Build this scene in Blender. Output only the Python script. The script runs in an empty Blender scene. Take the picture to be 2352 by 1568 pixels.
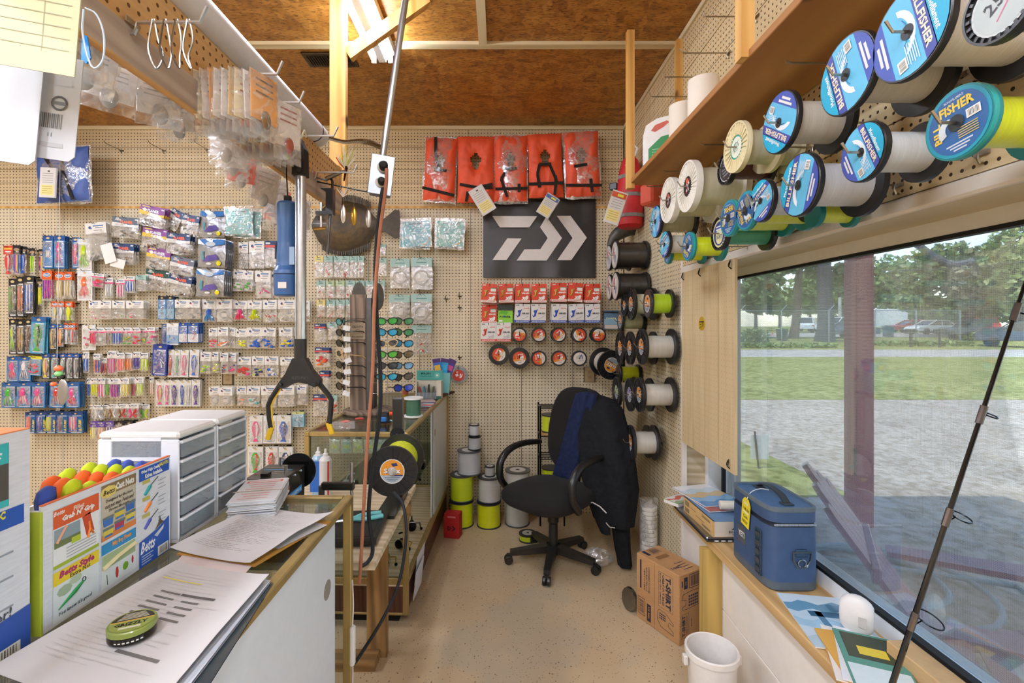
import bpy, math, random
from mathutils import Vector as V, Matrix
S = bpy.context.scene
COL = S.collection
R = math.radians
random.seed(7)
# ---------------------------------------------------------------- camera
F, VX, VY, CAMZ = 1094.0, 1146.0, 745.0, 1.51      # focal length and vanishing point in px of the 2352x1568 frame
cam = bpy.data.cameras.new('camera')
cam.sensor_width = 36; cam.sensor_fit = 'HORIZONTAL'; cam.lens = 36 * F / 2352
cam.shift_x = (1176 - VX) / 2352; cam.shift_y = -(784 - VY) / 2352
cam.clip_start = 0.02; cam.clip_end = 400
camo = bpy.data.objects.new('camera', cam); COL.objects.link(camo)
camo.location = (0, 0, CAMZ); camo.rotation_euler = (R(90), 0, 0)
S.camera = camo
def P(px, py, Y):
    return V(((px - VX) / F * Y, Y, CAMZ - (py - VY) / F * Y))
# ---------------------------------------------------------------- world, sun, exposure
S.view_settings.view_transform = 'Standard'; S.view_settings.look = 'None'
S.view_settings.exposure = 0.0; S.view_settings.gamma = 1.0; S.view_settings.use_curve_mapping = False
S.cycles.use_denoising = True
S.cycles.max_bounces = 7; S.cycles.diffuse_bounces = 4; S.cycles.glossy_bounces = 3
S.cycles.transmission_bounces = 4; S.cycles.transparent_max_bounces = 14
S.cycles.caustics_reflective = False; S.cycles.caustics_refractive = False
S.cycles.sample_clamp_indirect = 6
W = bpy.data.worlds.new('world'); S.world = W; W.use_nodes = True
wn, wl = W.node_tree.nodes, W.node_tree.links
bg = wn['Background']
sky = wn.new('ShaderNodeTexSky'); sky.sky_type = 'NISHITA'; sky.sun_disc = False
sky.sun_elevation = R(58); sky.sun_rotation = R(200); sky.dust_density = .4; sky.air_density = 1.0; sky.ozone_density = 1.5
tc = wn.new('ShaderNodeTexCoord'); cl = wn.new('ShaderNodeTexNoise'); cl.inputs['Scale'].default_value = 5.5
cl.inputs['Detail'].default_value = 6; cl.inputs['Roughness'].default_value = .6
cr = wn.new('ShaderNodeValToRGB'); cr.color_ramp.elements[0].position = .5; cr.color_ramp.elements[1].position = .68
mx = wn.new('ShaderNodeMix'); mx.data_type = 'RGBA'; mx.inputs['B'].default_value = (1.7, 1.75, 1.85, 1)
wl.new(tc.outputs['Generated'], cl.inputs['Vector']); wl.new(cl.outputs['Fac'], cr.inputs['Fac'])
wl.new(cr.outputs['Color'], mx.inputs['Factor']); wl.new(sky.outputs['Color'], mx.inputs['A'])
wl.new(mx.outputs['Result'], bg.inputs['Color']); bg.inputs['Strength'].default_value = 0.66
sl = bpy.data.lights.new('sun', 'SUN'); sl.energy = 5.3; sl.angle = R(.6); sl.color = (1, .95, .86)
so = bpy.data.objects.new('sun', sl); COL.objects.link(so)
so.rotation_euler = (R(8), R(-20), 0)          # high sun from behind the camera and the building side
TUBE = 215.0                                      # brightness of fluorescent tubes, mostly in added unseen fixtures
# ---------------------------------------------------------------- mesh building helpers
def lin(h):
    if not isinstance(h, str): return tuple(h)
    h = h.lstrip('#'); r = []
    for i in (0, 2, 4):
        c = int(h[i:i+2], 16) / 255
        r.append(c / 12.92 if c <= .04045 else ((c + .055) / 1.055) ** 2.4)
    return tuple(r) + (1.0,)
_T = {}
def textgeo(s, bold=0.0, shear=0.0):
    k = (s, bold, shear)
    if k not in _T:
        cu = bpy.data.curves.new('t', 'FONT'); cu.body = s; cu.size = 1; cu.resolution_u = 1
        cu.align_x = 'CENTER'; cu.align_y = 'CENTER'; cu.offset = bold; cu.shear = shear
        ob = bpy.data.objects.new('t', cu)
        me = bpy.data.meshes.new_from_object(ob)
        vs = [tuple(v.co) for v in me.vertices]; fs = [tuple(p.vertices) for p in me.polygons]
        bpy.data.objects.remove(ob); bpy.data.curves.remove(cu); bpy.data.meshes.remove(me)
        xs = [v[0] for v in vs] or [0]; ys = [v[1] for v in vs] or [0]
        cx, cy = (min(xs) + max(xs)) / 2, (min(ys) + max(ys)) / 2
        w, h = max(xs) - min(xs) or 1, max(ys) - min(ys) or 1
        _T[k] = ([(a - cx, b - cy) for a, b, _ in vs], fs, w, h)
    return _T[k]
def basis(z, up=V((0, 0, 1))):
    z = V(z).normalized()
    if abs(z.dot(up)) > .98: up = V((0, 1, 0))
    x = up.cross(z).normalized(); y = z.cross(x)
    return x, y, z
class MB:
    def __init__(s, M=None):
        s.v, s.f, s.c = [], [], []; s.M = M or Matrix()
    def add(s, vs, fs, col='#cccccc'):
        b = len(s.v); c = lin(col)
        s.v += [tuple(s.M @ V(p)) for p in vs]
        s.f += [tuple(i + b for i in f) for f in fs]; s.c += [c] * len(fs)
        return s
    def box(s, x0, x1, y0, y1, z0, z1, col='#cccccc', bev=0):
        if bev:
            b = min(bev, (x1-x0)*.45, (y1-y0)*.45, (z1-z0)*.45)
            pts = []
            for zz, d in ((z0, b), (z0 + b, 0), (z1 - b, 0), (z1, b)):
                X0, X1, Y0, Y1 = x0 + d, x1 - d, y0 + d, y1 - d; e = b if d == 0 else b * .5
                pts += [(X0+e, Y0, zz), (X1-e, Y0, zz), (X1, Y0+e, zz), (X1, Y1-e, zz), (X1-e, Y1, zz), (X0+e, Y1, zz), (X0, Y1-e, zz), (X0, Y0+e, zz)]
            fs = [tuple(range(7, -1, -1)), tuple(range(24, 32))]
            for k in range(3):
                for i in range(8):
                    j = (i + 1) % 8; fs.append((k*8+i, k*8+j, k*8+8+j, k*8+8+i))
            return s.add(pts, fs, col)
        return s.add([(x0,y0,z0),(x1,y0,z0),(x1,y1,z0),(x0,y1,z0),(x0,y0,z1),(x1,y0,z1),(x1,y1,z1),(x0,y1,z1)],
                     [(3,2,1,0),(4,5,6,7),(0,1,5,4),(1,2,6,5),(2,3,7,6),(3,0,4,7)], col)
    def poly(s, pts, col): return s.add(pts, [tuple(range(len(pts)))], col)
    def prism(s, pts, d, col, side=None):
        """pts: outline in 3D; d: extrusion vector"""
        n = len(pts); d = V(d)
        vs = [V(p) for p in pts] + [V(p) + d for p in pts]
        s.add(vs, [tuple(range(n)), tuple(range(2*n-1, n-1, -1))], col)
        s.add(vs, [(i, i + n, (i+1) % n + n, (i+1) % n) for i in range(n)], side or col)
        return s
    def rect(s, cx, cz, w, h, col, y=0.0, rot=0.0):
        c, sn = math.cos(rot), math.sin(rot)
        return s.add([(cx + a*c - b*sn, y, cz + a*sn + b*c) for a, b in ((-w/2,-h/2),(w/2,-h/2),(w/2,h/2),(-w/2,h/2))], [(0,1,2,3)], col)
    def text(s, t, cx, cz, h, col, y=0.0, w=None, rot=0.0, bold=.02, shear=0.0):
        """lettering in the local xz plane, read from -y"""
        vs, fs, tw, th = textgeo(t, bold, shear); k = h / th; kx = (w / tw) if w else k
        c, sn = math.cos(rot), math.sin(rot)
        return s.add([(cx + a*kx*c - b*k*sn, y, cz + a*kx*sn + b*k*c) for a, b in vs], fs, col)
    def tube(s, pts, r, col, n=6, caps=True, closed=False):
        pts = [V(p) for p in pts]; m = len(pts); vs = []; fs = []
        rr = r if isinstance(r, (list, tuple)) else [r] * m
        up = None
        for i in range(m):
            if closed: d = pts[(i+1) % m] - pts[i-1]
            else: d = pts[min(i+1, m-1)] - pts[max(i-1, 0)]
            if d.length < 1e-9: d = V((0, 0, 1))
            d.normalize()
            if up is None: x, y, _ = basis(d)
            else:
                x = (up - d * up.dot(d))
                x = x.normalized() if x.length > 1e-6 else basis(d)[0]
                y = d.cross(x)
            up = x
            for k in range(n):
                a = 2 * math.pi * k / n
                vs.append(pts[i] + (x * math.cos(a) + y * math.sin(a)) * rr[i])
        for i in range(m if closed else m - 1):
            j = (i + 1) % m
            for k in range(n):
                q = (k + 1) % n; fs.append((i*n+k, i*n+q, j*n+q, j*n+k))
        if caps and not closed: fs += [tuple(range(n-1, -1, -1)), tuple(range((m-1)*n, m*n))]
        return s.add(vs, fs, col)
    def lathe(s, prof, n, col, o=(0,0,0), ax=(0,0,1), cols=None):
        """prof: list of (radius, height along ax)"""
        x, y, z = basis(ax); o = V(o); vs = []; m = len(prof)
        for r, h in prof:
            for k in range(n):
                a = 2 * math.pi * k / n
                vs.append(o + z*h + (x*math.cos(a) + y*math.sin(a)) * max(r, 1e-5))
        for i in range(m - 1):
            s.add(vs[i*n:(i+2)*n], [(k, (k+1) % n, n + (k+1) % n, n + k) for k in range(n)], cols[i] if cols else col)
        if prof[0][0] > 1e-4: s.add(vs[:n], [tuple(range(n-1, -1, -1))], cols[0] if cols else col)
        if prof[-1][0] > 1e-4: s.add(vs[-n:], [tuple(range(n))], cols[-1] if cols else col)
        return s
    def ball(s, c, r, col, n=8, m=5, sc=(1,1,1)):
        c = V(c); vs = []
        for i in range(m + 1):
            t = math.pi * i / m
            for k in range(n):
                a = 2*math.pi*k/n
                vs.append(c + V((r*sc[0]*max(math.sin(t),.001)*math.cos(a), r*sc[1]*max(math.sin(t),.001)*math.sin(a), r*sc[2]*math.cos(t))))
        return s.add(vs, [(i*n+k, (i+1)*n+k, (i+1)*n+(k+1) % n, i*n+(k+1) % n) for i in range(m) for k in range(n)], col)
    def grid(s, fn, nu, nv, col, thick=None):
        vs = [fn(i/nu, j/nv) for j in range(nv+1) for i in range(nu+1)]
        fs = [(j*(nu+1)+i, j*(nu+1)+i+1, (j+1)*(nu+1)+i+1, (j+1)*(nu+1)+i) for j in range(nv) for i in range(nu)]
        return s.add(vs, fs, col)
    def build(s, name, mat, parent=None, smooth=False, loc=None, rot=None):
        me = bpy.data.meshes.new(name); me.from_pydata(s.v, [], s.f)
        at = me.color_attributes.new('Col', 'FLOAT_COLOR', 'CORNER'); buf = []
        for f, c in zip(s.f, s.c): buf += list(c) * len(f)
        at.data.foreach_set('color', buf)
        me.materials.append(MAT[mat] if isinstance(mat, str) else mat)
        if smooth:
            me.shade_smooth(); me.set_sharp_from_angle(angle=smooth if isinstance(smooth, float) else .65)
        o = bpy.data.objects.new(name, me); COL.objects.link(o)
        if parent: o.parent = parent
        if loc is not None: o.location = loc
        if rot is not None: o.rotation_euler = rot
        return o
def tag(o, label, cat, group=None):
    o['label'] = label; o['category'] = cat
    if group: o['group'] = group
    return o
def thing(name, label, cat, loc=(0,0,0), rz=0, group=None, rot=None):
    o = bpy.data.objects.new(name, None); COL.objects.link(o); o.empty_display_size = .05
    o.location = loc; o.rotation_euler = rot or (0, 0, rz)
    return tag(o, label, cat, group)
def struct(o): o['kind'] = 'structure'; return o
def dup(root, loc=None, rot=None, label=None, group=None):
    r = root.copy(); COL.objects.link(r)
    if loc is not None: r.location = loc
    if rot is not None: r.rotation_euler = rot
    if label: r['label'] = label
    if group: r['group'] = group
    for ch in root.children:
        c = ch.copy(); COL.objects.link(c); c.parent = r
        for g in ch.children:
            d = g.copy(); COL.objects.link(d); d.parent = c
    return r
def arc(c, r, a0, a1, n, u=(1,0,0), w=(0,0,1)):
    c, u, w = V(c), V(u), V(w)
    return [c + (u*math.cos(a0+(a1-a0)*i/n) + w*math.sin(a0+(a1-a0)*i/n)) * r for i in range(n+1)]
def bez(p, n=10):
    """smooth curve through points (Catmull-Rom)"""
    p = [V(q) for q in p]; q = [p[0]*2-p[1]] + p + [p[-1]*2-p[-2]]; out = []
    for i in range(1, len(q)-2):
        for k in range(n):
            t = k/n
            out.append(.5*((2*q[i]) + (q[i+1]-q[i-1])*t + (2*q[i-1]-5*q[i]+4*q[i+1]-q[i+2])*t*t + (3*q[i]-q[i-1]-3*q[i+1]+q[i+2])*t**3))
    return out + [p[-1]]
# ---------------------------------------------------------------- materials (all node based)
MAT = {}
def newmat(name):
    m = bpy.data.materials.new(name); m.use_nodes = True; MAT[name] = m
    return m, m.node_tree.nodes, m.node_tree.links, m.node_tree.nodes['Principled BSDF']
def N(n, t, **kw):
    o = n.new(t)
    for k, v in kw.items():
        if k in o.inputs: o.inputs[k].default_value = v
        else: setattr(o, k, v)
    return o
def coords(n, l, scale=(1,1,1), rot=(0,0,0), kind='Object'):
    t = n.new('ShaderNodeTexCoord'); mp = n.new('ShaderNodeMapping')
    mp.inputs['Scale'].default_value = scale; mp.inputs['Rotation'].default_value = rot
    l.new(t.outputs[kind], mp.inputs['Vector']); return mp.outputs['Vector']
def ramp(n, l, fac, stops):
    r = n.new('ShaderNodeValToRGB'); e = r.color_ramp.elements
    while len(e) < len(stops): e.new(.5)
    for el, (p, c) in zip(e, stops): el.position = p; el.color = lin(c)
    l.new(fac, r.inputs['Fac']); return r.outputs['Color']
def bump(n, l, b, h, strength, dist=.002):
    bp = n.new('ShaderNodeBump'); bp.inputs['Strength'].default_value = strength; bp.inputs['Distance'].default_value = dist
    l.new(h, bp.inputs['Height']); l.new(bp.outputs['Normal'], b.inputs['Normal'])
def mixc(n, l, fac, a, b, mode='MIX'):
    m = n.new('ShaderNodeMix'); m.data_type = 'RGBA'; m.blend_type = mode
    for s, x in (('Factor', fac), ('A', a), ('B', b)):
        if isinstance(x, (int, float)): m.inputs[s].default_value = x
        elif isinstance(x, (str, tuple)): m.inputs[s].default_value = lin(x)
        else: l.new(x, m.inputs[s])
    return m.outputs['Result']
def vcmat(name, rough=.5, metal=0.0, spec=.5, var=.1, vs=40, bmp=0.0, bs=200, stretch=(1,1,1), coat=0.0, sheen=0.0, bd=.002):
    """colour comes from the mesh's own face colours, with a little procedural variation"""
    m, n, l, b = newmat(name)
    a = N(n, 'ShaderNodeAttribute', attribute_name='Col')
    no = N(n, 'ShaderNodeTexNoise', Scale=vs, Detail=3); l.new(coords(n, l, stretch), no.inputs['Vector'])
    g = ramp(n, l, no.outputs['Fac'], [(.3, (1-var, 1-var, 1-var, 1)), (.7, (1, 1, 1, 1))])
    l.new(mixc(n, l, 1.0, a.outputs['Color'], g, 'MULTIPLY'), b.inputs['Base Color'])
    b.inputs['Roughness'].default_value = rough; b.inputs['Metallic'].default_value = metal
    b.inputs['Specular IOR Level'].default_value = spec; b.inputs['Coat Weight'].default_value = coat
    b.inputs['Sheen Weight'].default_value = sheen
    if bmp:
        n2 = N(n, 'ShaderNodeTexNoise', Scale=bs, Detail=2); l.new(coords(n, l, stretch), n2.inputs['Vector'])
        bump(n, l, b, n2.outputs['Fac'], bmp, bd)
    return m
vcmat('print', .45, var=.06)
vcmat('paper', .75, var=.05, vs=12, bmp=.05, bs=60)
vcmat('plastic', .35, var=.06)
vcmat('gloss', .12, var=.04, coat=.4)
vcmat('rubber', .6, var=.15, spec=.3)
vcmat('fabric', .95, var=.35, vs=260, bmp=.4, bs=700, sheen=.03, spec=.2)
vcmat('cloth', .95, var=.15, vs=60, bmp=.3, bs=300, sheen=.04, spec=.2)
vcmat('drape', .95, var=.25, vs=30, bmp=.8, bs=13, spec=.2, bd=.03)
vcmat('nylon', .55, var=.15, vs=25, bmp=.25, bs=45)
vcmat('metal', .3, metal=1.0, var=.12, vs=60)
vcmat('gold', .42, metal=.55, var=.2, vs=30, stretch=(1, 1, .1))
vcmat('steel', .4, metal=.85, var=.2, vs=30)
vcmat('mono', .28, var=.12, vs=30, bmp=.3, bs=260, stretch=(12, .3, .3), coat=.3)
vcmat('monov', .28, var=.12, vs=30, bmp=.3, bs=260, stretch=(.3, .3, 12), coat=.3)
vcmat('foil', .22, metal=.7, var=.35, vs=60, bmp=.9, bs=45)
vcmat('fish', .45, var=.5, vs=35, bmp=.3, bs=120, coat=.08)
vcmat('paint', .3, var=.04, coat=.3)
vcmat('concrete', .9, var=.2, vs=2.2, bmp=.2, bs=30)
vcmat('bark', .95, var=.5, vs=4, bmp=1.0, bs=9, stretch=(1, 1, .2))
vcmat('leaf', .6, var=.35, vs=2)
vcmat('board', .55, var=.12, vs=6)
vcmat('card', .8, var=.12, vs=30, stretch=(1, 1, 8))
def wood(name, c1, c2, axis=2, sc=30, rough=.6, knots=True):
    m, n, l, b = newmat(name)
    st = [sc, sc, sc]; st[axis] = sc * .05
    v = coords(n, l, tuple(st))
    a = N(n, 'ShaderNodeTexNoise', Scale=1.0, Detail=4, Distortion=.6); l.new(v, a.inputs['Vector'])
    w = N(n, 'ShaderNodeTexWave', Scale=.35, Distortion=6.0, Detail=2); w.bands_direction = 'DIAGONAL'; l.new(v, w.inputs['Vector'])
    f = mixc(n, l, .35, a.outputs['Color'], w.outputs['Color'])
    c = ramp(n, l, f, [(.25, c2), (.7, c1)])
    if knots:
        k = N(n, 'ShaderNodeTexVoronoi', Scale=3.2); l.new(coords(n, l, (1, 1, 1)), k.inputs['Vector'])
        km = ramp(n, l, k.outputs['Distance'], [(.06, '#5a3a1c'), (.12, '#ffffff')])
        c = mixc(n, l, 1.0, c, km, 'MULTIPLY')
    l.new(c, b.inputs['Base Color']); b.inputs['Roughness'].default_value = rough
    bump(n, l, b, a.outputs['Fac'], .15); return m
wood('pine', '#e0b269', '#c28a3c', 2, 26)
wood('pine_y', '#d2ae78', '#b48e58', 1, 26)
wood('shelf_wood', '#c08c4e', '#9c6732', 1, 10)
wood('cream_wood', '#ddcda6', '#c8b48a', 0, 20, knots=False)
wood('cream_wood_y', '#ddcda6', '#c8b48a', 1, 20, knots=False)
wood('gray_wood', '#c4b5a4', '#a08f7e', 1, 34)
wood('rail_wood', '#cfa468', '#b4874a', 1, 26)
wood('plywood', '#d9c8aa', '#b9a27c', 0, 40, knots=False)
wood('treated', '#a6814f', '#6f5230', 2, 36)
wood('treated_x', '#a6814f', '#6f5230', 0, 36)
wood('greenpine', '#c9a85e', '#a78b48', 2, 30)
wood('walnut', '#5b3420', '#3c2114', 2, 60, knots=False)
wood('barnwood', '#8d7a69', '#51443a', 2, 40)
def pegboard(name, ax, c1, c2, hole='#3c2814', radius=.165, grain=None):
    m, n, l, b = newmat(name)
    sc = [0, 0, 0]; half = [0, 0, 0]
    for i in ax: sc[i] = 1/.0254; half[i] = .5
    t = n.new('ShaderNodeTexCoord')
    mu = N(n, 'ShaderNodeVectorMath', operation='MULTIPLY'); mu.inputs[1].default_value = sc; l.new(t.outputs['Object'], mu.inputs[0])
    fr = N(n, 'ShaderNodeVectorMath', operation='FRACTION'); l.new(mu.outputs[0], fr.inputs[0])
    su = N(n, 'ShaderNodeVectorMath', operation='SUBTRACT'); su.inputs[1].default_value = half; l.new(fr.outputs[0], su.inputs[0])
    le = N(n, 'ShaderNodeVectorMath', operation='LENGTH'); l.new(su.outputs[0], le.inputs[0])
    lt = N(n, 'ShaderNodeMath', operation='LESS_THAN'); lt.inputs[1].default_value = radius; l.new(le.outputs['Value'], lt.inputs[0])
    g = [14, 14, 14]; g[grain if grain is not None else ax[1]] = .8
    no = N(n, 'ShaderNodeTexNoise', Scale=3.0, Detail=4, Distortion=.5); l.new(coords(n, l, tuple(g)), no.inputs['Vector'])
    col = mixc(n, l, lt.outputs[0], ramp(n, l, no.outputs['Fac'], [(.3, c2), (.7, c1)]), hole)
    l.new(col, b.inputs['Base Color']); b.inputs['Roughness'].default_value = .55; b.inputs['Specular IOR Level'].default_value = .35
    return m
pegboard('peg_back', (0, 2), '#ddcfb2', '#d3c4a4')
pegboard('peg_back_top', (0, 2), '#d8c5a0', '#cab48c', grain=0)
pegboard('peg_side', (1, 2), '#dccdac', '#d1c09c')
pegboard('peg_side_top', (1, 2), '#dac49a', '#c9ae80', hole='#3c2814', grain=1)
pegboard('peg_flap', (1, 2), '#d9c49c', '#ccb388', hole='#b99a6a', radius=.09)
pegboard('peg_rail', (1, 2), '#d8b07a', '#c89d64', hole='#6a4520', grain=1)
def osb():
    m, n, l, b = newmat('osb')
    cs = []
    for k, (sx, sy, rz) in enumerate(((9, 30, .3), (26, 9, .2), (14, 22, 1.1))):
        vo = N(n, 'ShaderNodeTexVoronoi', Scale=1.0, Randomness=1.0); l.new(coords(n, l, (sx, sy, 1), (0, 0, rz)), vo.inputs['Vector'])
        cs.append(ramp(n, l, vo.outputs['Color'], [(.1, '#7c4a13'), (.5, '#aa7228'), (.9, '#c28d40')]))
    no = N(n, 'ShaderNodeTexNoise', Scale=9, Detail=2); l.new(coords(n, l), no.inputs['Vector'])
    f = ramp(n, l, no.outputs['Fac'], [(.42, '#000000'), (.58, '#ffffff')])
    c = mixc(n, l, f, cs[0], cs[1]); c = mixc(n, l, .4, c, cs[2])
    fn = N(n, 'ShaderNodeTexNoise', Scale=1, Detail=5); l.new(coords(n, l, (35, 110, 1), (0, 0, .25)), fn.inputs['Vector'])
    c = mixc(n, l, 1.0, c, ramp(n, l, fn.outputs['Fac'], [(.28, '#7a5534'), (.5, '#ffffff')]), 'MULTIPLY')
    l.new(c, b.inputs['Base Color']); b.inputs['Roughness'].default_value = .45
    bump(n, l, b, fn.outputs['Fac'], .2)
osb()
def floor_mat():
    m, n, l, b = newmat('floor')
    v = coords(n, l)
    no = N(n, 'ShaderNodeTexNoise', Scale=2.2, Detail=5); l.new(v, no.inputs['Vector'])
    c = ramp(n, l, no.outputs['Fac'], [(.3, '#c4ab86'), (.7, '#d1ba97')])
    # worn grey patches where the coating is rubbed off
    gw = N(n, 'ShaderNodeTexNoise', Scale=3.1, Detail=6); l.new(v, gw.inputs['Vector'])
    d = N(n, 'ShaderNodeVectorMath', operation='DISTANCE'); d.inputs[1].default_value = (.2, 2.3, 0); l.new(v, d.inputs[0])
    ad = N(n, 'ShaderNodeMath', operation='MULTIPLY_ADD'); ad.inputs[1].default_value = -.42; l.new(d.outputs['Value'], ad.inputs[0]); l.new(gw.outputs['Fac'], ad.inputs[2])
    c = mixc(n, l, ramp(n, l, ad.outputs[0], [(.30, '#000000'), (.44, '#c8c8c8')]), c, '#b5ab96')
    sp = None
    for sc, th in ((46, .17), (95, .2)):
        vo = N(n, 'ShaderNodeTexVoronoi', Scale=sc); l.new(v, vo.inputs['Vector'])
        s1 = ramp(n, l, vo.outputs['Distance'], [(th - .03, '#ffffff'), (th, '#000000')])
        pick = ramp(n, l, vo.outputs['Color'], [(.52, '#000000'), (.56, '#ffffff')])
        s1 = mixc(n, l, 1.0, s1, pick, 'MULTIPLY')
        c = mixc(n, l, s1, c, '#6d5a45')
    l.new(c, b.inputs['Base Color']); b.inputs['Roughness'].default_value = .5
    bump(n, l, b, gw.outputs['Fac'], .03)
floor_mat()
def glassy(name, tint, fac, rough=.03, haze=0.0, hazecol='#dfe6ea'):
    m, n, l, b = newmat(name); out = n['Material Output']; n.remove(b)
    tr = N(n, 'ShaderNodeBsdfTransparent', Color=lin(tint)); gl = N(n, 'ShaderNodeBsdfGlossy', Roughness=rough)
    fr = N(n, 'ShaderNodeFresnel', IOR=1.45); mu = N(n, 'ShaderNodeMath', operation='MULTIPLY'); mu.inputs[1].default_value = fac
    l.new(fr.outputs[0], mu.inputs[0]); ms = n.new('ShaderNodeMixShader')
    l.new(mu.outputs[0], ms.inputs[0]); l.new(tr.outputs[0], ms.inputs[1]); l.new(gl.outputs[0], ms.inputs[2])
    last = ms
    if haze:
        df = N(n, 'ShaderNodeBsdfDiffuse', Color=lin(hazecol)); m2 = n.new('ShaderNodeMixShader'); m2.inputs[0].default_value = haze
        l.new(ms.outputs[0], m2.inputs[1]); l.new(df.outputs[0], m2.inputs[2]); last = m2
    l.new(last.outputs[0], out.inputs['Surface']); return m
glassy('glass', '#f8fcfa', .7)
glassy('window_glass', '#f4f8f8', .5)
glassy('frosted', '#e6ebee', .6, rough=.25, haze=.24, hazecol='#e6ebf0')
def pouch():
    m, n, l, b = newmat('pouch'); out = n['Material Output']; n.remove(b)
    no = N(n, 'ShaderNodeTexNoise', Scale=24, Detail=2, Distortion=1.8); l.new(coords(n, l), no.inputs['Vector'])
    df = N(n, 'ShaderNodeBsdfDiffuse', Color=lin('#f4f0ea')); tr = N(n, 'ShaderNodeBsdfTransparent', Color=lin('#ffffff'))
    gl = N(n, 'ShaderNodeBsdfGlossy', Roughness=.16); bp = N(n, 'ShaderNodeBump', Strength=1.0, Distance=.004)
    l.new(no.outputs['Fac'], bp.inputs['Height']); l.new(bp.outputs['Normal'], gl.inputs['Normal'])
    m1 = n.new('ShaderNodeMixShader'); l.new(ramp(n, l, no.outputs['Fac'], [(.4, (.06, .06, .06, 1)), (.6, (.26, .26, .26, 1))]), m1.inputs[0]); l.new(tr.outputs[0], m1.inputs[1]); l.new(df.outputs[0], m1.inputs[2])
    m2 = n.new('ShaderNodeMixShader'); l.new(ramp(n, l, no.outputs['Fac'], [(.45, (.05, .05, .05, 1)), (.58, (.3, .3, .3, 1))]), m2.inputs[0]); l.new(m1.outputs[0], m2.inputs[1]); l.new(gl.outputs[0], m2.inputs[2])
    l.new(m2.outputs[0], out.inputs['Surface'])
pouch()
def screen():
    m, n, l, b = newmat('screen'); out = n['Material Output']; n.remove(b)
    t = n.new('ShaderNodeTexCoord')
    mu = N(n, 'ShaderNodeVectorMath', operation='MULTIPLY'); mu.inputs[1].default_value = (0, 1/.0045, 1/.0045); l.new(t.outputs['Object'], mu.inputs[0])
    fr = N(n, 'ShaderNodeVectorMath', operation='FRACTION'); l.new(mu.outputs[0], fr.inputs[0])
    sp = n.new('ShaderNodeSeparateXYZ'); l.new(fr.outputs[0], sp.inputs[0])
    ly = N(n, 'ShaderNodeMath', operation='LESS_THAN'); ly.inputs[1].default_value = .2; l.new(sp.outputs['Y'], ly.inputs[0])
    lz = N(n, 'ShaderNodeMath', operation='LESS_THAN'); lz.inputs[1].default_value = .2; l.new(sp.outputs['Z'], lz.inputs[0])
    mxm = N(n, 'ShaderNodeMath', operation='MAXIMUM'); l.new(ly.outputs[0], mxm.inputs[0]); l.new(lz.outputs[0], mxm.inputs[1])
    sc = N(n, 'ShaderNodeMath', operation='MULTIPLY_ADD'); sc.inputs[1].default_value = .36; sc.inputs[2].default_value = .15; l.new(mxm.outputs[0], sc.inputs[0])
    tr = n.new('ShaderNodeBsdfTransparent')
    d1 = N(n, 'ShaderNodeBsdfDiffuse', Color=lin('#f4ede2')); d2 = N(n, 'ShaderNodeBsdfTranslucent', Color=lin('#f4ede2'))
    ad = n.new('ShaderNodeMixShader'); ad.inputs[0].default_value = .5; l.new(d1.outputs[0], ad.inputs[1]); l.new(d2.outputs[0], ad.inputs[2])
    ms = n.new('ShaderNodeMixShader'); l.new(sc.outputs[0], ms.inputs[0]); l.new(tr.outputs[0], ms.inputs[1]); l.new(ad.outputs[0], ms.inputs[2])
    l.new(ms.outputs[0], out.inputs['Surface'])
screen()
def emit(name, col, st):
    m, n, l, b = newmat(name)
    b.inputs['Base Color'].default_value = lin(col); b.inputs['Emission Color'].default_value = lin(col); b.inputs['Emission Strength'].default_value = st
emit('lamp_tube', '#e4eeff', TUBE)
emit('lamp_tube_dim', '#e4eeff', TUBE*.42)  # dimmed so the post beside the visible fixture is not overlit
def ground(name, c1, c2, sc, spk=None):
    m, n, l, b = newmat(name); v = coords(n, l)
    a = N(n, 'ShaderNodeTexNoise', Scale=sc, Detail=8, Roughness=.65); l.new(v, a.inputs['Vector'])
    c = ramp(n, l, a.outputs['Fac'], [(.32, c2), (.66, c1)])
    if spk:
        g = N(n, 'ShaderNodeTexNoise', Scale=sc*14, Detail=3); l.new(v, g.inputs['Vector'])
        c = mixc(n, l, 1.0, c, ramp(n, l, g.outputs['Fac'], [(.35, spk), (.6, '#ffffff')]), 'MULTIPLY')
    l.new(c, b.inputs['Base Color']); b.inputs['Roughness'].default_value = .95; b.inputs['Specular IOR Level'].default_value = .1
ground('grass', '#b0b070', '#929852', .5, '#b0b08c')
ground('slab', '#cfc4b7', '#b2a699', 1.1, '#c9c2b8')
ground('gravel', '#ded8d0', '#b8b2aa', .8, '#a39c94')
ground('white_wall', '#efe7dc', '#e2d8ca', 3)
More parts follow.
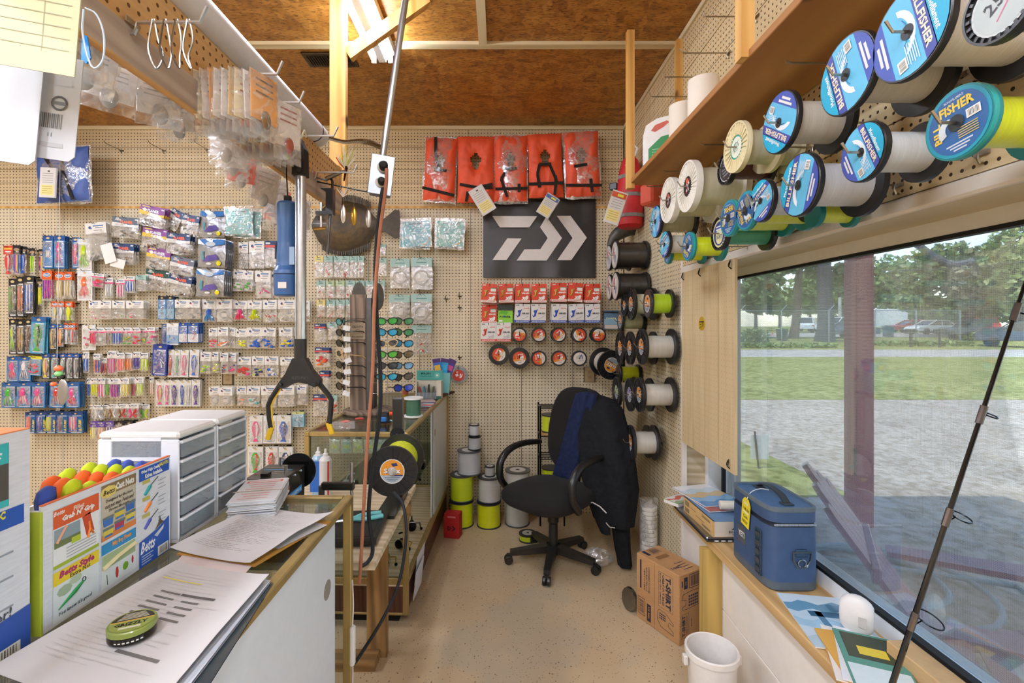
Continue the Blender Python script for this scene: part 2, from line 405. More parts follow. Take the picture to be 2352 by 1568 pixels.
# ================================================================ room shell
XR, YB, ZC = 1.0, 3.80, 3.09          # right wall face, back wall face, ceiling
XL, YF = -5.2, -4.0
struct(MB().box(XL, XR + .3, YF, YB + .2, -.06, 0, '#cccccc').build('floor', 'floor'))
wb = struct(MB().box(XL, XR + .3, YB + .014, YB + .2, 0, ZC + .1, '#6b4a28').build('wall_back', 'board'))
def panel(parent, mat, a0, a1, z0, z1, face, axis, grooves=(), gaxis='u', t=.012, g=.0036):
    """pegboard sheet; axis 'x': lies in XZ at Y=face facing -Y, axis 'y': lies in YZ at X=face facing -X"""
    mb = MB(); cuts = sorted(grooves)
    def bx(u0, u1, w0, w1, d0, d1):
        if axis == 'x': mb.box(u0, u1, face + d0, face + d1, w0, w1)
        else: mb.box(face + d0, face + d1, u0, u1, w0, w1)
    e = .0015
    if gaxis == 'u':
        p = [a0 + e] + [c for c in cuts] + [a1 - e]
        for i in range(len(p) - 1): bx(p[i] + (g/2 if i else 0), p[i+1] - (g/2 if i < len(p)-2 else 0), z0 + e, z1 - e, 0, t*.6)
    else:
        p = [z0 + e] + cuts + [z1 - e]
        for i in range(len(p) - 1): bx(a0 + e, a1 - e, p[i] + (g/2 if i else 0), p[i+1] - (g/2 if i < len(p)-2 else 0), 0, t*.6)
    return mb.build('panel', mat, parent)
PW = 1.2195; K = F / YB
edges = [XR - .007 - PW * k for k in range(6)]
for k in range(5):
    a1, a0 = edges[k], max(edges[k+1], XL)
    panel(wb, 'peg_back', a0, a1, 0, 2.44, YB, 'x', [a0 + .4065, a0 + .813])
gz = [CAMZ + (VY - y) / K for y in (470, 420, 389, 371, 339)]
for a0, a1 in ((XL, edges[3]), (edges[3], edges[1] - .02), (edges[1] - .02, XR - .007)):
    panel(wb, 'peg_back_top', a0, a1, 2.452, ZC, YB, 'x', gz[1:], 'z')
struct(MB().box(XL, XR - .01, YB - .006, YB + .002, 2.436, 2.452, '#a8743a').build('trim_1', 'pine'))
struct(MB().box(XL, XR - .004, YB - .02, YB - .0005, ZC - .03, ZC - .002, '#d9c9a0').build('trim_2', 'cream_wood'))
# right wall: far sheet, tall pegboard over the window, knee wall below it
wr = struct(MB().box(XR + .013, XR + .3, 2.62, YB + .2, 0, ZC + .1, '#6b4a28').box(XR + .013, XR + .3, YF, 2.62, 1.82, ZC + .1, '#6b4a28')
            .box(XR + .013, XR + .26, YF, 2.62, 0, .50, '#d8cfc2').box(XR + .013, XR + .3, YF, -.9, .5, 1.82, '#6b4a28').build('wall_right', 'board'))
panel(wr, 'peg_side', 2.60, YB - .002, 0, 2.44, XR, 'y', [2.60 + .4065, 2.60 + .813])
panel(wr, 'peg_side_top', 2.60, YB - .002, 2.445, ZC, XR, 'y', [2.62, 2.80, 2.95], 'z')
for a0, a1 in ((.16, 2.598), (-2.3, .158)):
    panel(wr, 'peg_side_top', a0, a1, 1.825, ZC, XR, 'y', [2.02, 2.2, 2.42, 2.55, 2.72, 2.86, 2.97], 'z')
kn = MB()
for z0, z1 in ((0, .235), (.239, .52)): kn.box(XR, XR + .012, YF, 2.598, z0, z1, '#efe6da', .002)
kw = kn.build('panel', 'white_wall', wr)
struct(MB().box(XR - .004, XR + .02, 2.585, 2.612, 0, 2.0, '#e6d9c2').build('trim_3', 'white_wall'))
struct(MB().box(XR - .012, XR + .0005, YF, YB - .02, ZC - .03, ZC - .002, '#d9c9a0').build('trim_4', 'cream_wood_y'))
struct(MB().box(XL - .1, XL, YF, YB + .2, 0, ZC, '#d8c7a4').build('wall_left', 'board'))
struct(MB().box(XL, XR + .3, YF - .1, YF, 0, ZC, '#d8c7a4').build('wall_front', 'board'))
# ceiling of OSB sheets with cream battens
ce = struct(MB().box(XL - .1, XR + .3, YF - .1, YB + .2, ZC + .012, ZC + .12, '#7a4d1c').build('ceiling', 'board'))
xs = [XL, -3.56, -2.34, -1.12 - .0, .1 + .0, XR]
for i, (y0, y1) in enumerate(((2.68, YB), (.24, 2.68), (-2.2, .24), (YF, -2.2))):
    cut = [XL, -3.9, -1.46, XR] if i % 2 == 0 else [XL, -2.53, -.09, XR]
    for a0, a1 in zip(cut, cut[1:]):
        MB().box(a0 + .001, a1 - .001, y0 + .001, y1 - .001, ZC, ZC + .012).build('panel', 'osb', ce)
def batten(n, x0, x1, y0, y1, m): struct(MB().box(x0, x1, y0, y1, ZC - .02, ZC - .0005, '#d9c9a0').build('trim_%d' % n, m))
batten(5, XL, XR - .013, 2.655, 2.70, 'cream_wood')
batten(6, -1.485, -1.44, 2.70, YB - .021, 'cream_wood_y')
batten(7, -.112, -.067, .3, 2.655, 'cream_wood_y')
batten(8, XL, XR - .013, .22, .265, 'cream_wood')
# window: deep recess, sill board, vinyl frame, glass and insect screen
XG = 1.225; WY0, WY1, WZ0, WZ1 = -.6, 2.6, .55, 1.80
struct(MB().box(XR - .012, XR + .012, WY0 - .3, 2.595, 1.783, 1.822, '#d9d0c4', .006).build('trim_9', 'white_wall'))
struct(MB().box(XR + .012, XG + .09, WY0 - .3, 2.6, 1.79, 1.82, '#d8c6a0').build('trim_10', 'board'))
struct(MB().box(XR + .012, XR + .13, 2.601, 2.62, .545, 1.82, '#d9b98c').build('trim_11', 'plywood'))
struct(MB().box(.945, XG + .06, -1.2, 2.598, .503, .543, '#c79a58', .004).build('window_sill', 'pine_y'))
w1 = struct(MB().box(XG - .035, XG + .05, WY0, WY1, 1.748, 1.79, '#ece8de').box(XG - .035, XG + .05, WY0, WY1, .543, .60, '#eef0f0')
            .box(XG - .1, XG + .05, 2.56, 2.60, .60, 1.748, '#f0f1f2').build('window_1', 'paint'))
MB().box(XG - .037, XG - .012, WY0, 2.56, 1.737, 1.748, '#1c1c1c').box(XG - .037, XG - .012, WY0, 2.56, .60, .612, '#1c1c1c').box(XG - .03, XG - .012, 2.545, 2.56, .612, 1.737, '#22252b').build('window_gasket', 'rubber', w1)
MB().box(XG - .006, XG, WY0, 2.552, .606, 1.742, '#ffffff').build('window_pane', 'window_glass', w1)
MB().poly([(XG + .03, WY0, .606), (XG + .03, 2.552, .606), (XG + .03, 2.552, 1.742), (XG + .03, WY0, 1.742)], '#cccccc').build('insect_screen', 'screen', w1)
# hinged pegboard flap tied over the window end
fl = thing('pegboard_flap', 'tan pegboard panel with a round yellow sticker, tied up over the end of the window', 'panel', (XR - .016, 2.26, .885))
mb = MB()
for a, b_ in ((-.285, -.14), (-.137, 0.0), (.003, .14), (.143, .285)):
    mb.box(-.006, .005, a, b_, 0, .90)
mb.box(-.0005, .0045, -.284, .284, .001, .899)
mb.build('board', 'peg_flap', fl)
st = MB(Matrix.Translation((-.0075, .035, .63)) @ Matrix.Rotation(R(-90), 4, 'Z'))
st.prism([V((.034*math.cos(a*.314), 0, .034*math.sin(a*.314))) for a in range(20)], (0, .001, 0), '#c9a018')
st.rect(0, .008, .05, .006, '#3a3520', -.0003); st.text('V2', .012, -.002, .012, '#2a2410', -.0004); st.rect(-.004, -.016, .05, .007, '#8c7a28', -.0003, .3); st.text('Sea', -.012, -.003, .009, '#2a2410', -.0004)
st.build('sticker', 'gloss', fl)
for yy, zz in ((.26, .895), (.05, .893), (-.255, .893), (-.24, .05)):
    t = MB(); t.tube(bez([(-.012, yy, zz), (-.016, yy+.004, zz-.02), (-.008, yy-.006, zz-.035)], 4), .0025, '#1d1a17', 5)
    t.tube(bez([(-.010, yy, zz+.004), (-.018, yy-.012, zz-.012), (-.012, yy+.012, zz-.022)], 4), .002, '#1d1a17', 5); t.build('tie', 'rubber', fl)
# ================================================================ lamps, posts, shelf
def fixture(x, y, label, grp=None, lm='lamp_tube'):
    t = thing('fluorescent_light', label, 'light', (x, y, ZC - .02), 0, grp)
    m = MB(); prof = [(-.075, -.012), (-.07, -.03), (-.03, -.04), (-.02, -.07), (.02, -.07), (.03, -.04), (.07, -.03), (.075, -.012), (.075, 0), (-.075, 0)]
    m.prism([(a, -.61, z) for a, z in prof], (0, 1.22, 0), '#e9e6dd'); m.build('housing', 'paint', t)
    for s in (-1, 1):
        MB().tube([(s*.047, -.585, -.062), (s*.047, .585, -.062)], .013, '#ffffff', 10).build('tube', lm, t)
        for e in (-1, 1):
            MB().box(s*.047-.013, s*.047+.013, e*.6-.008, e*.6+.008, -.08, -.032, '#f4f2ea', .003).build('socket', 'plastic', t)
    return t
fixture(-.661, 2.10, 'white twin-tube fluorescent light behind the wooden post, between the ceiling battens', None, 'lamp_tube_dim')
for x, y in ((-.67, -.7), (-3.4, 2.10), (-3.4, -.7), (.45, -1.2), (-2.05, -.7), (-2.05, -2.7), (-.67, -2.7)):  # unseen fixtures added out of frame to brighten and even out the interior
    fixture(x, y, 'unseen twin-tube fluorescent light added to brighten the shop interior', 'added fill lights')
# air vent in the ceiling
v = thing('ceiling_vent', 'brown slotted air vent in the ceiling beside the wooden post', 'vent', (-1.0, 2.83, ZC - .002))
MB().box(-.15, .15, -.075, .075, -.012, 0, '#5b4c3c', .003).build('frame', 'steel', v)
for k in range(18): MB().box(-.125 + k*.0145, -.125 + k*.0145 + .006, -.05, .05, -.018, -.012, '#3b3025').build('slat', 'steel', v)
# wooden post with diagonal brace, carrying the overhead rail
YP = 2.285
p0 = P(757, 0, YP).x; p1 = P(793, 0, YP).x
t = thing('support_post', 'pine post with a diagonal brace rising to the ceiling beside the fluorescent light', 'post', ((p0+p1)/2, YP, 0))
w = (p1 - p0) / 2
MB().box(-w, w, 0, .038, 2.14, ZC - .001).build('upright', 'pine', t)
a, b = P(797, 122, YP + .02), P(985, -12, YP + .02); d = (b - a).normalized(); b = a + d * ((ZC + .008 - a.z) / d.z); n_ = V((-d.z, 0, d.x)) * .03
c0 = V(((p0+p1)/2, YP, 0))
MB().prism([a - n_ - c0, b - n_ - c0, b + n_ - c0, a + n_ - c0], (0, .036, 0), '#c8954f').build('brace', 'pine', t)
# shelf board on wooden hangers along the right wall
SX, SZ = .70, 2.262
sh = thing('wall_shelf', 'long pine shelf board hung from the ceiling along the right wall', 'shelf', (SX, 2.56, SZ))
MB().box(0, .294, -3.4, 0, -.004, .02, '#c08040', .002).build('board', 'shelf_wood', sh)
for yy in (0, -1.185, -2.6):
    MB().box(-.02, .018, yy - .04, yy - .002, -.03 if yy == 0 else -.002, ZC - SZ - .02 if yy == 0 else ZC - SZ - .001).build('hanger', 'pine', sh)
struct(MB().box(XR - .034, XR - .001, 2.585, 2.62, 2.29, ZC - .03).build('trim_12', 'pine'))
# ---- peg hooks
def hook(base, d, L, label, group, col='#8f8a80', tip=.022, r=.0027, clip=False, name='peg_hook'):
    """wire hook leaving the board at base along d"""
    d = V(d).normalized(); up = V((0, 0, 1)); b = V(base)
    t = MB().tube([d*-.004 + up*-.022, d*.006 + up*-.022, d*.010 + up*-.012, d*.012, d*(L*.5), d*L, d*(L+.013) + up*tip], r, col, 5)
    sd = d.cross(up) * .016
    t.box(*sum(([min(p, q), max(p, q)] for p, q in zip((-sd - d*.0 + up*-.006), (sd + d*.004 + up*.004))), []), col)
    o = t.build(name, 'metal', loc=b)
    return tag(o, label, 'hook', group)
for i, (px, py) in enumerate(((1740, 38), (1675, 122), (1622, 177), (1585, 222))):
    Y = 1.0 * F / (px - VX); q = P(px, py, Y)
    hook((XR - .001, Y, q.z), (-1, 0, 0), .20, 'bare wire peg hook on the right wall above the pine shelf', 'bare hooks above the shelf', '#a89c86', .02, .003)
for i, (px, py) in enumerate(((1745, 332), (1630, 378), (1580, 412), (2010, 145))):
    Y = 1.0 * F / (px + 20 - VX); q = P(px + 20, py, Y)
    hook((XR - .001, Y, min(q.z, SZ - .055)), (-1, 0, 0), .24, 'bare wire peg hook just under the pine shelf', 'bare hooks below the shelf', '#a89c86', .004, .003)
# things standing on the shelf
jg = thing('detergent_jug', 'white plastic jug with a green label and a clear handle hole on the pine shelf', 'jug', (.83, 2.43, SZ + .021), R(-20))
m = MB(); pts = [(-.085, 0), (-.09, .02), (-.09, .18), (-.075, .235), (-.02, .262), (.035, .268), (.05, .27), (.075, .24), (.085, .18), (.085, .02), (.08, 0)]
for k, (yy, s_) in enumerate(((-.05, .93), (-.04, 1.0), (.04, 1.0), (.05, .93))): pass
rings = [[(a*s_, yy, .003 + (z-.003)*(.99 if s_ < 1 else 1)) for a, z in pts] for yy, s_ in ((-.055, .93), (-.042, 1.0), (.042, 1.0), (.055, .93))]
n = len(pts); vs = sum(rings, []); fs = [tuple(range(n)), tuple(range(4*n-1, 3*n-1, -1))]
for k in range(3): fs += [(k*n+i, (k+1)*n+i, (k+1)*n+(i+1) % n, k*n+(i+1) % n) for i in range(n)]
m.add(vs, fs, '#efece6'); m.build('body', 'plastic', jg, smooth=.5)
MB().lathe([(.021, 0), (.021, .022), (.017, .026), (0, .026)], 14, '#f4f2ee', (.055, 0, .262)).build('cap', 'plastic', jg, smooth=True)
MB().prism([(-.062, -.0555, .075-.06), (.06, -.0555, .075-.06), (.06, -.0555, .175), (.0, -.0555, .165), (-.062, -.0555, .11)], (0, -.001, 0), '#2f8a4c').build('label', 'print', jg)
lb = MB()
for k in range(6): lb.rect(0, .035 + k*.014, .09, .004, '#7fbf8a', -.0568)
lb.build('print', 'print', jg)
MB().prism([(.0 + a, -.0552, .212 + b) for a, b in ((-.05, -.012), (-.03, .014), (.025, .03), (.04, .022), (.01, .0), (-.03, -.02))], (0, -.001, 0), '#c9604c').build('handle_hole', 'plastic', jg)
for i, (px, Y, r_, h_) in enumerate(((1585, 2.2, .062, .235), (1650, 1.98, .062, .24))):
    x = .85
    t = tag(MB().lathe([(.02, 0), (r_, 0), (r_, h_), (.021, h_), (.02, h_ - .03), (.02, 0)], 20, '#e9ddca').build('paper_towel_roll', 'paper', loc=(x, Y, SZ + .021), smooth=True),
        'cream paper towel roll standing on the pine shelf', 'paper roll', 'paper towel rolls on the shelf')
t = tag(MB().lathe([(.005, 0), (.085, 0), (.09, .01), (.09, .16), (.075, .21), (.03, .25), (.03, .27), (.005, .27)], 18, '#f0eeea').build('white_bottle', 'plastic', loc=(.86, 1.2, SZ + .021), smooth=True), 'large white plastic bottle on the pine shelf past the near hanger', 'bottle')
tag(MB().ball((0, 0, .05), .07, '#d8452e', 10, 6, (1, .8, .72)).build('wrapped_float', 'gloss', loc=(.93, 2.53, SZ + .021 + .0), smooth=True), 'red item in clear wrap behind the white jug on the shelf', 'package')
# ================================================================ outdoors, seen through the window
ZG = -.10
struct(MB().box(1.30, 90, -8, 10.2, ZG - .1, ZG, '#d8cdc0').build('concrete_apron', 'slab'))
struct(MB().box(1.30, 3.3, 4.45, 8.5, ZG - .02, ZG + .012, '#88a050').build('lawn_strip', 'grass'))
struct(MB().box(1.30, 110, 10.2, 23.5, ZG - .1, ZG + .01, '#88a050').build('lawn', 'grass'))
struct(MB().box(1.30, 110, 23.5, 30.5, ZG - .1, ZG + .005, '#d8d2c8').build('gravel_drive', 'gravel'))
def gz_(Y): return ZG if Y < 32 else (ZG + (Y - 32) / 20 * .62 if Y < 52 else .52 + (Y - 52) * .006)
g = MB(); ys = [30.5, 32, 38, 44, 52, 70, 130]
for a, b in zip(ys, ys[1:]): g.poly([(1, a, gz_(a)), (220, a, gz_(a)), (220, b, gz_(b)), (1, b, gz_(b))], '#7f9650')
struct(g.build('far_verge', 'grass'))
g = MB()
for a, b in ((45, 49), (49, 53.5)): g.poly([(5, a, gz_(a) + .03), (200, a, gz_(a) + .03), (200, b, gz_(b) + .03), (5, b, gz_(b) + .03)], '#cfc8be')
struct(g.build('parking_lane', 'gravel'))
struct(MB().box(1.3, 3.65, -8, 4.02, 2.75, 2.9, '#b9b2a6').build('porch_roof', 'board'))
struct(MB().box(XR + .301, XR + .34, -8, 4.1, -.1, .54, '#b7a99c').box(XR + .301, XR + .34, 2.64, 4.1, .54, 2.75, '#b7a99c').box(XR + .301, XR + .34, -8, 2.64, 1.8, 2.75, '#b7a99c').build('wall_outside', 'board'))
pp = thing('porch_post', 'weathered plum-red square porch post standing on the concrete outside the window', 'post', (2.9, 3.84, ZG))
MB().box(-.072, .072, -.072, .072, 0, 2.85, '#a03c52', .008).build('shaft', 'board', pp)
m = MB()
for k in range(8): m.ball((-.075, -.06 + .02*random.random(), .42 + k*.028), .014 + .006*random.random(), '#4a4442', 6, 4)
m.tube([(-.075, -.05, .48), (-.12, -.06, .48)], .012, '#5a5a5c', 6); m.build('faucet', 'rubber', pp)
# adirondack chair
ac = thing('adirondack_chair', 'faded plum plastic lawn chair with slatted back outside the window', 'chair', (1.875, 1.83, ZG), R(-33.5))
pc = '#96597a'
for k, yy in enumerate((-.2, -.1, 0, .1, .2)):
    h = .98 - abs(yy)*.55
    pr = [(-.55 + (1-h)*.5*0 + .03*0, yy, h)]
    a, b = V((-.12, yy*.8, .30)), V((-.12 - .47*(h-.3)/.68, yy, h)); dd = (b - a).normalized(); nn = V((dd.z, 0, -dd.x)) * .011
    m = MB(); w0, w1 = .036, .047
    m.prism([a + V((0, -w0, 0)) - nn, a + V((0, w0, 0)) - nn, b + V((0, w1, 0)) - nn - dd*.03, b + V((0, w1*.5, 0)) - nn, b + V((0, -w1*.5, 0)) - nn, b + V((0, -w1, 0)) - nn - dd*.03], nn*2, pc)
    m.build('back_slat', 'plastic', ac)
for k in range(6):
    x = -.10 + k*.095; z = .28 + k*.018
    MB().box(x, x + .08, -.27, .27, z, z + .02, pc, .005).build('seat_slat', 'plastic', ac)
for s in (-1, 1):
    m = MB(); m.prism([(-.27, s*.33 - .05, .53), (.40, s*.33 - .075, .56), (.45, s*.33 - .04, .56), (.45, s*.33 + .05, .56), (.40, s*.33 + .075, .56), (-.27, s*.33 + .04, .53)], (0, 0, .025), pc); m.build('armrest', 'plastic', ac)
    m = MB(); m.prism([(.30, s*.30, 0), (.36, s*.30, 0), (.42, s*.30, .56), (.28, s*.30, .56)], (0, s*.03, 0), pc); m.build('front_leg', 'plastic', ac)
    m = MB(); m.prism([(-.62, s*.26, 0), (-.54, s*.26, 0), (.38, s*.26, .34), (.38, s*.26, .40), (.30, s*.26, .40)], (0, s*.03, 0), pc); m.build('rear_leg', 'plastic', ac)
for z, x in ((.34, -.15), (.62, -.34)): MB().box(x - .03, x, -.26, .26, z, z + .06, pc, .005).build('back_rail', 'plastic', ac)
# garden hose coil
pts = []
for k in range(70):
    a = k * .27; r = .30 + .1*math.sin(k*.21) + .004*k
    pts.append((2.42 + r*math.cos(a), 2.98 + r*1.0*math.sin(a), ZG + .016 + .012*(k % 7)/7 + .0004*k))
pts += [(2.0, 3.3, ZG + .03), (2.1, 3.9, ZG + .016), (1.75, 4.1, ZG + .016)]
tag(MB().tube(pts, .016, '#9aa7ad', 8).build('garden_hose', 'rubber', smooth=True), 'grey garden hose coiled on the concrete under the porch post', 'hose')
ys_ = thing('yard_sign', 'small white yard sign on a thin dark stake in the grass outside', 'sign', P(1745, 1085, 5.3))
MB().box(-.10, .10, 0, .006, .15, .42, '#f2f2f2').build('sign_panel', 'print', ys_)
MB().tube([(-.01, -.006, 0), (-.06, -.008, .46)], .011, '#5c5148', 6).build('stake', 'steel', ys_)
# ---- trees
GREENS = ['#7d9350', '#94a862', '#a9b873', '#64803f', '#8a9b58']
def tree(name, label, px, Y, trunk_w, crown, n, s, seed, cols=GREENS, lean=0.0, grp=None, top=None, bark='#6e6258'):
    """crown: list of (px,py,rx,rz) blobs"""
    rnd = random.Random(seed); bz = gz_(Y); bx = (px - VX) / F * Y
    t = thing(name, label, 'tree', (bx, Y, bz), 0, grp)
    H = (top if top else 9)
    m = MB(); k = 8
    m.tube([(lean*H*i/k + .08*math.sin(i), 0, -.1 + H*i/k) for i in range(k+1)], [trunk_w*(.62 if i == 0 else .5)*(1 - .05*i) for i in range(k+1)], bark, 9)
    m.build('trunk', 'bark', t, smooth=True)
    c = MB()
    tot = sum(r*z for _, _, r, z in crown)
    for cx, cy, rx, rz in crown:
        q = P(cx, cy, Y) - V((bx, Y, bz)); RX, RZ = rx/F*Y, rz/F*Y
        for _ in range(int(n*rx*rz/tot)):
            u = V((rnd.gauss(0, 1), rnd.gauss(0, 1), rnd.gauss(0, 1))).normalized(); rr = rnd.random()**.4
            p = q + V((u.x*RX*rr, u.y*min(RX, RZ*1.2)*rr, u.z*RZ*rr))
            e1 = V((rnd.gauss(0, 1), rnd.gauss(0, 1), rnd.gauss(0, .6))).normalized(); e2 = e1.cross(V((rnd.gauss(0, 1), rnd.gauss(0, 1), rnd.gauss(0, 1)))).normalized()
            L = s * (.6 + .8*rnd.random()); e1 = e1*L; e2 = e2*L*.55
            c.add([p - e1, p + e2, p + e1, p - e2], [(0, 1, 2, 3)], rnd.choice(cols))
    c.build('foliage', 'leaf', t)
    return t
PINE = ['#7f9352', '#98a968', '#5f7a44']
tree('pine_tree', 'leaning pine tree with a slim trunk behind the chain-link fence', 1822, 43, .75, [(1760, 640, 42, 22), (1720, 625, 30, 22), (1800, 615, 34, 16), (1850, 600, 40, 16), (1870, 625, 24, 14)], 1500, .3, 3, PINE, .10, top=9.5, bark='#7d6a5c')
tree('pine_tree', 'thick dark tree trunk standing behind the chain-link fence', 1894, 39, 1.3, [(1895, 560, 60, 30), (1930, 640, 22, 40)], 900, .3, 4, ['#6d8250', '#5c7448', '#879a60'], .004, top=9.5, bark='#56525a')
tree('oak_tree', 'broad oak tree with a heavy bent limb right of the porch post', 2225, 46, 1.0, [(2120, 625, 55, 55), (2190, 600, 60, 45), (2110, 690, 50, 28), (2250, 680, 60, 50), (2280, 610, 30, 60), (2190, 650, 40, 30)], 3600, .34, 5, ['#8a9c55', '#6f8648', '#a3ae6a', '#9a9a68'], .0, top=6)
l_ = MB(); a, b, c_, d_ = P(2105, 560, 44), P(2150, 592, 44), P(2190, 608, 44), P(2235, 600, 44)
o_ = P(2225, 745, 46); o_.z = gz_(46); o_.y = 46
l_.tube([p - o_ for p in bez([a, b, c_, d_], 5)], .32, '#7a7580', 7)
l_.build('limb', 'bark', [o for o in COL.objects if o.name.startswith('oak_tree')][0], smooth=True)
tree('oak_tree', 'tall spreading oak tree farthest right past the dark parked car', 2345, 40, .8, [(2330, 640, 60, 70), (2300, 590, 40, 40), (2352, 560, 60, 60), (2390, 650, 60, 80)], 3200, .3, 6, ['#8ea05a', '#a4b26c', '#76894c', '#b5b878'], 0, top=5)
tree('brush_tree', 'dry brown-leafed brush tree in front of the oaks', 2225, 42.6, .2, [(2215, 650, 36, 42), (2235, 690, 30, 24)], 700, .26, 8, ['#a39a78', '#8f8a70', '#b0a684'], 0, top=3)
for i, (px, Y, rx, cy, rz, lab) in enumerate(((1735, 70, 50, 680, 40, 'dark round bush-like tree at the left end of the tree line'), (1790, 96, 52, 690, 36, 'mid-green tree in the far tree line behind the leaning pine'),
        (1860, 78, 46, 672, 50, 'light green tree between the two trunks in the far tree line'), (1930, 98, 40, 672, 62, 'tree crown just left of the porch post in the far tree line'),
        (2030, 82, 50, 650, 66, 'tree crown just right of the porch post in the far tree line'), (2100, 104, 55, 705, 30, 'low tree behind the white trailer'),
        (2180, 84, 55, 712, 28, 'low tree behind the white sedan'), (2290, 102, 60, 705, 36, 'low dark tree behind the red vehicle'), (2370, 70, 50, 680, 60, 'dense tree at the far right of the tree line'))):
    tree('far_tree', lab, px, Y, .5, [(px, cy, rx, rz), (px + 20, cy + 12, rx*.8, rz*.7)], 1300, .55, 20 + i, [GREENS, ['#6c8046', '#7f9455', '#5d723f']][i in (0, 7)], 0, 'far tree line', 7)
# low shrubs along the fence
for i, (px, py, Y, rx, rz, lab) in enumerate(((1730, 758, 38, 26, 18, 'light green shrub in front of the fence near the flap'), (2235, 768, 40, 24, 12, 'low shrub by the gate post'), (1800, 789, 33, 110, 5, 'long strip of ivy at the foot of the fence'), (2120, 787, 34.6, 110, 6, 'long strip of weeds right of the porch post'))):
    rnd = random.Random(50 + i); c = MB(); q = P(px, py, Y); RX, RZ = rx/F*Y, rz/F*Y; q.z = gz_(Y) + RZ*.7
    for _ in range(700):
        p = V((rnd.uniform(-1, 1)*RX, rnd.uniform(-.8, .8), rnd.uniform(-.9, 1)*RZ)); e1 = V((rnd.gauss(0, 1), rnd.gauss(0, 1), rnd.gauss(0, 1))).normalized()*.16; e2 = e1.cross(V((rnd.gauss(0, 1), rnd.gauss(0, 1), 1))).normalized()*.09
        if (p.x/RX)**2 + (p.z/RZ)**2 > 1.1 and i < 2: continue
        c.add([p - e1, p + e2, p + e1, p - e2], [(0, 1, 2, 3)], rnd.choice(['#a2b46c', '#8da05a', '#70884a']))
    tag(c.build('shrub', 'leaf', loc=q), lab, 'shrub', 'shrubs along the fence')
# ---- chain-link fence
FY = 36.0; fx0, fx1 = P(1690, 0, FY).x, P(2206, 0, FY).x; fz = 2.55
fe = thing('chain_link_fence', 'grey chain-link fence with barbed wire along the parking lot', 'fence', (fx0, FY, gz_(FY)))
L = fx1 - fx0
for px in (1700, 1795, 1904, 2010, 2104, 2205):
    x = P(px, 0, FY).x - fx0; m = MB().tube([(x, 0, 0), (x, 0, fz)], .045, '#a3abae', 7)
    if px < 2100: m.tube([(x, 0, fz - .02), (x + .35, -.1, fz + .42)], .025, '#b3bbbe', 5)
    m.build('fence_post', 'steel', fe)
MB().tube([(0, 0, fz), (L, 0, fz)], .03, '#aab2b5', 6).build('top_rail', 'steel', fe)
for k in range(3): MB().tube([(0, 0 - .03*k, fz + .12*(k+1)), (L*.62, -.03*k, fz + .12*(k+1))], .012, '#8f9698', 4).build('barbed_wire', 'steel', fe)
m = MB(); w = .009
for k in range(int((L + fz) / .16)):
    for s in (0, 1):
        x0 = -fz + k*.16; p, q = (x0, 0.0), (x0 + fz, fz)
        if p[0] < 0: p = (0.0, -x0)
        if q[0] > L: q = (L, L - x0)
        if q[1] <= p[1]: continue
        pz, qz = (p[1], q[1]) if s == 0 else (fz - p[1], fz - q[1])
        m.add([(p[0], .01*s, pz - w), (q[0], .01*s, qz - w), (q[0], .01*s, qz + w), (p[0], .01*s, pz + w)], [(0, 1, 2, 3)], '#9aa3a6')
o = m.build('chain_link', 'steel', fe); o['kind'] = 'stuff'
# ---- parked vehicles
def car(label, px, Y, heading, col, kind='sedan', grp=None):
    x = (px - VX)/F*Y
    t = thing('parked_car', label, 'car', (x, Y, gz_(Y) + .03), heading, grp)
    if kind == 'sedan': body = [(-2.3, .35), (-2.35, .7), (-2.2, .88), (-1.3, .95), (1.0, .95), (2.1, .8), (2.35, .6), (2.3, .35)]; cab = [(-1.75, .93), (-.9, 1.42), (.35, 1.45), (1.25, .93)]
    elif kind == 'suv': body = [(-2.3, .45), (-2.35, .9), (-2.25, 1.1), (1.0, 1.1), (2.1, 1.0), (2.3, .8), (2.3, .45)]; cab = [(-2.2, 1.08), (-1.95, 1.72), (.35, 1.74), (1.15, 1.08)]
    else: body = [(-2.7, .5), (-2.7, 1.1), (.2, 1.1), (1.4, 1.1), (2.5, 1.05), (2.7, .8), (2.65, .5)]; cab = [(-.3, 1.08), (-.15, 1.75), (.9, 1.75), (1.5, 1.08)]
    MB().prism([(a, -.88, z) for a, z in body], (0, 1.76, 0), col).build('body', 'paint', t)
    mid = sum(a for a, _ in cab)/4
    MB().prism([(mid + (a-mid)*.94, -.79, z - (.03 if z > 1.2 else 0)) for a, z in cab], (0, 1.58, 0), '#2c343a').build('window_glass', 'gloss', t)
    r = MB(); top = max(z for _, z in cab)
    r.box(cab[1][0] - .03, cab[2][0] + .05, -.76, .76, top - .05, top + .02, col, .02)
    for s in (-1, 1):
        for (a0, z0), (a1, z1) in ((cab[0], cab[1]), (cab[3], cab[2]), (((cab[0][0]+cab[3][0])/2, cab[0][1]), ((cab[1][0]+cab[2][0])/2, top))):
            r.tube([(a0, s*.80, z0), (a1, s*.76, z1)], .045, col, 5)
    r.build('roof', 'paint', t)
    for a in (-1.45, 1.45):
        for s in (-1, 1): MB().lathe([(.33, 0), (.33, .2), (.2, .22), (0, .2)], 14, '#26272a', (a, s*.72 if s > 0 else -.92 + 0, .32), (0, 1, 0)).build('wheel', 'rubber', t)
    for s in (-1, 1): MB().box(-2.37, -2.3, s*.78 - .1, s*.78 + .1, .75, .88, '#b02a26').build('tail_light', 'gloss', t)
    return t
car('white SUV seen from behind beside the leaning pine', 1846, 56, R(60), '#eef0f1', 'suv')
car('white SUV half hidden behind the thick tree trunk', 1866, 63, R(40), '#e8ebee', 'suv')
car('white pickup truck left of the porch post', 1940, 51, R(185), '#eef1f3', 'truck')
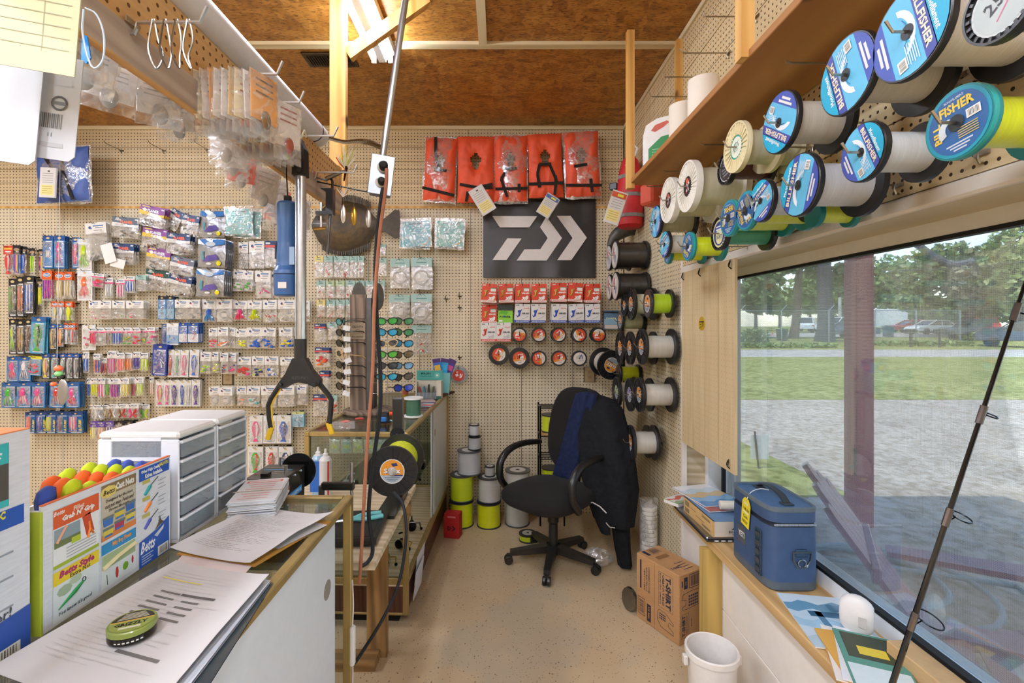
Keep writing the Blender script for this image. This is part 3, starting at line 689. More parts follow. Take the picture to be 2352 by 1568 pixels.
car('dark sedan in front of the white pickup', 1952, 44, R(188), '#5e6a74')
car('white sedan in the parking lot right of the porch post', 2142, 50, R(182), '#f1f3f4')
car('small red car behind the white sedan', 2096, 55, R(170), '#c23a3c')
car('dark pickup truck right of the gate post', 2250, 40.5, R(175), '#46535c', 'truck')
car('red SUV behind the dark pickup', 2236, 58, R(175), '#d2343a', 'suv')
car('dark blue SUV parked closest to the gravel drive', 2345, 33, R(140), '#3c4f66', 'suv')
tr = thing('box_trailer', 'white box trailer parked right of the porch post', 'trailer', (P(2030, 0, 62).x, 62, gz_(62)))
MB().box(-2.6, 2.2, -1.1, 1.1, .6, 2.9, '#eef0f0', .03).build('body', 'paint', tr); MB().box(-3.6, -2.61, -1.0, 1.0, .6, 1.9, '#e2e5e6', .03).build('nose', 'paint', tr)
for a in (-.6, .5): MB().lathe([(.4, 0), (.4, .25), (0, .25)], 12, '#2b2b2b', (a, -1.25, .42), (0, 1, 0)).build('wheel', 'rubber', tr)
for px, Y, c1, c2, lab in ((1796, 40, '#3e4a44', '#9ccf4a', 'grey wheeled bin with a bright green lid by the fence'), (2040, 45, '#59646c', '#4e585f', 'grey wheeled bin right of the porch post')):
    t = thing('wheeled_bin', lab, 'bin', (P(px, 0, Y).x, Y, gz_(Y)))
    MB().prism([(-.26, -.3, .02), (.26, -.3, .02), (.34, -.3, 1.0), (-.34, -.3, 1.0)], (0, .6, 0), c1).build('body', 'plastic', t); MB().box(-.4, .4, -.36, .36, 1.0, 1.07, c2, .02).build('lid', 'plastic', t)
for px, lab in ((2092, 'dark mailbox on a wooden post in front of the white sedan'), (2158, 'low dark mailbox farther along the drive')):
    t = thing('mailbox', lab, 'mailbox', (P(px, 0, 33).x, 33, gz_(33)))
    MB().box(-.06, .06, -.06, .06, 0, .95, '#4b4f4c').build('post', 'board', t)
    MB().prism([(-.35 + 0*a, -.12 + 0, .95) if False else (x, -.13, z) for x, z in ((-.36, .95), (.36, .95), (.36, 1.2), (.28, 1.28), (-.28, 1.28), (-.36, 1.2))], (0, .26, 0), '#31403f').build('box', 'paint', t)
t = thing('utility_pole', 'pale concrete light pole behind the fence left of the porch post', 'pole', (P(1929, 0, 60).x, 60, gz_(60)))
MB().tube([(0, 0, 0), (0, 0, 5.2)], [.2, .16], '#c9c6c0', 8).build('shaft', 'concrete', t)
tag(MB().tube(bez([P(2020, 622, 30), P(2180, 617, 30), P(2420, 595, 30)], 6), .018, '#4a5058', 4).build('power_line', 'rubber'), 'thin black overhead wire crossing in front of the oaks', 'wire')
tag(MB().lathe([(.16, 0), (.15, .03), (.05, .04), (.02, .5), (0, .5)], 8, '#e0662e').build('traffic_cone', 'plastic', loc=(P(1775, 0, 48).x, 48, gz_(48) + .03)), 'small orange traffic cone in the parking lot', 'cone')
# ================================================================ line spools
def seg(r, v0, v1, n=18):
    """part of a disc of radius r between heights v0 and v1 (units of r)"""
    a0, a1 = math.asin(max(-1, min(1, v0))), math.asin(max(-1, min(1, v1)))
    p = [(r*math.cos(a0 + (a1-a0)*i/n), r*math.sin(a0 + (a1-a0)*i/n)) for i in range(n+1)]
    return p + [(-x, y) for x, y in reversed(p)]
def disc2(mb, r, col, y, n=28, cx=0, cz=0): mb.poly([(cx + r*math.cos(2*math.pi*i/n), y, cz + r*math.sin(2*math.pi*i/n)) for i in range(n)], col)
def sg(mb, r, v0, v1, col, y): mb.poly([(a, y, b) for a, b in seg(r, v0, v1)], col)
def bars(mb, cx, cz, w, h, col, y, n=9, vert=True):
    for k in range(n):
        t = (k + .5)/n - .5; ww = (.3 + .5*((k*7) % 5)/5)/n
        if vert: mb.rect(cx + t*w, cz, w*ww, h, col, y)
        else: mb.rect(cx, cz + t*h, w, h*ww, col, y)
def barcode(mb, cx, cz, w, h, y, rot=0):
    mb.rect(cx, cz, w, h, '#efece4', y); bars(mb, cx, cz, w*.8, h*.7, '#6f6a60', y - .0002)
def lab_bill(mb, r):
    disc2(mb, r, '#62bcdf', 0); e = -.0004
    sg(mb, r, .52, 1, '#14a8cc', e); sg(mb, r, .24, .54, '#3d4a9c', e)
    mb.text('BILLFISHER', 0, .385*r, .19*r, '#f6e6c2', 2*e, w=1.5*r, bold=.03)
    mb.text('Monofilament', .05*r, .65*r, .15*r, '#eef4f5', 2*e, w=1.0*r, bold=.03)
    sg(mb, r, -1, -.56, '#3f55ad', e)
    for k in range(2): mb.rect(-.02*r, (-.66 - .13*k)*r, (.85 - .3*k)*r, .08*r, '#e6e4dc', 2*e)
    o_ = [(.62*math.cos(R(a)) - .1, .50*math.sin(R(a)) - .28) for a in range(15, 166, 15)]
    i_ = [(.50*math.cos(R(a)) - .06, .30*math.sin(R(a)) - .24) for a in range(160, 19, -15)]
    mb.poly([(a*r, 2*e, b*r) for a, b in o_ + i_], '#eef3f4')
    mb.tube([(-.1*r + .42*r*math.cos(R(a)), 3*e, -.32*r + .34*r*math.sin(R(a))) for a in range(30, 150, 20)], .012*r, '#2f7fae', 3)
    barcode(mb, .66*r, -.3*r, .3*r, .24*r, 4*e)
    for k in range(6): mb.rect(.5*r, (.12 - .055*k)*r, (.6 - .1*(k % 2))*r, .026*r, '#d4e8ee', 3*e)
    disc2(mb, .17*r, '#14161a', 5*e, 16)
def lab_fisher(mb, r):
    e = -.0004; disc2(mb, r, '#1f93ab', 0); disc2(mb, r*.9, '#2c619b', e)
    mb.text('FISHER', .05*r, .5*r, .3*r, '#f0cf4a', 2*e, w=1.05*r, bold=.035); mb.text('MONOFILAMENT', 0, .74*r, .08*r, '#d8e2e8', 2*e, w=.6*r)
    mb.text('BILL', -.62*r, -.05*r, .24*r, '#f0cf4a', 2*e, w=.62*r, rot=R(90), bold=.035)
    barcode(mb, .52*r, .08*r, .42*r, .26*r, 4*e)
    for k in range(5): mb.rect(.3*r, (-.2 - .07*k)*r, .6*r, .03*r, '#c9b96a', 3*e)
    for k in range(3): mb.rect(0, (-.6 - .09*k)*r, (.8 - .2*k)*r, .045*r, '#c8d4da', 2*e)
    mb.poly([(-.28*r + .3*r*math.cos(R(a)), 3*e, -.1*r + .34*r*math.sin(R(a))) for a in range(60, 240, 20)] + [(-.2*r + .16*r*math.cos(R(a)), 3*e, -.1*r + .2*r*math.sin(R(a))) for a in range(220, 60, -20)], '#dfe8ec')
    disc2(mb, .24*r, '#20282c', 6*e, 16)
def lab_sufix(mb, r, word='Sufix', c='#e0902a', low='#a9b4bd', dark='#2a2f63'):
    e = -.0003; disc2(mb, r, '#d9d7cf', 0); disc2(mb, r*.92, c, e); sg(mb, r*.92, -1, -.35, low, 2*e)
    mb.poly([(a*r, 2*e, b*r) for a, b in ((-.1, .62), (.35, .68), (.45, .45), (.05, .38))], dark)
    mb.text(word, .02*r + .003*r, .02*r, .44*r, dark, 2*e, w=1.42*r, bold=.06); mb.text(word, 0, .04*r, .42*r, '#f2efe6', 3*e, w=1.38*r, bold=.03)
    mb.rect(.4*r, -.33*r, .9*r, .1*r, dark, 3*e)
    for k in range(3): mb.rect(0, (-.5 - .13*k)*r, (1.2 - .3*k)*r, .05*r, '#5c6470', 3*e)
    disc2(mb, .13*r, '#e8e6e0', 4*e, 12)
def lab_suf_side(mb, r): lab_sufix(mb, r)
def lab_white(mb, r):
    e = -.0003; disc2(mb, r, '#1e1c1c', 0)
    mb.rect(0, 0, 1.5*r, .16*r, '#d4452e', e, R(55)); disc2(mb, .3*r, '#d9634a', e, 10, -.1*r, .55*r)
    for k, (a, b) in enumerate(((-.25, .15), (.05, .05), (.2, -.3), (-.2, -.35), (.3, .3))): mb.rect(a*r, b*r, .3*r, .2*r, '#e9e6de', 2*e, R(50 + 20*k))
def lab_green(mb, r):
    e = -.0003; disc2(mb, r, '#1f9c86', 0); disc2(mb, r*.86, '#eeecd9', e)
    for k in range(4): mb.rect(0, (.3 - .2*k)*r, (.9 - .2*(k % 2))*r, .06*r, '#7fa89a', 2*e, R(20))
    mb.tube(arc((0, 2*e, 0), .4*r, 0, 4, 8), .03*r, '#3f8a7a', 3)
def lab_dark(mb, r):
    e = -.0003; disc2(mb, r, '#d9d9d4', 0); disc2(mb, r*.94, '#26242b', e)
    for k in range(5): mb.rect(0, (.5 - .25*k)*r, (1.2 - .2*abs(k-2))*r, .1*r, '#8c8a90', 2*e, R(8))
def lab_silver(mb, r):
    e = -.0003; disc2(mb, r, '#c9ccc9', 0); disc2(mb, r*.92, '#b4bdb9', e)
    mb.text('25', -.2*r, .1*r, .5*r, '#2a2a30', 2*e, rot=.6); mb.rect(.2*r, -.1*r, .05*r, 1.1*r, '#c46a86', 2*e, -.6)
def lab_navy(mb, r):
    e = -.0003; disc2(mb, r, '#e3dc9a', 0); disc2(mb, r*.86, '#22408a', e); disc2(mb, r*.55, '#e8e0a4', 2*e, cz=-.2*r)
    for k in range(3): mb.rect(0, (.5 - .2*k)*r, 1.0*r, .1*r, '#e8ecf2', 3*e)
    mb.text('X-FIT', 0, -.25*r, .3*r, '#22408a', 3*e, w=.9*r)
def lab_red(mb, r):
    e = -.0003; disc2(mb, r, '#cfcac2', 0)
    for k, (a, b) in enumerate(((-.3, .4), (.2, .3), (-.1, 0), (.25, -.3), (-.25, -.4))): mb.rect(a*r, b*r, .55*r, .2*r, ('#b8352c', '#f1eeea', '#b8352c', '#46669c', '#f1eeea')[k], e, R(70))
def lab_j(mb, r, white=False):
    e = -.0003; disc2(mb, r, '#e6dcd0', 0)
    if white:
        for k in range(3): mb.rect(-.1*r, (.45 - .14*k)*r, .8*r, .04*r, '#8b8f96', e, R(15))
        mb.text('J', .45*r, .12*r, .75*r, '#2a4fa8', 2*e, bold=.05); mb.tube([(-.5*r, e, -.45*r), (0, e, -.3*r), (.5*r, e, -.5*r)], .02*r, '#8b8f96', 3)
    else:
        sg(mb, r, -.42, 1, '#d8421f', e); sg(mb, r, -.42, -.1, '#e28a2c', 2*e)
        mb.text('J', -.5*r, .22*r, .8*r, '#b89a3a', 3*e, bold=.06); mb.text('BRAID', .28*r, .5*r, .2*r, '#f4efe6', 3*e, w=.85*r, bold=.04); mb.text('x8', .35*r, .1*r, .5*r, '#f8f4ee', 3*e, bold=.06, shear=.2)
        mb.rect(.3*r, -.27*r, .6*r, .16*r, '#efe9df', 3*e); mb.text('DAIWA', 0, -.66*r, .13*r, '#3c3833', 3*e, w=.5*r)
    disc2(mb, .09*r, '#15120f', 4*e, 10)
def spool(c, ax, L, r, fl, bar, lab, rot=0, lr=.95, br=.66, ft=.014, label='', grp=None, ribs=0, hub=True, rim=None, mat='mono', cat='line spool', up=None):
    """spool with its front flange centred at c, body running along ax; the label faces against ax"""
    t = thing('line_spool', label, cat, c, 0, grp)
    x, y, z = basis(ax)
    fmat = 'plastic'
    prof = [(r*.3, -.0005), (r*.985, -.0005), (r, .002), (r, ft - .002), (r*.985, ft), (r*.3, ft)]
    m = MB().lathe(prof, 36, fl, (0, 0, 0), z)
    if rim: m.lathe([(r, 0), (r*1.005, .002), (r*1.005, ft*.5)], 36, rim, (0, 0, 0), z)
    if ribs:
        for k in range(ribs):
            a = 2*math.pi*k/ribs; d = x*math.cos(a) + y*math.sin(a); s_ = z.cross(d)*.0022
            p0, p1 = d*r*max(lr, .3), d*r*.97
            m.prism([p0 - s_, p1 - s_, p1 + s_, p0 + s_], z*-.004, fl)
        m.lathe([(r*.93, 0), (r*.93, -.005), (r, -.005), (r, 0)], 36, fl, (0, 0, 0), z)
    m.build('flange', fmat, t, smooth=True)
    MB().lathe([(r*.3, 0), (r, 0), (r, ft), (r*.3, ft)], 32, fl, z*(L - ft), z).build('flange', fmat, t, smooth=True)
    n = 10; MB().lathe([(r*br*(1 + .006*math.sin(i*2.1)), ft + (L - 2*ft)*i/n) for i in range(n+1)], 32, bar, (0, 0, 0), z).build('wound_line', mat, t, smooth=True)
    if lab:
        # label plane: local x right, -y toward the viewer, z up
        vz = (up or V((0, 0, 1))); vz = (vz - z*vz.dot(z)).normalized(); vx = vz.cross(-z)
        M = Matrix((( vx.x, z.x, vz.x, 0), (vx.y, z.y, vz.y, 0), (vx.z, z.z, vz.z, 0), (0, 0, 0, 1)))
        m = MB(Matrix.Translation(z*-.0012) @ M @ Matrix.Rotation(-rot, 4, 'Y')); lab(m, r*lr); m.build('label', 'print', t)
    return t
BLK = '#1d1d1f'; CLR = '#e6e0d0'; YEL = '#dcea1c'; TEAL = '#1d7f82'; WHT = '#ebe6d8'
def side_spool(px, py, Xf, Xb, d_px, fl, bar, lab, label, rot=0, hk=True, grp=None, **kw):
    Y = Xf*F/(px - VX); z = P(px, py, Y).z; r = d_px/2*Y/F
    t = spool((Xf, Y, z), (1, 0, 0), Xb - Xf, r, fl, bar, lab, rot, label=label, grp=grp, **kw)
    if hk: hook((XR - .001, Y, z), (-1, 0, 0), XR - Xf + .028, 'wire hook through the ' + ' '.join(label.split(',')[0].split()[:12]), 'hooks holding spools on the right wall', '#b4aea2', .02, .003)
    return t
G1 = 'fishing line spools on hooks above the window'
side_spool(2087, 73, .75, .955, 214, BLK, CLR, lab_bill, 'biggest clear line spool with a blue marlin label, under the shelf by the top edge', R(-75), grp=G1)
side_spool(1944, 172, .75, .925, 178, BLK, CLR, lab_bill, 'large clear line spool with a blue marlin label and torn clear tape on its rim', R(108), grp=G1)
side_spool(1790, 282, .75, .905, 138, BLK, CLR, lab_bill, 'clear line spool whose blue marlin label has a white torn patch over the lettering', R(147), grp=G1)
side_spool(1835, 425, .75, .915, 144, BLK, '#d2d4d8', lab_bill, 'clear line spool with blue marlin label and a teal spool behind it', R(70), grp=G1)
side_spool(1980, 350, .75, .885, 134, BLK, '#d2d4d4', lab_bill, 'clear line spool with blue marlin label between the lime spool and the torn one', R(-65), grp=G1)
side_spool(2200, 282, .75, .90, 166, TEAL, YEL, lab_fisher, 'lime line spool with teal flanges and a navy label, biggest of the lime ones', R(8), grp=G1, rim='#2f9a94')
side_spool(1692, 338, .75, .865, 114, '#e4d7ac', '#d8d2b4', lab_green, 'cream-flanged clear line spool with a green ringed label', 0, lr=.48, ribs=24, ft=.012, grp=G1)
side_spool(1752, 343, .875, .97, 108, '#e0d6b4', '#d6d0a8', None, 'cream-flanged clear spool hung behind the green ringed one', 0, grp=G1, hk=False)
side_spool(1668, 386, .80, .95, 76, BLK, '#57262a', lab_dark, 'small black spool of maroon line behind the cream-flanged spool', 0, lr=.8, ribs=20, grp=G1)
side_spool(1580, 428, .75, .955, 116, WHT, '#d5cfae', lab_white, 'large white-flanged line spool with a small black and red label', 0, lr=.4, ribs=28, ft=.022, br=.72, grp=G1)
side_spool(1536, 460, .75, .955, 102, WHT, '#cfcba4', lab_white, 'white-flanged line spool next to the shelf end, with a small black label', 0, lr=.36, ribs=28, ft=.022, br=.72, grp=G1)
side_spool(1506, 509, .76, .94, 74, BLK, '#c5c0a0', lab_bill, 'clear line spool with blue marlin label under the shelf end', R(60), grp=G1)
side_spool(1527, 561, .75, .87, 61, BLK, '#c9c6bc', lab_bill, 'small clear line spool with blue marlin label beside the lime spool', R(20), grp=G1)
side_spool(1533, 583, .80, .97, 46, TEAL, YEL, lab_fisher, 'small lime spool with teal flanges hidden below the small clear one', 0, grp=G1)
side_spool(1580, 566, .75, .885, 66, TEAL, YEL, lab_fisher, 'lime line spool with teal flanges beside the small clear spool', R(150), grp=G1, rim='#2f9a94')
side_spool(1653, 536, .76, .93, 78, BLK, '#3f9a78', lab_navy, 'black spool of green braid with a navy and cream label', 0, lr=.82, ribs=26, grp=G1)
side_spool(1674, 501, .75, .94, 84, TEAL, '#d5e460', lab_fisher, 'teal spool of pale lime line with the reading-upright navy label', 0, grp=G1, rim='#2f9a94')
side_spool(1713, 484, .75, .94, 90, TEAL, '#d5e04a', lab_fisher, 'teal spool of lime line with a tilted navy label beside the marlin spool', R(115), grp=G1, rim='#2f9a94')
side_spool(1748, 461, .75, .90, 98, BLK, '#cdd6e2', lab_bill, 'small clear line spool with blue marlin label next to the teal spools', R(25), grp=G1)
side_spool(1866, 492, .86, .97, 60, TEAL, '#cfe04a', None, 'teal-flanged spool tucked behind the marlin spool over the window', 0, grp=G1, hk=False)
side_spool(2300, 8, .70, .83, 170, BLK, '#6d2a34', lab_silver, 'black spool with a silver handwritten label overlapping the biggest clear spool', 0, lr=.8, ribs=24, grp=G1, hk=False)
# spools on the far sheet of the right wall
G2 = 'fishing line spools on the corner sheet of the right wall'
def far(px, py, d, Xf, Xb, fl, bar, lab, label, **kw): return side_spool(px, py, Xf, Xb, d, fl, bar, lab, label, grp=G2, **kw)
DK = '#2c2824'
far(1412, 586, 66, .78, .985, BLK, DK, lab_red, 'black line spool at the top of the corner sheet, front one of the pair', lr=.9, br=.88)
far(1398, 592, 60, .78, .93, BLK, DK, lab_red, 'black line spool behind the top black spool', lr=.9, br=.88)
far(1413, 657, 66, .78, .985, BLK, DK, lab_red, 'black line spool second from the top of the corner sheet, front one of its pair', lr=.9, br=.88)
far(1399, 660, 60, .78, .93, BLK, DK, lab_red, 'black line spool behind the second black spool', lr=.9, br=.88)
RB = dict(lr=.46, ribs=18, br=.62)
far(1487, 697, 66, .835, .965, BLK, '#b4d81e', lab_sufix, 'bright green line spool with an orange label on the corner sheet', lr=.62, br=.68)
far(1449, 698, 74, .83, .975, BLK, '#cfd0b4', lab_sufix, 'clear line spool with black ribbed flange just left of the bright green one', **RB)
far(1434, 701, 50, .82, .95, BLK, '#c9c9b0', lab_sufix, 'small clear spool half hidden behind the ribbed flange spool', **RB)
far(1424, 738, 50, .83, .985, BLK, '#c9c9a4', lab_sufix, 'pale clear spool below the ribbed flange spool', lr=.62, br=.68)
far(1473, 796, 82, .80, .975, BLK, '#cfcdc4', lab_sufix, 'large clear spool in the middle row, nearest the window', **RB)
far(1446, 799, 76, .80, .95, BLK, YEL, lab_sufix, 'lime spool with black flange in the middle of the middle row', **RB)
far(1424, 799, 76, .80, .95, BLK, YEL, lab_sufix, 'lime spool with black flange at the back wall end of the middle row', **RB)
far(1468, 906, 80, .80, .985, BLK, '#d3cfc4', lab_sufix, 'large clear spool in the row below the middle, nearest the window', **RB)
far(1446, 906, 76, .80, .93, BLK, '#c9c9bc', lambda m, r: lab_sufix(m, r, c='#8c86b4'), 'clear spool with a lilac label left of the large clear one', **RB)
far(1416, 900, 70, .80, .93, BLK, '#b4b0a4', lambda m, r: lab_sufix(m, r, c='#a9c48a'), 'grey line spool with a pale green label next to the chair top', **RB)
far(1420, 858, 44, .84, .985, BLK, '#c6d01c', None, 'small lime spool above the pale green labelled one', br=.75)
far(1447, 1016, 80, .80, .955, BLK, '#d0ccc0', lab_sufix, 'lowest large clear spool on the corner sheet, nearest the window', **RB)
far(1432, 1013, 74, .80, .96, BLK, '#c9c5b8', lab_sufix, 'lowest clear spool half hidden by the jacket', **RB)
# spools and lure boxes on the back wall
def P2(px, py, d=0.0): return P(px, py, YB - d)
big = P2(1404, 838, .36)
spool(big, (-.22, .97, .10), .15, 34/F*big.y, BLK, '#d3cdbd', lambda m, r: lab_sufix(m, r, 'ELITE', c='#e89a2c'), R(150), label='large clear spool with an orange and silver label facing out near the corner', lr=.52, ribs=22, br=.7)
G3 = 'round braid spools on the back wall'
rots = [170, 15, 40, -70, 175]
for k, (px, d, rt) in enumerate(zip((1193, 1238, 1284, 1331, 1375), (.13, .13, .16, .20, .18), rots)):
    c = P2(px, 769, d)
    spool(c, (0, 1, 0), .035, 17.5/F*c.y, BLK, '#8a8a80', lab_j, R(rt), .78, label=('round braid spool with a red label, %s in the upper round row' % ('first', 'second', 'third', 'fourth', 'last')[k]), grp=G3, ft=.01, br=.8)
    hook((c.x, YB - .001, c.z + .004), (0, -1, 0), d + .02, 'wire peg hook holding a braid spool on the back wall', 'hooks for braid spools', '#4a453c')
    if d > .15: spool(c + V((0, .04, 0)), (0, 1, 0), .035, 17.5/F*c.y, BLK, '#8a8a80', None, 0, label='plain black braid spool behind a red labelled one', grp='hidden braid spools', ft=.01, br=.8)
for k, (px, py, r_, d, rt) in enumerate(((1146, 814, 24, .10, 60), (1193, 822, 24, .10, 10), (1238, 823, 18, .13, 95), (1284, 823, 18, .17, 15), (1331, 823, 18, .17, 20))):
    c = P2(px, py, d)
    spool(c, (0, 1, 0), .03, r_/F*c.y, BLK, '#8a8a80', (lambda m, r: lab_j(m, r, True)) if k == 4 else lab_j, R(rt), .62 if r_ > 20 else .78,
          label=('wide-rimmed black braid spool with red label, first in the lower round row', 'wide-rimmed black braid spool with red label, second in the lower round row', 'round braid spool with a red label turned sideways in the lower row', 'round braid spool with an upright red label in the lower row', 'round braid spool with a white label in the lower row')[k], grp=G3, ft=.01, br=.8, ribs=18 if r_ > 20 else 0)
    hook((c.x, YB - .001, c.z + .004), (0, -1, 0), d + .02, 'wire peg hook holding a braid spool on the back wall', 'hooks for braid spools', '#4a453c')
# ================================================================ packets on the back wall
CC = dict(pink='#e8508c', chartreuse='#c9e026', orange='#f0773a', blue='#2f62c4', red='#d03c34', white='#e8e4dc', silver='#b4b8bc', purple='#5b3c9e', green='#4fb03e', clear='#cfcac0',
          brown='#8c5a38', gold='#c6a552', black='#26262a', yellow='#ecd53a', peach='#f0a878', navy='#22386c', teal='#58b4b8', grey='#8c8c8c')
HC = dict(W=('#ece8e0', 'white'), K=('#232326', 'black'), R=('#d8402c', 'red'), O=('#e05f28', 'orange'), N=('#22406e', 'navy'), T=('#a4c4bc', 'pale teal'), Pk=('#ece8e0', 'pink-banded'),
          Y=('#e8d48c', 'yellow'), U=('#6a4c9c', 'purple'), B=('#2a5cae', 'blue'), NR=('#243c6a', 'navy and red'), G=('#b9cfa4', 'pale green'))
NM = dict(worm='soft worm', fish='fish lure', squid='squid lure', jig='jig', coil='leader', clear='small tackle', shad='shad tail')
rng = random.Random(11)
def pouch_mesh(w, z0, z1, bulge, seed, name='packet'):
    r = random.Random(seed); nu, nv = 5, 6; J = [[(r.uniform(-1, 1), r.uniform(-1, 1)) for _ in range(nu+1)] for _ in range(nv+1)]
    def fn(sgn):
        def f(u, v):
            i, j = round(u*nu), round(v*nv); jx, jy = J[j][i]; ed = math.sin(math.pi*u)*math.sin(math.pi*min(1, v*.93 + .05))
            return ((u-.5)*w*(1 + .03*jx), sgn*bulge*(max(ed, 0)**.6 + .28*jy*(ed > .05)), z0 + (z1 - z0)*v + .02*(z1 - z0)*jx*(v > .9))
        return f
    m = MB(); m.grid(fn(-1), nu, nv, '#ffffff'); m.grid(fn(.5), nu, nv, '#ffffff'); return m
def header_mesh(w, h, key, seed):
    m = MB(); c, _ = HC[key]; r = random.Random(seed); y = -.0026; z = 0.0
    m.box(-w/2, w/2, -.0022, .0022, -h, z, c)
    if key in ('W', 'Pk'):
        m.text('b', -w*.3, -h*.35, h*.3, '#3c5a8c', y, bold=.08) if False else m.ball((-w*.28, y, -h*.42), h*.13, '#3d4f7a', 6, 4, (1, .08, 1)); m.ball((-w*.22, y-.0002, -h*.5), h*.08, r.choice(['#d0a030', '#c84838', '#3868b0']), 6, 4, (1, .08, 1))
        m.rect(w*.12, -h*.3, w*.5, h*.1, '#3f78b0', y); m.rect(w*.16, -h*.48, w*.36, h*.07, '#74879c', y)
        if key == 'Pk': m.rect(0, -h*.86, w*.98, h*.22, '#e0287c', y)
        else: m.rect(w*.1, -h*.7, w*.4, h*.06, '#a09a92', y)
    elif key == 'O': m.ball((0, y, -h*.5), h*.36, '#e8e6e2', 10, 5, (1.25, .05, .72)); m.ball((0, y-.001, -h*.5), h*.3, '#2a5a9c', 10, 5, (1.25, .05, .62)); m.rect(0, -h*.5, w*.5, h*.14, '#e9eef2', y - .0022)
    elif key == 'K': m.ball((0, y, -h*.5), h*.26, '#a99070', 8, 4, (1.3, .05, .7)); m.rect(w*.1, -h*.75, w*.4, h*.12, '#d8d4cc', y)
    elif key in ('N', 'B', 'U'): m.rect(-w*.1, -h*.3, w*.6, h*.2, '#e4e2dc', y); m.rect(.1*w, -h*.62, w*.5, h*.14, '#c9ccd2', y)
    elif key == 'NR': m.rect(0, -h*.68, w, h*.3, '#d4524a', y); m.rect(-w*.2, -h*.3, w*.4, h*.22, '#dfe0e0', y)
    elif key in ('T', 'Y', 'G'): m.tube(arc((0, y, -h*.55), w*.22, .5, 2.6, 6), h*.035, '#3f7f78', 3); m.rect(0, -h*.55, w*.5, h*.12, '#5d8f88', y)
    elif key == 'R': m.rect(0, -h*.35, w*.8, h*.2, '#f0c24a', y); m.rect(0, -h*.7, w*.6, h*.15, '#f0ece4', y)
    return m
def lure_mesh(kind, cols, w, h, seed):
    """content filling a box w x h, hanging from z=0 down to -h"""
    m = MB(); r = random.Random(seed); cs = [CC[c] for c in cols]
    if kind == 'worm':
        n = max(3, min(6, int(w/.011)))
        for k in range(n):
            x = (k - (n-1)/2)*w*.84/n; c = cs[k % len(cs)]; dx = r.uniform(-.004, .004)
            m.tube([(x, -.003, -h*.04), (x + dx, -.004, -h*.5), (x - dx*.5, -.003, -h*.8), (x + dx*1.5, -.004, -h*(.9 + .08*r.random()))], [w*.34/n, w*.46/n, w*.3/n, w*.16/n], c, 5)
    elif kind == 'fish':
        o = [(-.12, 0), (.12, 0), (.34, -.25), (.32, -.5), (.12, -.78), (.08, -.86), (.26, -1), (-.26, -1), (-.08, -.86), (-.14, -.78), (-.3, -.5), (-.34, -.25)]
        m.prism([(a*w, -.002, b*h) for a, b in o], (0, -.006, 0), cs[0])
        if len(cs) > 1: m.prism([(a*w*.45 + w*.1, -.0082, b*h*.8 - h*.05) for a, b in o[:10]], (0, -.001, 0), cs[1])
        m.ball((w*.02, -.009, -h*.14), w*.06, '#f0f0e8', 6, 4)
    elif kind == 'squid':
        m.tube([(0, -.004, -h*.02), (0, -.006, -h*.2), (0, -.006, -h*.45)], [w*.08, w*.2, w*.16], cs[0], 7)
        for k in range(7):
            x = (k-3)*w*.085; m.tube([(x*.5, -.005, -h*.42), (x*1.2, -.007, -h*.7), (x*1.5 + r.uniform(-.003, .003), -.005, -h*r.uniform(.85, 1))], [w*.05, w*.045, w*.02], cs[k % len(cs)], 4)
    elif kind == 'jig':
        for k in range(11):
            x, z = r.uniform(-.36, .36)*w, -h*r.uniform(.3, .9); m.ball((x, -.005, z), w*r.uniform(.09, .15), r.choice(cs), 6, 4, (1.3, .6, .8))
            m.tube([(x, -.004, z), (x + w*.1, -.006, z - h*.05), (x + w*.14, -.005, z + h*.06)], w*.012, '#9a9a98', 3)
    elif kind == 'coil':
        for k in range(3): m.tube(arc((0, -.003 - .002*k, -h*.5), min(w, h)*(.40 - .03*k), 0, 6.0, 18), w*.016, cs[k % len(cs)], 4)
        m.rect(0, -h*.5, w*.4, h*.3, '#ded9d0', -.002)
    elif kind == 'shad':
        for s in (-1, 1):
            m.tube([(s*w*.32, -.004, 0), (s*w*.22, -.006, -h*.35), (s*w*.1, -.005, -h*.6), (s*w*.3, -.004, -h*.95)], [w*.03, w*.13, w*.08, w*.1], cs[(s > 0) % len(cs)], 5)
        m.rect(0, -h*.45, w*.5, h*.35, '#e6e2da', -.001)
    else:
        for k in range(6):
            x, z = r.uniform(-.36, .36)*w, -h*r.uniform(.3, .9); c = r.choice(cs); m.tube([(x, -.003, z), (x + r.uniform(-.2, .2)*w, -.006, z - h*r.uniform(.05, .2))], w*.035, c, 4)
    return m
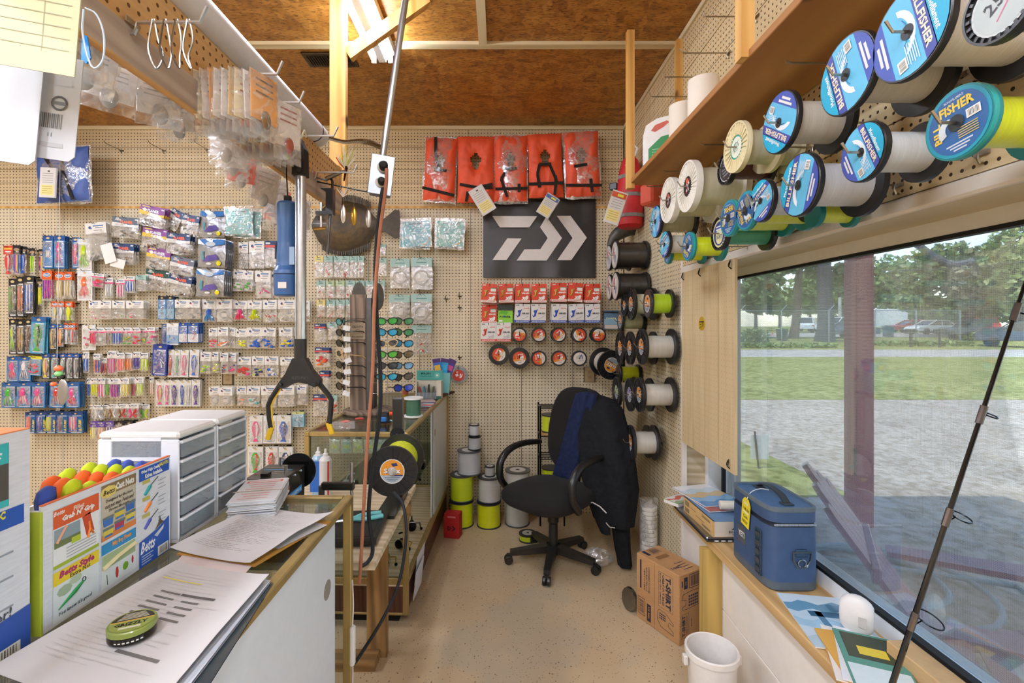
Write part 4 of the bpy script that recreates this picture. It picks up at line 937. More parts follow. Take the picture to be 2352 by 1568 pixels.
def bag(row, x0, y0, x1, y1, key, kind, cols, n=2, tilt=0.0, hf=None, d0=None, cat='packet', extra=''):
    cols = cols.split('+'); hf = hf or (.42 if key == 'W' and kind in ('clear', 'jig', 'coil', 'squid') else .3); d0 = d0 if d0 else .035 + .021*n; Y = YB - d0; k = Y/F; seed = rng.randint(0, 10**6)
    w, h = (x1-x0)*k, (y1-y0)*k; hh = h*hf; c = P((x0+x1)/2, y0, Y)
    hn = HC[key][1]; lab = '%s %s packet with %s header, %s' % (' and '.join(cols[:2]), NM[kind], hn, row)
    root = pouch_mesh(w*.98, -hh*.75, -h, .007, seed).build('lure_packet', 'pouch', smooth=True)
    header_mesh(w, hh, key, seed).build('header_card', 'print', root)
    q = lure_mesh(kind, cols, w*.9, h - hh - .004, seed).build('lure', 'gloss', root, smooth=True); q.location = (0, 0, -hh)
    tag(root, lab, cat, 'packets ' + row)
    root.location = c; root.rotation_euler = (0, R(tilt), 0)
    for j in range(1, n): dup(root, c + V((rng.uniform(-.002, .002), .019*j, rng.uniform(-.003, .002))), (0, R(tilt + rng.uniform(-2.5, 2.5)), rng.uniform(-.06, .06)))
    hook((c.x, YB - .001, c.z - min(.012, hh*.3)), (0, -1, 0), d0 + .03, 'dark peg hook holding packets, %s' % row, 'hooks ' + row, '#3d372e', .014, .002)
    return root
def blister(row, x0, y0, x1, y1, card, top, kind, cols, n=1, tilt=0.0, txt=None, name='blister_pack', what='card'):
    cols = cols.split('+'); d0 = .035 + .02*n; Y = YB - d0; k = Y/F; seed = rng.randint(0, 10**6)
    w, h = (x1-x0)*k, (y1-y0)*k; c = P((x0+x1)/2, y0, Y); m = MB()
    m.box(-w/2, w/2, -.001, .002, -h, 0, card[0]); m.rect(0, -h*.07, w, h*.14, top, -.0013)
    if len(card) > 2: m.rect(0, -h*.75, w*.96, h*.4, card[2], -.0012)
    m.ball((0, -.0014, -h*.075), h*.045, '#d8c48a', 8, 4, (1.2, .02, .8)); m.rect(w*.1, -h*.18, w*.6, h*.03, '#e8e6de', -.0014); m.rect(w*.05, -h*.95, w*.7, h*.03, '#dfe3e8', -.0014)
    if txt: m.text(txt, w*.3, -h*.62, w*.2, '#f0d63a', -.0015, w=h*.55, rot=R(90), bold=.04)
    root = m.build(name, 'print')
    q = lure_mesh(kind, cols, w*(.5 if txt else .8), h*.72, seed).build('lure', 'gloss', root, smooth=True); q.location = (-w*.16 if txt else 0, -.002, -h*.2)
    b = pouch_mesh(w*(.5 if txt else .84), 0, -h*.76, .014, seed).build('blister', 'pouch', root, smooth=True); b.location = (-w*.16 if txt else 0, -.0022, -h*.18)
    tag(root, '%s card with %s %s, %s' % (card[1], ' and '.join(cols[:2]), NM[kind], row), 'lure pack', 'lure packs ' + row)
    root.location = c; root.rotation_euler = (0, R(tilt), 0)
    for j in range(1, n): dup(root, c + V((rng.uniform(-.002, .002), .02*j, rng.uniform(-.003, .002))), (0, R(tilt + rng.uniform(-2, 2)), 0))
    hook((c.x, YB - .001, c.z - .006), (0, -1, 0), d0 + .025, 'dark peg hook holding packets, %s' % row, 'hooks ' + row, '#3d372e', .014, .002)
    return root
def rows(row, L):
    for a in L: bag(row, *a)
BLU = ('#2d6fae', 'blue', '#3d86c0'); DKC = ('#26272b', 'black'); WHC = ('#ece9e2', 'white')
r = 'far left top row'
rows(r, [(8, 564, 30, 630, 'R', 'fish', 'red+silver', 2), (30, 563, 47, 630, 'K', 'worm', 'blue+pink+yellow', 2), (47, 566, 61, 628, 'K', 'fish', 'blue+silver', 1), (69, 570, 80, 628, 'K', 'worm', 'chartreuse+green', 1), (89, 572, 99, 625, 'K', 'worm', 'navy+pink+yellow', 1)])
r = 'beside the white squid cards'
blister(r, 98, 541, 122, 616, BLU, '#1f4e92', 'coil', 'silver+white', 2); blister(r, 124, 541, 149, 616, BLU, '#1f4e92', 'squid', 'pink+purple', 3); blister(r, 166, 545, 180, 616, BLU, '#1f4e92', 'worm', 'pink+red', 2)
r = 'beside the loose planer bags'
blister(r, 177, 548, 211, 620, WHC, '#dfe6ea', 'squid', 'chartreuse+green', 2); blister(r, 178, 621, 212, 690, WHC, '#dfe6ea', 'squid', 'orange+pink', 2)
r = 'in the orange-headed rows'
rows(r, [(96, 621, 120, 690, 'O', 'worm', 'purple+pink', 2), (127, 624, 146, 688, 'O', 'worm', 'gold+white', 2), (146, 624, 166, 686, 'O', 'worm', 'white+gold', 2), (87, 640, 97, 702, 'K', 'worm', 'chartreuse+yellow', 1), (118, 692, 134, 735, 'O', 'fish', 'silver+yellow', 2), (134, 692, 148, 735, 'O', 'fish', 'silver+white', 2), (150, 692, 167, 736, 'O', 'fish', 'chartreuse+yellow', 2)])
r = 'in the first black-pack row'
for a in ((20, 640, 38, 728, 'green+brown'), (38, 636, 55, 728, 'brown+orange'), (55, 633, 78, 722, 'blue+white')): blister(r, *a[:4], DKC, '#17171a', 'worm', a[4], 2)
r = 'in the second black-pack row'
blister(r, 21, 732, 38, 814, DKC, '#17171a', 'squid', 'chartreuse+green', 2); blister(r, 38, 735, 56, 814, DKC, '#17171a', 'worm', 'brown+gold', 2); blister(r, 56, 733, 74, 812, DKC, '#17171a', 'worm', 'black+brown', 2)
blister(r, 73, 728, 106, 812, ('#3a9cc4', 'bright blue', '#4fb2d2'), '#2b5f9c', 'fish', 'green+black', 3, 3)
blister(r, 113, 745, 131, 803, DKC, '#2a5aa0', 'fish', 'gold+black', 2); blister(r, 131, 745, 148, 797, DKC, '#2a5aa0', 'fish', 'orange+yellow', 2)
rows(r, [(148, 742, 160, 790, 'O', 'fish', 'silver+white', 2), (160, 742, 173, 792, 'O', 'fish', 'silver+red', 2)])
r = 'row behind the hanging spinner'
blister(r, 16, 819, 43, 876, BLU, '#2a5a98', 'squid', 'pink+red', 2); blister(r, 43, 819, 71, 876, BLU, '#2a5a98', 'squid', 'white+navy', 2); blister(r, 66, 818, 97, 862, ('#4a8fb8', 'blue and yellow'), '#e6d83c', 'jig', 'pink+red', 2, 4)
for a in ((96, 115, 'yellow+pink'), (116, 132, 'teal+red'), (138, 151, 'silver+green'), (151, 168, 'silver+black'), (168, 182, 'silver+brown')): blister(r, a[0], 812, a[1], 870, DKC, '#2a54a0', 'fish', a[2], 2)
r = 'wide blue row below the spinner'
for a in ((4, 38, 'green+silver'), (36, 73, 'pink+white'), (72, 105, 'pink+white'), (115, 148, 'red+silver'), (150, 182, 'pink+red')): blister(r, a[0], 878, a[1], 936, BLU, '#2a5a98', 'squid', a[2], 3, rng.uniform(-2, 2))
r = 'lowest blue row'
for a in ((58, 82, 'orange+pink'), (82, 106, 'purple+blue'), (104, 130, 'chartreuse+yellow'), (129, 156, 'purple+brown'), (156, 190, 'pink+white')): blister(r, a[0], 946, a[1], 995, ('#215a92', 'blue'), '#1f3f74', 'worm', a[2], 3, rng.uniform(-2, 2), 'LIL STUBBY')
# ---- middle columns
r = 'topmost pink-banded row'
rows(r, [(211, 628, 240, 660, 'Pk', 'jig', 'pink+red', 3, 6), (240, 638, 260, 684, 'Pk', 'worm', 'white+silver', 2), (266, 640, 287, 685, 'Pk', 'worm', 'white+pink', 2), (286, 634, 310, 672, 'Pk', 'worm', 'blue+white', 3), (312, 632, 336, 668, 'T', 'clear', 'silver', 3)])
r = 'row between the pink-banded rows'
rows(r, [(204, 690, 229, 733, 'W', 'clear', 'pink+white', 3), (229, 690, 256, 733, 'W', 'clear', 'red+white', 3), (258, 690, 287, 732, 'W', 'clear', 'green+white', 3), (290, 690, 330, 732, 'W', 'clear', 'pink+white', 4)])
r = 'glittery pink-banded row'
blister(r, 189, 746, 220, 804, WHC, '#e8e6e2', 'jig', 'pink+red', 1)
rows(r, [(205, 752, 222, 792, 'Pk', 'worm', 'red+pink', 2), (221, 752, 240, 794, 'Pk', 'coil', 'silver+white', 2), (240, 752, 258, 792, 'Pk', 'worm', 'silver+brown', 2), (259, 752, 280, 793, 'Pk', 'worm', 'blue+silver', 2), (281, 752, 302, 793, 'Pk', 'jig', 'green+gold', 2), (302, 752, 323, 793, 'Pk', 'jig', 'red+pink', 2), (323, 752, 336, 792, 'Pk', 'jig', 'chartreuse+green', 1), (336, 751, 356, 792, 'Pk', 'jig', 'silver+pink', 3)])
r = 'first soft worm row'
rows(r, [(191, 808, 205, 856, 'W', 'worm', 'blue+silver', 1), (215, 812, 231, 858, 'W', 'worm', 'orange+blue', 2), (233, 822, 246, 860, 'W', 'worm', 'red+navy', 1, 4), (247, 806, 267, 860, 'W', 'worm', 'pink+silver', 2), (267, 810, 287, 854, 'W', 'worm', 'peach+pink', 3), (287, 810, 304, 852, 'W', 'worm', 'orange+peach', 2), (305, 808, 323, 850, 'W', 'worm', 'purple+navy', 2), (322, 810, 341, 853, 'W', 'worm', 'chartreuse+white', 2)])
r = 'second soft worm row'
rows(r, [(200, 868, 209, 912, 'W', 'worm', 'blue+navy', 1), (209, 868, 226, 911, 'W', 'worm', 'chartreuse+yellow', 2), (225, 868, 242, 914, 'W', 'worm', 'pink+white', 2), (241, 868, 252, 911, 'W', 'worm', 'green+chartreuse', 1), (252, 868, 275, 914, 'W', 'worm', 'pink+purple', 2), (275, 868, 297, 912, 'W', 'worm', 'white+yellow', 3), (297, 866, 312, 912, 'W', 'worm', 'brown+pink', 1), (312, 866, 330, 910, 'W', 'worm', 'chartreuse+white', 2), (345, 866, 353, 908, 'W', 'worm', 'white+orange', 1)])
r = 'shad row above the drawers'
rows(r, [(207, 930, 216, 960, 'W', 'shad', 'brown+white', 1), (215, 930, 237, 963, 'W', 'shad', 'white+silver', 2), (237, 930, 249, 960, 'W', 'shad', 'white+gold', 1), (249, 928, 270, 960, 'W', 'shad', 'brown+white', 2), (270, 928, 292, 960, 'W', 'shad', 'brown+red', 2), (292, 928, 319, 960, 'W', 'shad', 'pink+red', 3), (320, 928, 344, 962, 'W', 'shad', 'green+chartreuse', 1)])
r = 'row half behind the drawers'
rows(r, [(207, 968, 223, 1010, 'U', 'worm', 'yellow+white', 2), (223, 968, 241, 1010, 'U', 'worm', 'peach+white', 2), (242, 968, 262, 1008, 'U', 'worm', 'white+purple', 2), (262, 966, 285, 1000, 'K', 'jig', 'orange+brown', 2), (286, 966, 306, 1000, 'K', 'jig', 'pink+brown', 2)])
# ---- planer bags
def planer(px, py, w, tilt, top, low, word, wc, n, lab, brand=True):
    d0 = .05 + .02*n; Y = YB - d0; k = Y/F; W_ = w*k; H_ = 22*k; c = P(px, py - 11, Y); seed = rng.randint(0, 10**6)
    root = pouch_mesh(W_*.98, -H_*.7, -H_*2.15, .012, seed).build('planer_bag', 'pouch', smooth=True)
    m = MB().box(-W_/2, W_/2, -.0025, .0025, -H_, 0, top); y = -.003
    m.poly([(-W_/2, y, -H_), (W_/2, y, -H_), (W_/2, y, -H_*.72), (W_*.1, y, -H_*.78), (-W_*.2, y, -H_*.62), (-W_/2, y, -H_*.58)], low)
    m.text(word, W_*.04, -H_*.5, H_*.3, wc, y - .0004, w=W_*.46, bold=.05)
    if brand: m.text('SEA', -W_*.3, -H_*.16, H_*.16, '#efece6', y - .0004, bold=.04); m.text('STRIKER', -W_*.28, -H_*.32, H_*.14, '#efece6', y - .0004, bold=.04)
    else: m.poly([(-W_*.42, y-.0004, -H_*.42), (-W_*.3, y-.0004, -H_*.3), (-W_*.2, y-.0004, -H_*.5), (-W_*.3, y-.0004, -H_*.72)], '#f2efe8'); m.rect(-W_*.28, -H_*.16, W_*.3, H_*.1, '#e0d060', y - .0004)
    m.rect(W_*.4, -H_*.2, W_*.12, H_*.14, '#dfe3e6', y - .0004); m.build('header_card', 'print', root)
    q = lure_mesh('clear', ['grey', 'silver', 'brown'], W_*.9, H_*1.1, seed).build('planer', 'steel', root); q.location = (0, 0, -H_)
    tag(root, lab, 'packet', 'planer bags'); root.location = c; root.rotation_euler = (0, R(tilt), 0)
    for j in range(1, n): dup(root, c + V((.004*j, .02*j, rng.uniform(-.004, .002))), (0, R(tilt + rng.uniform(-3, 3)), 0))
    hook((c.x, YB - .001, c.z - .008), (0, -1, 0), d0 + .03, 'dark wire peg hook holding planer bags', 'hooks holding planer bags', '#3d372e', .014, .002)
PU, NV, GN = ('#8a4a94', '#e8c23c', 'PLANER', '#e9eef2'), ('#23406e', '#dcd9d2', 'PLANER', '#ee6a48'), ('#1f4a44', '#dcd9d2', 'PLANER', '#ee5a3a')
planer(353, 485, 58, 13, *PU, 4, 'bag with purple and yellow header, topmost of its column', False)
planer(358, 535, 57, 9, *PU, 2, 'bag with purple and yellow header, second of its column', False)
planer(367, 582, 55, 10, *PU, 2, 'bag with purple and yellow header, lowest of its column', False)
planer(364, 631, 55, 9, *GN, 1, 'bag with dark green header under the purple ones')
planer(412, 495, 30, 28, *NV, 1, 'small navy-headed bag tilted steeply beside the topmost purple one')
planer(440, 505, 40, 9, *NV, 3, 'navy-headed bag left of the top foil bag'); planer(411, 547, 55, 4, *NV, 3, 'navy-headed bag left of the middle foil bag')
planer(421, 603, 55, 10, '#6a7184', '#dcd9d2', 'PLANER', '#ee6a48', 3, 'faded grey-headed bag above the lowest foil row'); planer(417, 643, 54, 12, *NV, 3, 'navy-headed bag left of the lowest foil bag')
planer(290, 510, 62, 5, '#5f6a78', '#e6e3de', 'PLANER', '#ee7a58', 2, 'shiny grey-headed bag at the left of the planer bags'); planer(283, 570, 52, 3, *NV, 3, 'navy-headed bag hanging beside the loose white tag')
planer(224, 524, 48, -5, '#4a6a92', '#f0eee8', '', '#ffffff', 3, 'bag with a blank blue and white header at the left end', False) if False else bag('beside the grey-headed planer bags', 195, 511, 243, 596, 'W', 'clear', 'silver+grey', 3, -5, .3)
t = tag(MB().box(-.045, .045, -.001, .001, -.15, 0, '#efebe4').build('price_tag', 'paper', loc=P(243, 560, YB - .14), rot=(0, R(-16), 0)), 'blank white cardboard tag on the loose clear bags', 'tag')
t = tag(MB().box(-.055, .055, -.001, .001, -.07, 0, '#efebe4').build('price_tag', 'paper', loc=P(273, 594, YB - .13), rot=(0, R(14), 0)), 'small white tag under the navy-headed planer bag', 'tag')
# ---- foil lure bags and teal sleeves
def foilbag(x0, y0, x1, y1, n, lab):
    d0 = .05 + .025*n; Y = YB - d0; k = Y/F; w, h = (x1-x0)*k, (y1-y0)*k; c = P((x0+x1)/2, y0, Y); seed = rng.randint(0, 10**6)
    m = pouch_mesh(w, 0, -h, .016, seed); m.c = [lin('#b4b6bc')]*len(m.f)
    root = m.build('foil_bag', 'foil', smooth=True)
    q = MB(); y = -.019
    q.poly([(-w*.48, -.006, -h*.03), (w*.48, -.006, -h*.03), (w*.48, y*.7, -h*.2), (w*.2, y, -h*.24), (0, y - .001, -h*.32), (-w*.2, y, -h*.24), (-w*.48, y*.7, -h*.2)][::-1], '#3c7cc4')
    q.ball((0, y - .001, -h*.2), h*.11, '#c8d4dc', 10, 5, (1.6, .1, .8)); q.ball((w*.3, y, -h*.86), h*.085, '#e8d81e', 10, 5, (1, .1, 1)); q.ball((-w*.05, y, -h*.88), h*.05, '#e4e4e4', 10, 5, (2, .1, .8))
    q.poly([(-w*.3, y, -h*.82), (-w*.1, y - .002, -h*.6), (w*.2, y - .002, -h*.55), (w*.3, y, -h*.72), (0, y - .002, -h*.8)], '#5a4c9a'); q.rect(-w*.28, -h*.6, w*.06, h*.3, '#3fa0b4', y)
    q.build('label', 'gloss', root); tag(root, lab, 'lure bag', 'foil lure bags'); root.location = c; root.rotation_euler = (0, R(rng.uniform(-1, 2)), 0)
    for j in range(1, n): dup(root, c + V((0, .026*j, -.004)))
    hook((c.x, YB - .001, c.z - .008), (0, -1, 0), d0 + .03, 'dark wire peg hook holding foil lure bags', 'hooks holding foil lure bags', '#3d372e', .014, .002)
foilbag(461, 484, 517, 545, 2, 'silver foil lure bag with a blue top, uppermost of three'); foilbag(456, 548, 519, 614, 5, 'silver foil lure bag with a blue top, middle of three'); foilbag(452, 617, 516, 680, 5, 'silver foil lure bag with a blue top, lowest of three')
def sleeve(x0, y0, x1, y1, d0, tilt, c1, lab, band=None):
    Y = YB - d0; k = Y/F; w, h = (x1-x0)*k, (y1-y0)*k; c = P((x0+x1)/2, y0, Y); seed = rng.randint(0, 10**6)
    root = pouch_mesh(w*1.06, .01, -h*1.04, .007, seed).build('rig_sleeve', 'pouch', smooth=True)
    m = MB().box(-w*.48, w*.48, -.001, .001, -h*.98, -h*.06, c1); m.rect(0, -h*.16, w*.5, h*.05, '#3f7f88', -.0013)
    for j in range(4): m.rect(-w*.05, -h*(.3 + .08*j), w*(.5 - .05*j), h*.025, '#4f9098', -.0013)
    m.tube(arc((w*.2, -.0014, -h*.7), w*.22, -1.6, .2, 6), w*.012, band or '#3c68a8', 3); m.build('card', 'print', root)
    tag(root, lab, 'packet', 'teal rig sleeves'); root.location = c; root.rotation_euler = (0, R(tilt), 0)
    hook((c.x, YB - .001, c.z - .004), (0, -1, 0), d0 + .03, 'dark wire peg hook holding a teal sleeve', 'hooks holding teal sleeves', '#3d372e', .014, .002)
sleeve(516, 476, 578, 538, .14, -2, '#6fb9b4', 'teal rig card in a clear sleeve hung over the top foil bag'); sleeve(540, 482, 600, 545, .10, 2, '#74bcb8', 'teal rig card in a clear sleeve behind another teal one')
for j, (x0, x1, c1, l1) in enumerate(((923, 988, '#6fb4c0', 'right of the flounder tail'), (1004, 1066, '#74b4a8', 'left of the black banner'))):
    sleeve(x0, 504, x1, 566, .13, -3 + 5*j, c1, 'shiny teal rig card sleeve %s, front one' % l1, '#e8a04a'); sleeve(x0 - 2, 506, x1 + 2, 570, .09, 3, c1, 'shiny teal rig card sleeve %s, behind the front one' % l1, '#e8a04a')
# ---- rows right of the foil bags
r = 'beside the middle foil bag'
rows(r, [(548, 556, 570, 616, 'W', 'clear', 'grey+silver', 2), (572, 554, 607, 616, 'W', 'clear', 'white+clear', 3), (608, 553, 634, 614, 'NR', 'clear', 'clear+white', 3)])
r = 'beside the lowest foil bag'
rows(r, [(537, 619, 562, 668, 'W', 'jig', 'green+white', 3, 4), (562, 621, 582, 668, 'W', 'jig', 'green+clear', 3, 3), (586, 621, 622, 684, 'W', 'clear', 'pink+white', 3), (623, 622, 640, 686, 'W', 'clear', 'red+white', 2)])
r = 'long row under the flashlight'
for a in ((363, 381), (382, 400)): blister(r, a[0], 680, a[1], 733, ('#3f82b8', 'black-topped blue', '#8cc0dc'), '#1c1c20', 'clear', 'brown+white', 2)
rows(r, [(402, 688, 432, 732, 'W', 'clear', 'grey+silver', 3), (432, 688, 459, 732, 'W', 'clear', 'silver+grey', 3), (465, 687, 496, 740, 'W', 'squid', 'blue+teal', 2), (497, 687, 533, 739, 'W', 'coil', 'white+clear', 3), (537, 690, 568, 736, 'W', 'squid', 'pink+red', 2, 2), (569, 690, 602, 737, 'W', 'squid', 'chartreuse+yellow', 2, 2), (604, 688, 636, 740, 'W', 'clear', 'silver+red', 2), (638, 688, 680, 739, 'W', 'clear', 'silver+white', 4), (682, 690, 712, 738, 'W', 'clear', 'grey+white', 3)])
r = 'row under the flashlight row'
blister(r, 371, 744, 384, 790, ('#3a5a92', 'slate blue'), '#54709c', 'clear', 'navy+blue', 1); blister(r, 383, 742, 410, 792, ('#dfe6ee', 'white and sky blue', '#7fb0d8'), '#eef0f0', 'clear', 'white+blue', 2)
blister(r, 411, 741, 431, 787, ('#1f56a8', 'royal blue and white', '#e8eaec'), '#1d4c98', 'clear', 'red+white', 3); blister(r, 432, 741, 456, 787, ('#1f56a8', 'royal blue and white', '#e8eaec'), '#1d4c98', 'clear', 'red+white', 4)
rows(r, [(480, 753, 499, 799, 'W', 'jig', 'pink+red', 2), (500, 751, 524, 799, 'W', 'jig', 'white+orange', 3), (525, 752, 540, 799, 'W', 'clear', 'white+clear', 2), (541, 755, 567, 800, 'W', 'jig', 'chartreuse+yellow', 2), (567, 752, 602, 800, 'W', 'jig', 'blue+clear', 2), (603, 752, 634, 800, 'W', 'jig', 'blue+silver', 2, 3), (641, 752, 672, 799, 'W', 'jig', 'blue+yellow', 3), (676, 752, 700, 799, 'W', 'clear', 'silver+white', 2)])
r = 'row beside the royal blue pack'
blister(r, 352, 791, 385, 862, ('#20409c', 'tall royal blue'), '#1c3688', 'clear', 'white+red', 4, 3)
for a in ((387, 400, 'red+brown'), (401, 415, 'silver+green'), (416, 434, 'pink+silver'), (437, 458, 'blue+silver')): blister(r, a[0], 803, a[1], 866, WHC, '#e6e3dc', 'fish', a[2], 3, 2)
rows(r, [(461, 808, 485, 858, 'W', 'jig', 'chartreuse+green', 3, 2), (486, 808, 502, 856, 'W', 'jig', 'chartreuse+yellow', 3), (506, 810, 524, 858, 'W', 'jig', 'red+navy', 4), (524, 810, 542, 858, 'W', 'jig', 'purple+pink', 3), (544, 819, 577, 864, 'W', 'jig', 'pink+red', 2), (579, 818, 607, 866, 'W', 'jig', 'navy+chartreuse', 2), (608, 818, 640, 866, 'W', 'jig', 'blue+white', 2), (644, 820, 676, 866, 'W', 'clear', 'grey+silver', 4), (684, 826, 706, 870, 'W', 'clear', 'white+clear', 2)])
r = 'row grazing the drawer tops'
for a in ((358, 378, 'pink+chartreuse'), (378, 391, 'pink+white'), (391, 412, 'purple+black'), (412, 427, 'blue+navy'), (427, 440, 'silver+white'), (441, 460, 'purple+black')): blister(r, a[0], 872, a[1], 933, WHC, '#e6e3dc', 'fish', a[2], 2)
rows(r, [(479, 888, 503, 932, 'W', 'coil', 'white+silver', 2, -6), (503, 890, 534, 933, 'W', 'coil', 'white+silver', 4), (544, 887, 566, 932, 'W', 'jig', 'peach+clear', 3), (568, 887, 598, 934, 'W', 'jig', 'teal+clear', 3, 4), (600, 886, 634, 936, 'W', 'clear', 'white+clear', 4), (638, 886, 676, 934, 'W', 'clear', 'white+clear', 4), (682, 884, 704, 930, 'W', 'clear', 'grey+white', 3)])
r = 'row right of the drawer unit'
for a in ((573, 603, 'pink+white'), (605, 634, 'silver+green'), (635, 668, 'blue+navy')): blister(r, a[0], 955, a[1], 1018, WHC, '#e6e3dc', 'fish', a[2], 3)
blister(r, 671, 946, 698, 980, ('#8cc4dc', 'pale blue hook'), '#d8d88c', 'clear', 'black+silver', 2)
r = 'behind the black winding box'
for a in ((570, 604, 'green+red'), (610, 638, 'red+brown'), (640, 672, 'navy+white')): blister(r, a[0], 1026, a[1], 1090, WHC, '#e6e3dc', 'fish', a[2], 2)
# ---- teal-headed bags under the flounder
r = 'first row under the flounder'
rows(r, [(x0, 588, x1, 637, k_, 'clear', c_, 2, 0, .28) for x0, x1, k_, c_ in ((722, 743, 'Y', 'peach+white'), (744, 764, 'T', 'red+white'), (767, 781, 'T', 'silver+white'), (781, 802, 'T', 'red+brown'), (803, 820, 'T', 'white+silver'), (821, 836, 'T', 'white+red'))] + [(869, 560, 886, 588, 'T', 'clear', 'white+grey', 2), (869, 593, 888, 633, 'T', 'clear', 'white+grey', 2)])
r = 'second row under the flounder'
rows(r, [(x0, 644, x1, 684, k_, 'clear', c_, 2, 0, .32) for x0, x1, k_, c_ in ((727, 747, 'T', 'peach+red'), (749, 768, 'G', 'peach+red'), (771, 791, 'G', 'white+red'), (794, 816, 'T', 'red+white'), (818, 837, 'T', 'white+grey'), (840, 860, 'T', 'white+red'), (863, 884, 'T', 'white+grey'))])
r = 'third row under the flounder'
rows(r, [(x0, 688, x1, 728, k_, 'clear', c_, 2, 0, .35) for x0, x1, k_, c_ in ((727, 747, 'Y', 'peach+red'), (750, 770, 'T', 'white+red'), (772, 792, 'T', 'white+red'), (794, 815, 'T', 'white+red'))])
r = 'left of the sunglasses rack'
rows(r, [(722, 743, 748, 786, 'NR', 'clear', 'white+clear', 2), (752, 740, 775, 780, 'T', 'clear', 'white+silver', 2), (723, 798, 757, 842, 'NR', 'jig', 'red+orange', 3), (734, 852, 756, 900, 'NR', 'clear', 'white+clear', 3), (719, 906, 752, 956, 'NR', 'clear', 'white+clear', 2), (752, 908, 775, 950, 'T', 'jig', 'orange+red', 2)])
r = 'right of the sunglasses rack'
rows(r, [(896, 594, 941, 662, 'T', 'coil', 'white+clear', 2, 0, .27), (944, 592, 992, 664, 'T', 'coil', 'white+clear', 4, 0, .27), (894, 677, 941, 740, 'T', 'coil', 'white+clear', 2, 0, .27), (944, 675, 992, 744, 'T', 'coil', 'white+clear', 3, 0, .27), (945, 746, 991, 815, 'T', 'clear', 'white+red', 1, 0, .27)])
# bare hooks
for px, py in ((255, 332), (352, 332), (452, 330), (1412, 315)): hook(P2(px + 25, py + 14), (0, -1, 0), .16, 'bare wire hook with a small clear tag high on the back wall', 'bare hooks high on the back wall', '#6a5c48', .016, .0024)
for px, py in ((1025, 686), (1056, 680), (1056, 706), (1056, 820)): hook(P2(px, py), (0, -1, 0), .05, 'short bare hook on the strip of back wall beside the banner', 'short bare hooks on the back wall', '#5a4c38', .02, .003)
# ================================================================ banner, life vests, boxes, mounted fish, sunglasses
Y = YB - .02; K2 = F/Y
bn = thing('banner', 'black vinyl banner with a large white angular arrow logo pinned to the back wall', 'banner', P(1239, 547, Y))
bw, bh = 258/K2, 181/K2
def wav(u, v): return ((u-.5)*bw, -.004 - .006*math.sin(u*9 + 2)*abs(v-.5)*2 - .004*math.sin(u*21)*(v > .75 or v < .2), (.5-v)*bh)
m = MB(); m.grid(wav, 26, 12, '#2b2927'); m.grid(lambda u, v: V(wav(u, v)) + V((0, .003, 0)), 26, 12, '#2b2927'); m.build('sheet', 'plastic', bn, smooth=True)
m = MB(); LG = [[(705,895),(1128,897),(1055,1003),(776,1003)], [(847,1105),(982,1107),(838,1312),(705,1312)], [(1215,900),(1362,1103),(1218,1315),(935,1315),(1008,1210),(1158,1208),(1228,1103),(1155,1000)], [(1313,893),(1443,893),(1597,1100),(1450,1312),(1317,1312),(1462,1103)]]
for L_ in LG: m.prism([((960 + a/4.126 - 1239)/K2, -.017, (547 - 280 - b/4.126)/K2) for a, b in L_], (0, .0012, 0), '#dcd6d0')
m.build('logo', 'print', bn)
m = MB()
for k in range(16):
    for s in (-1, 1): m.tube([((k/15-.5)*bw*.97, -.006, s*bh*.492), ((k/15-.5)*bw*.97 + .003, -.012, s*bh*.5)], .002, '#1a1a1a', 4)
m.build('grommet', 'rubber', bn)
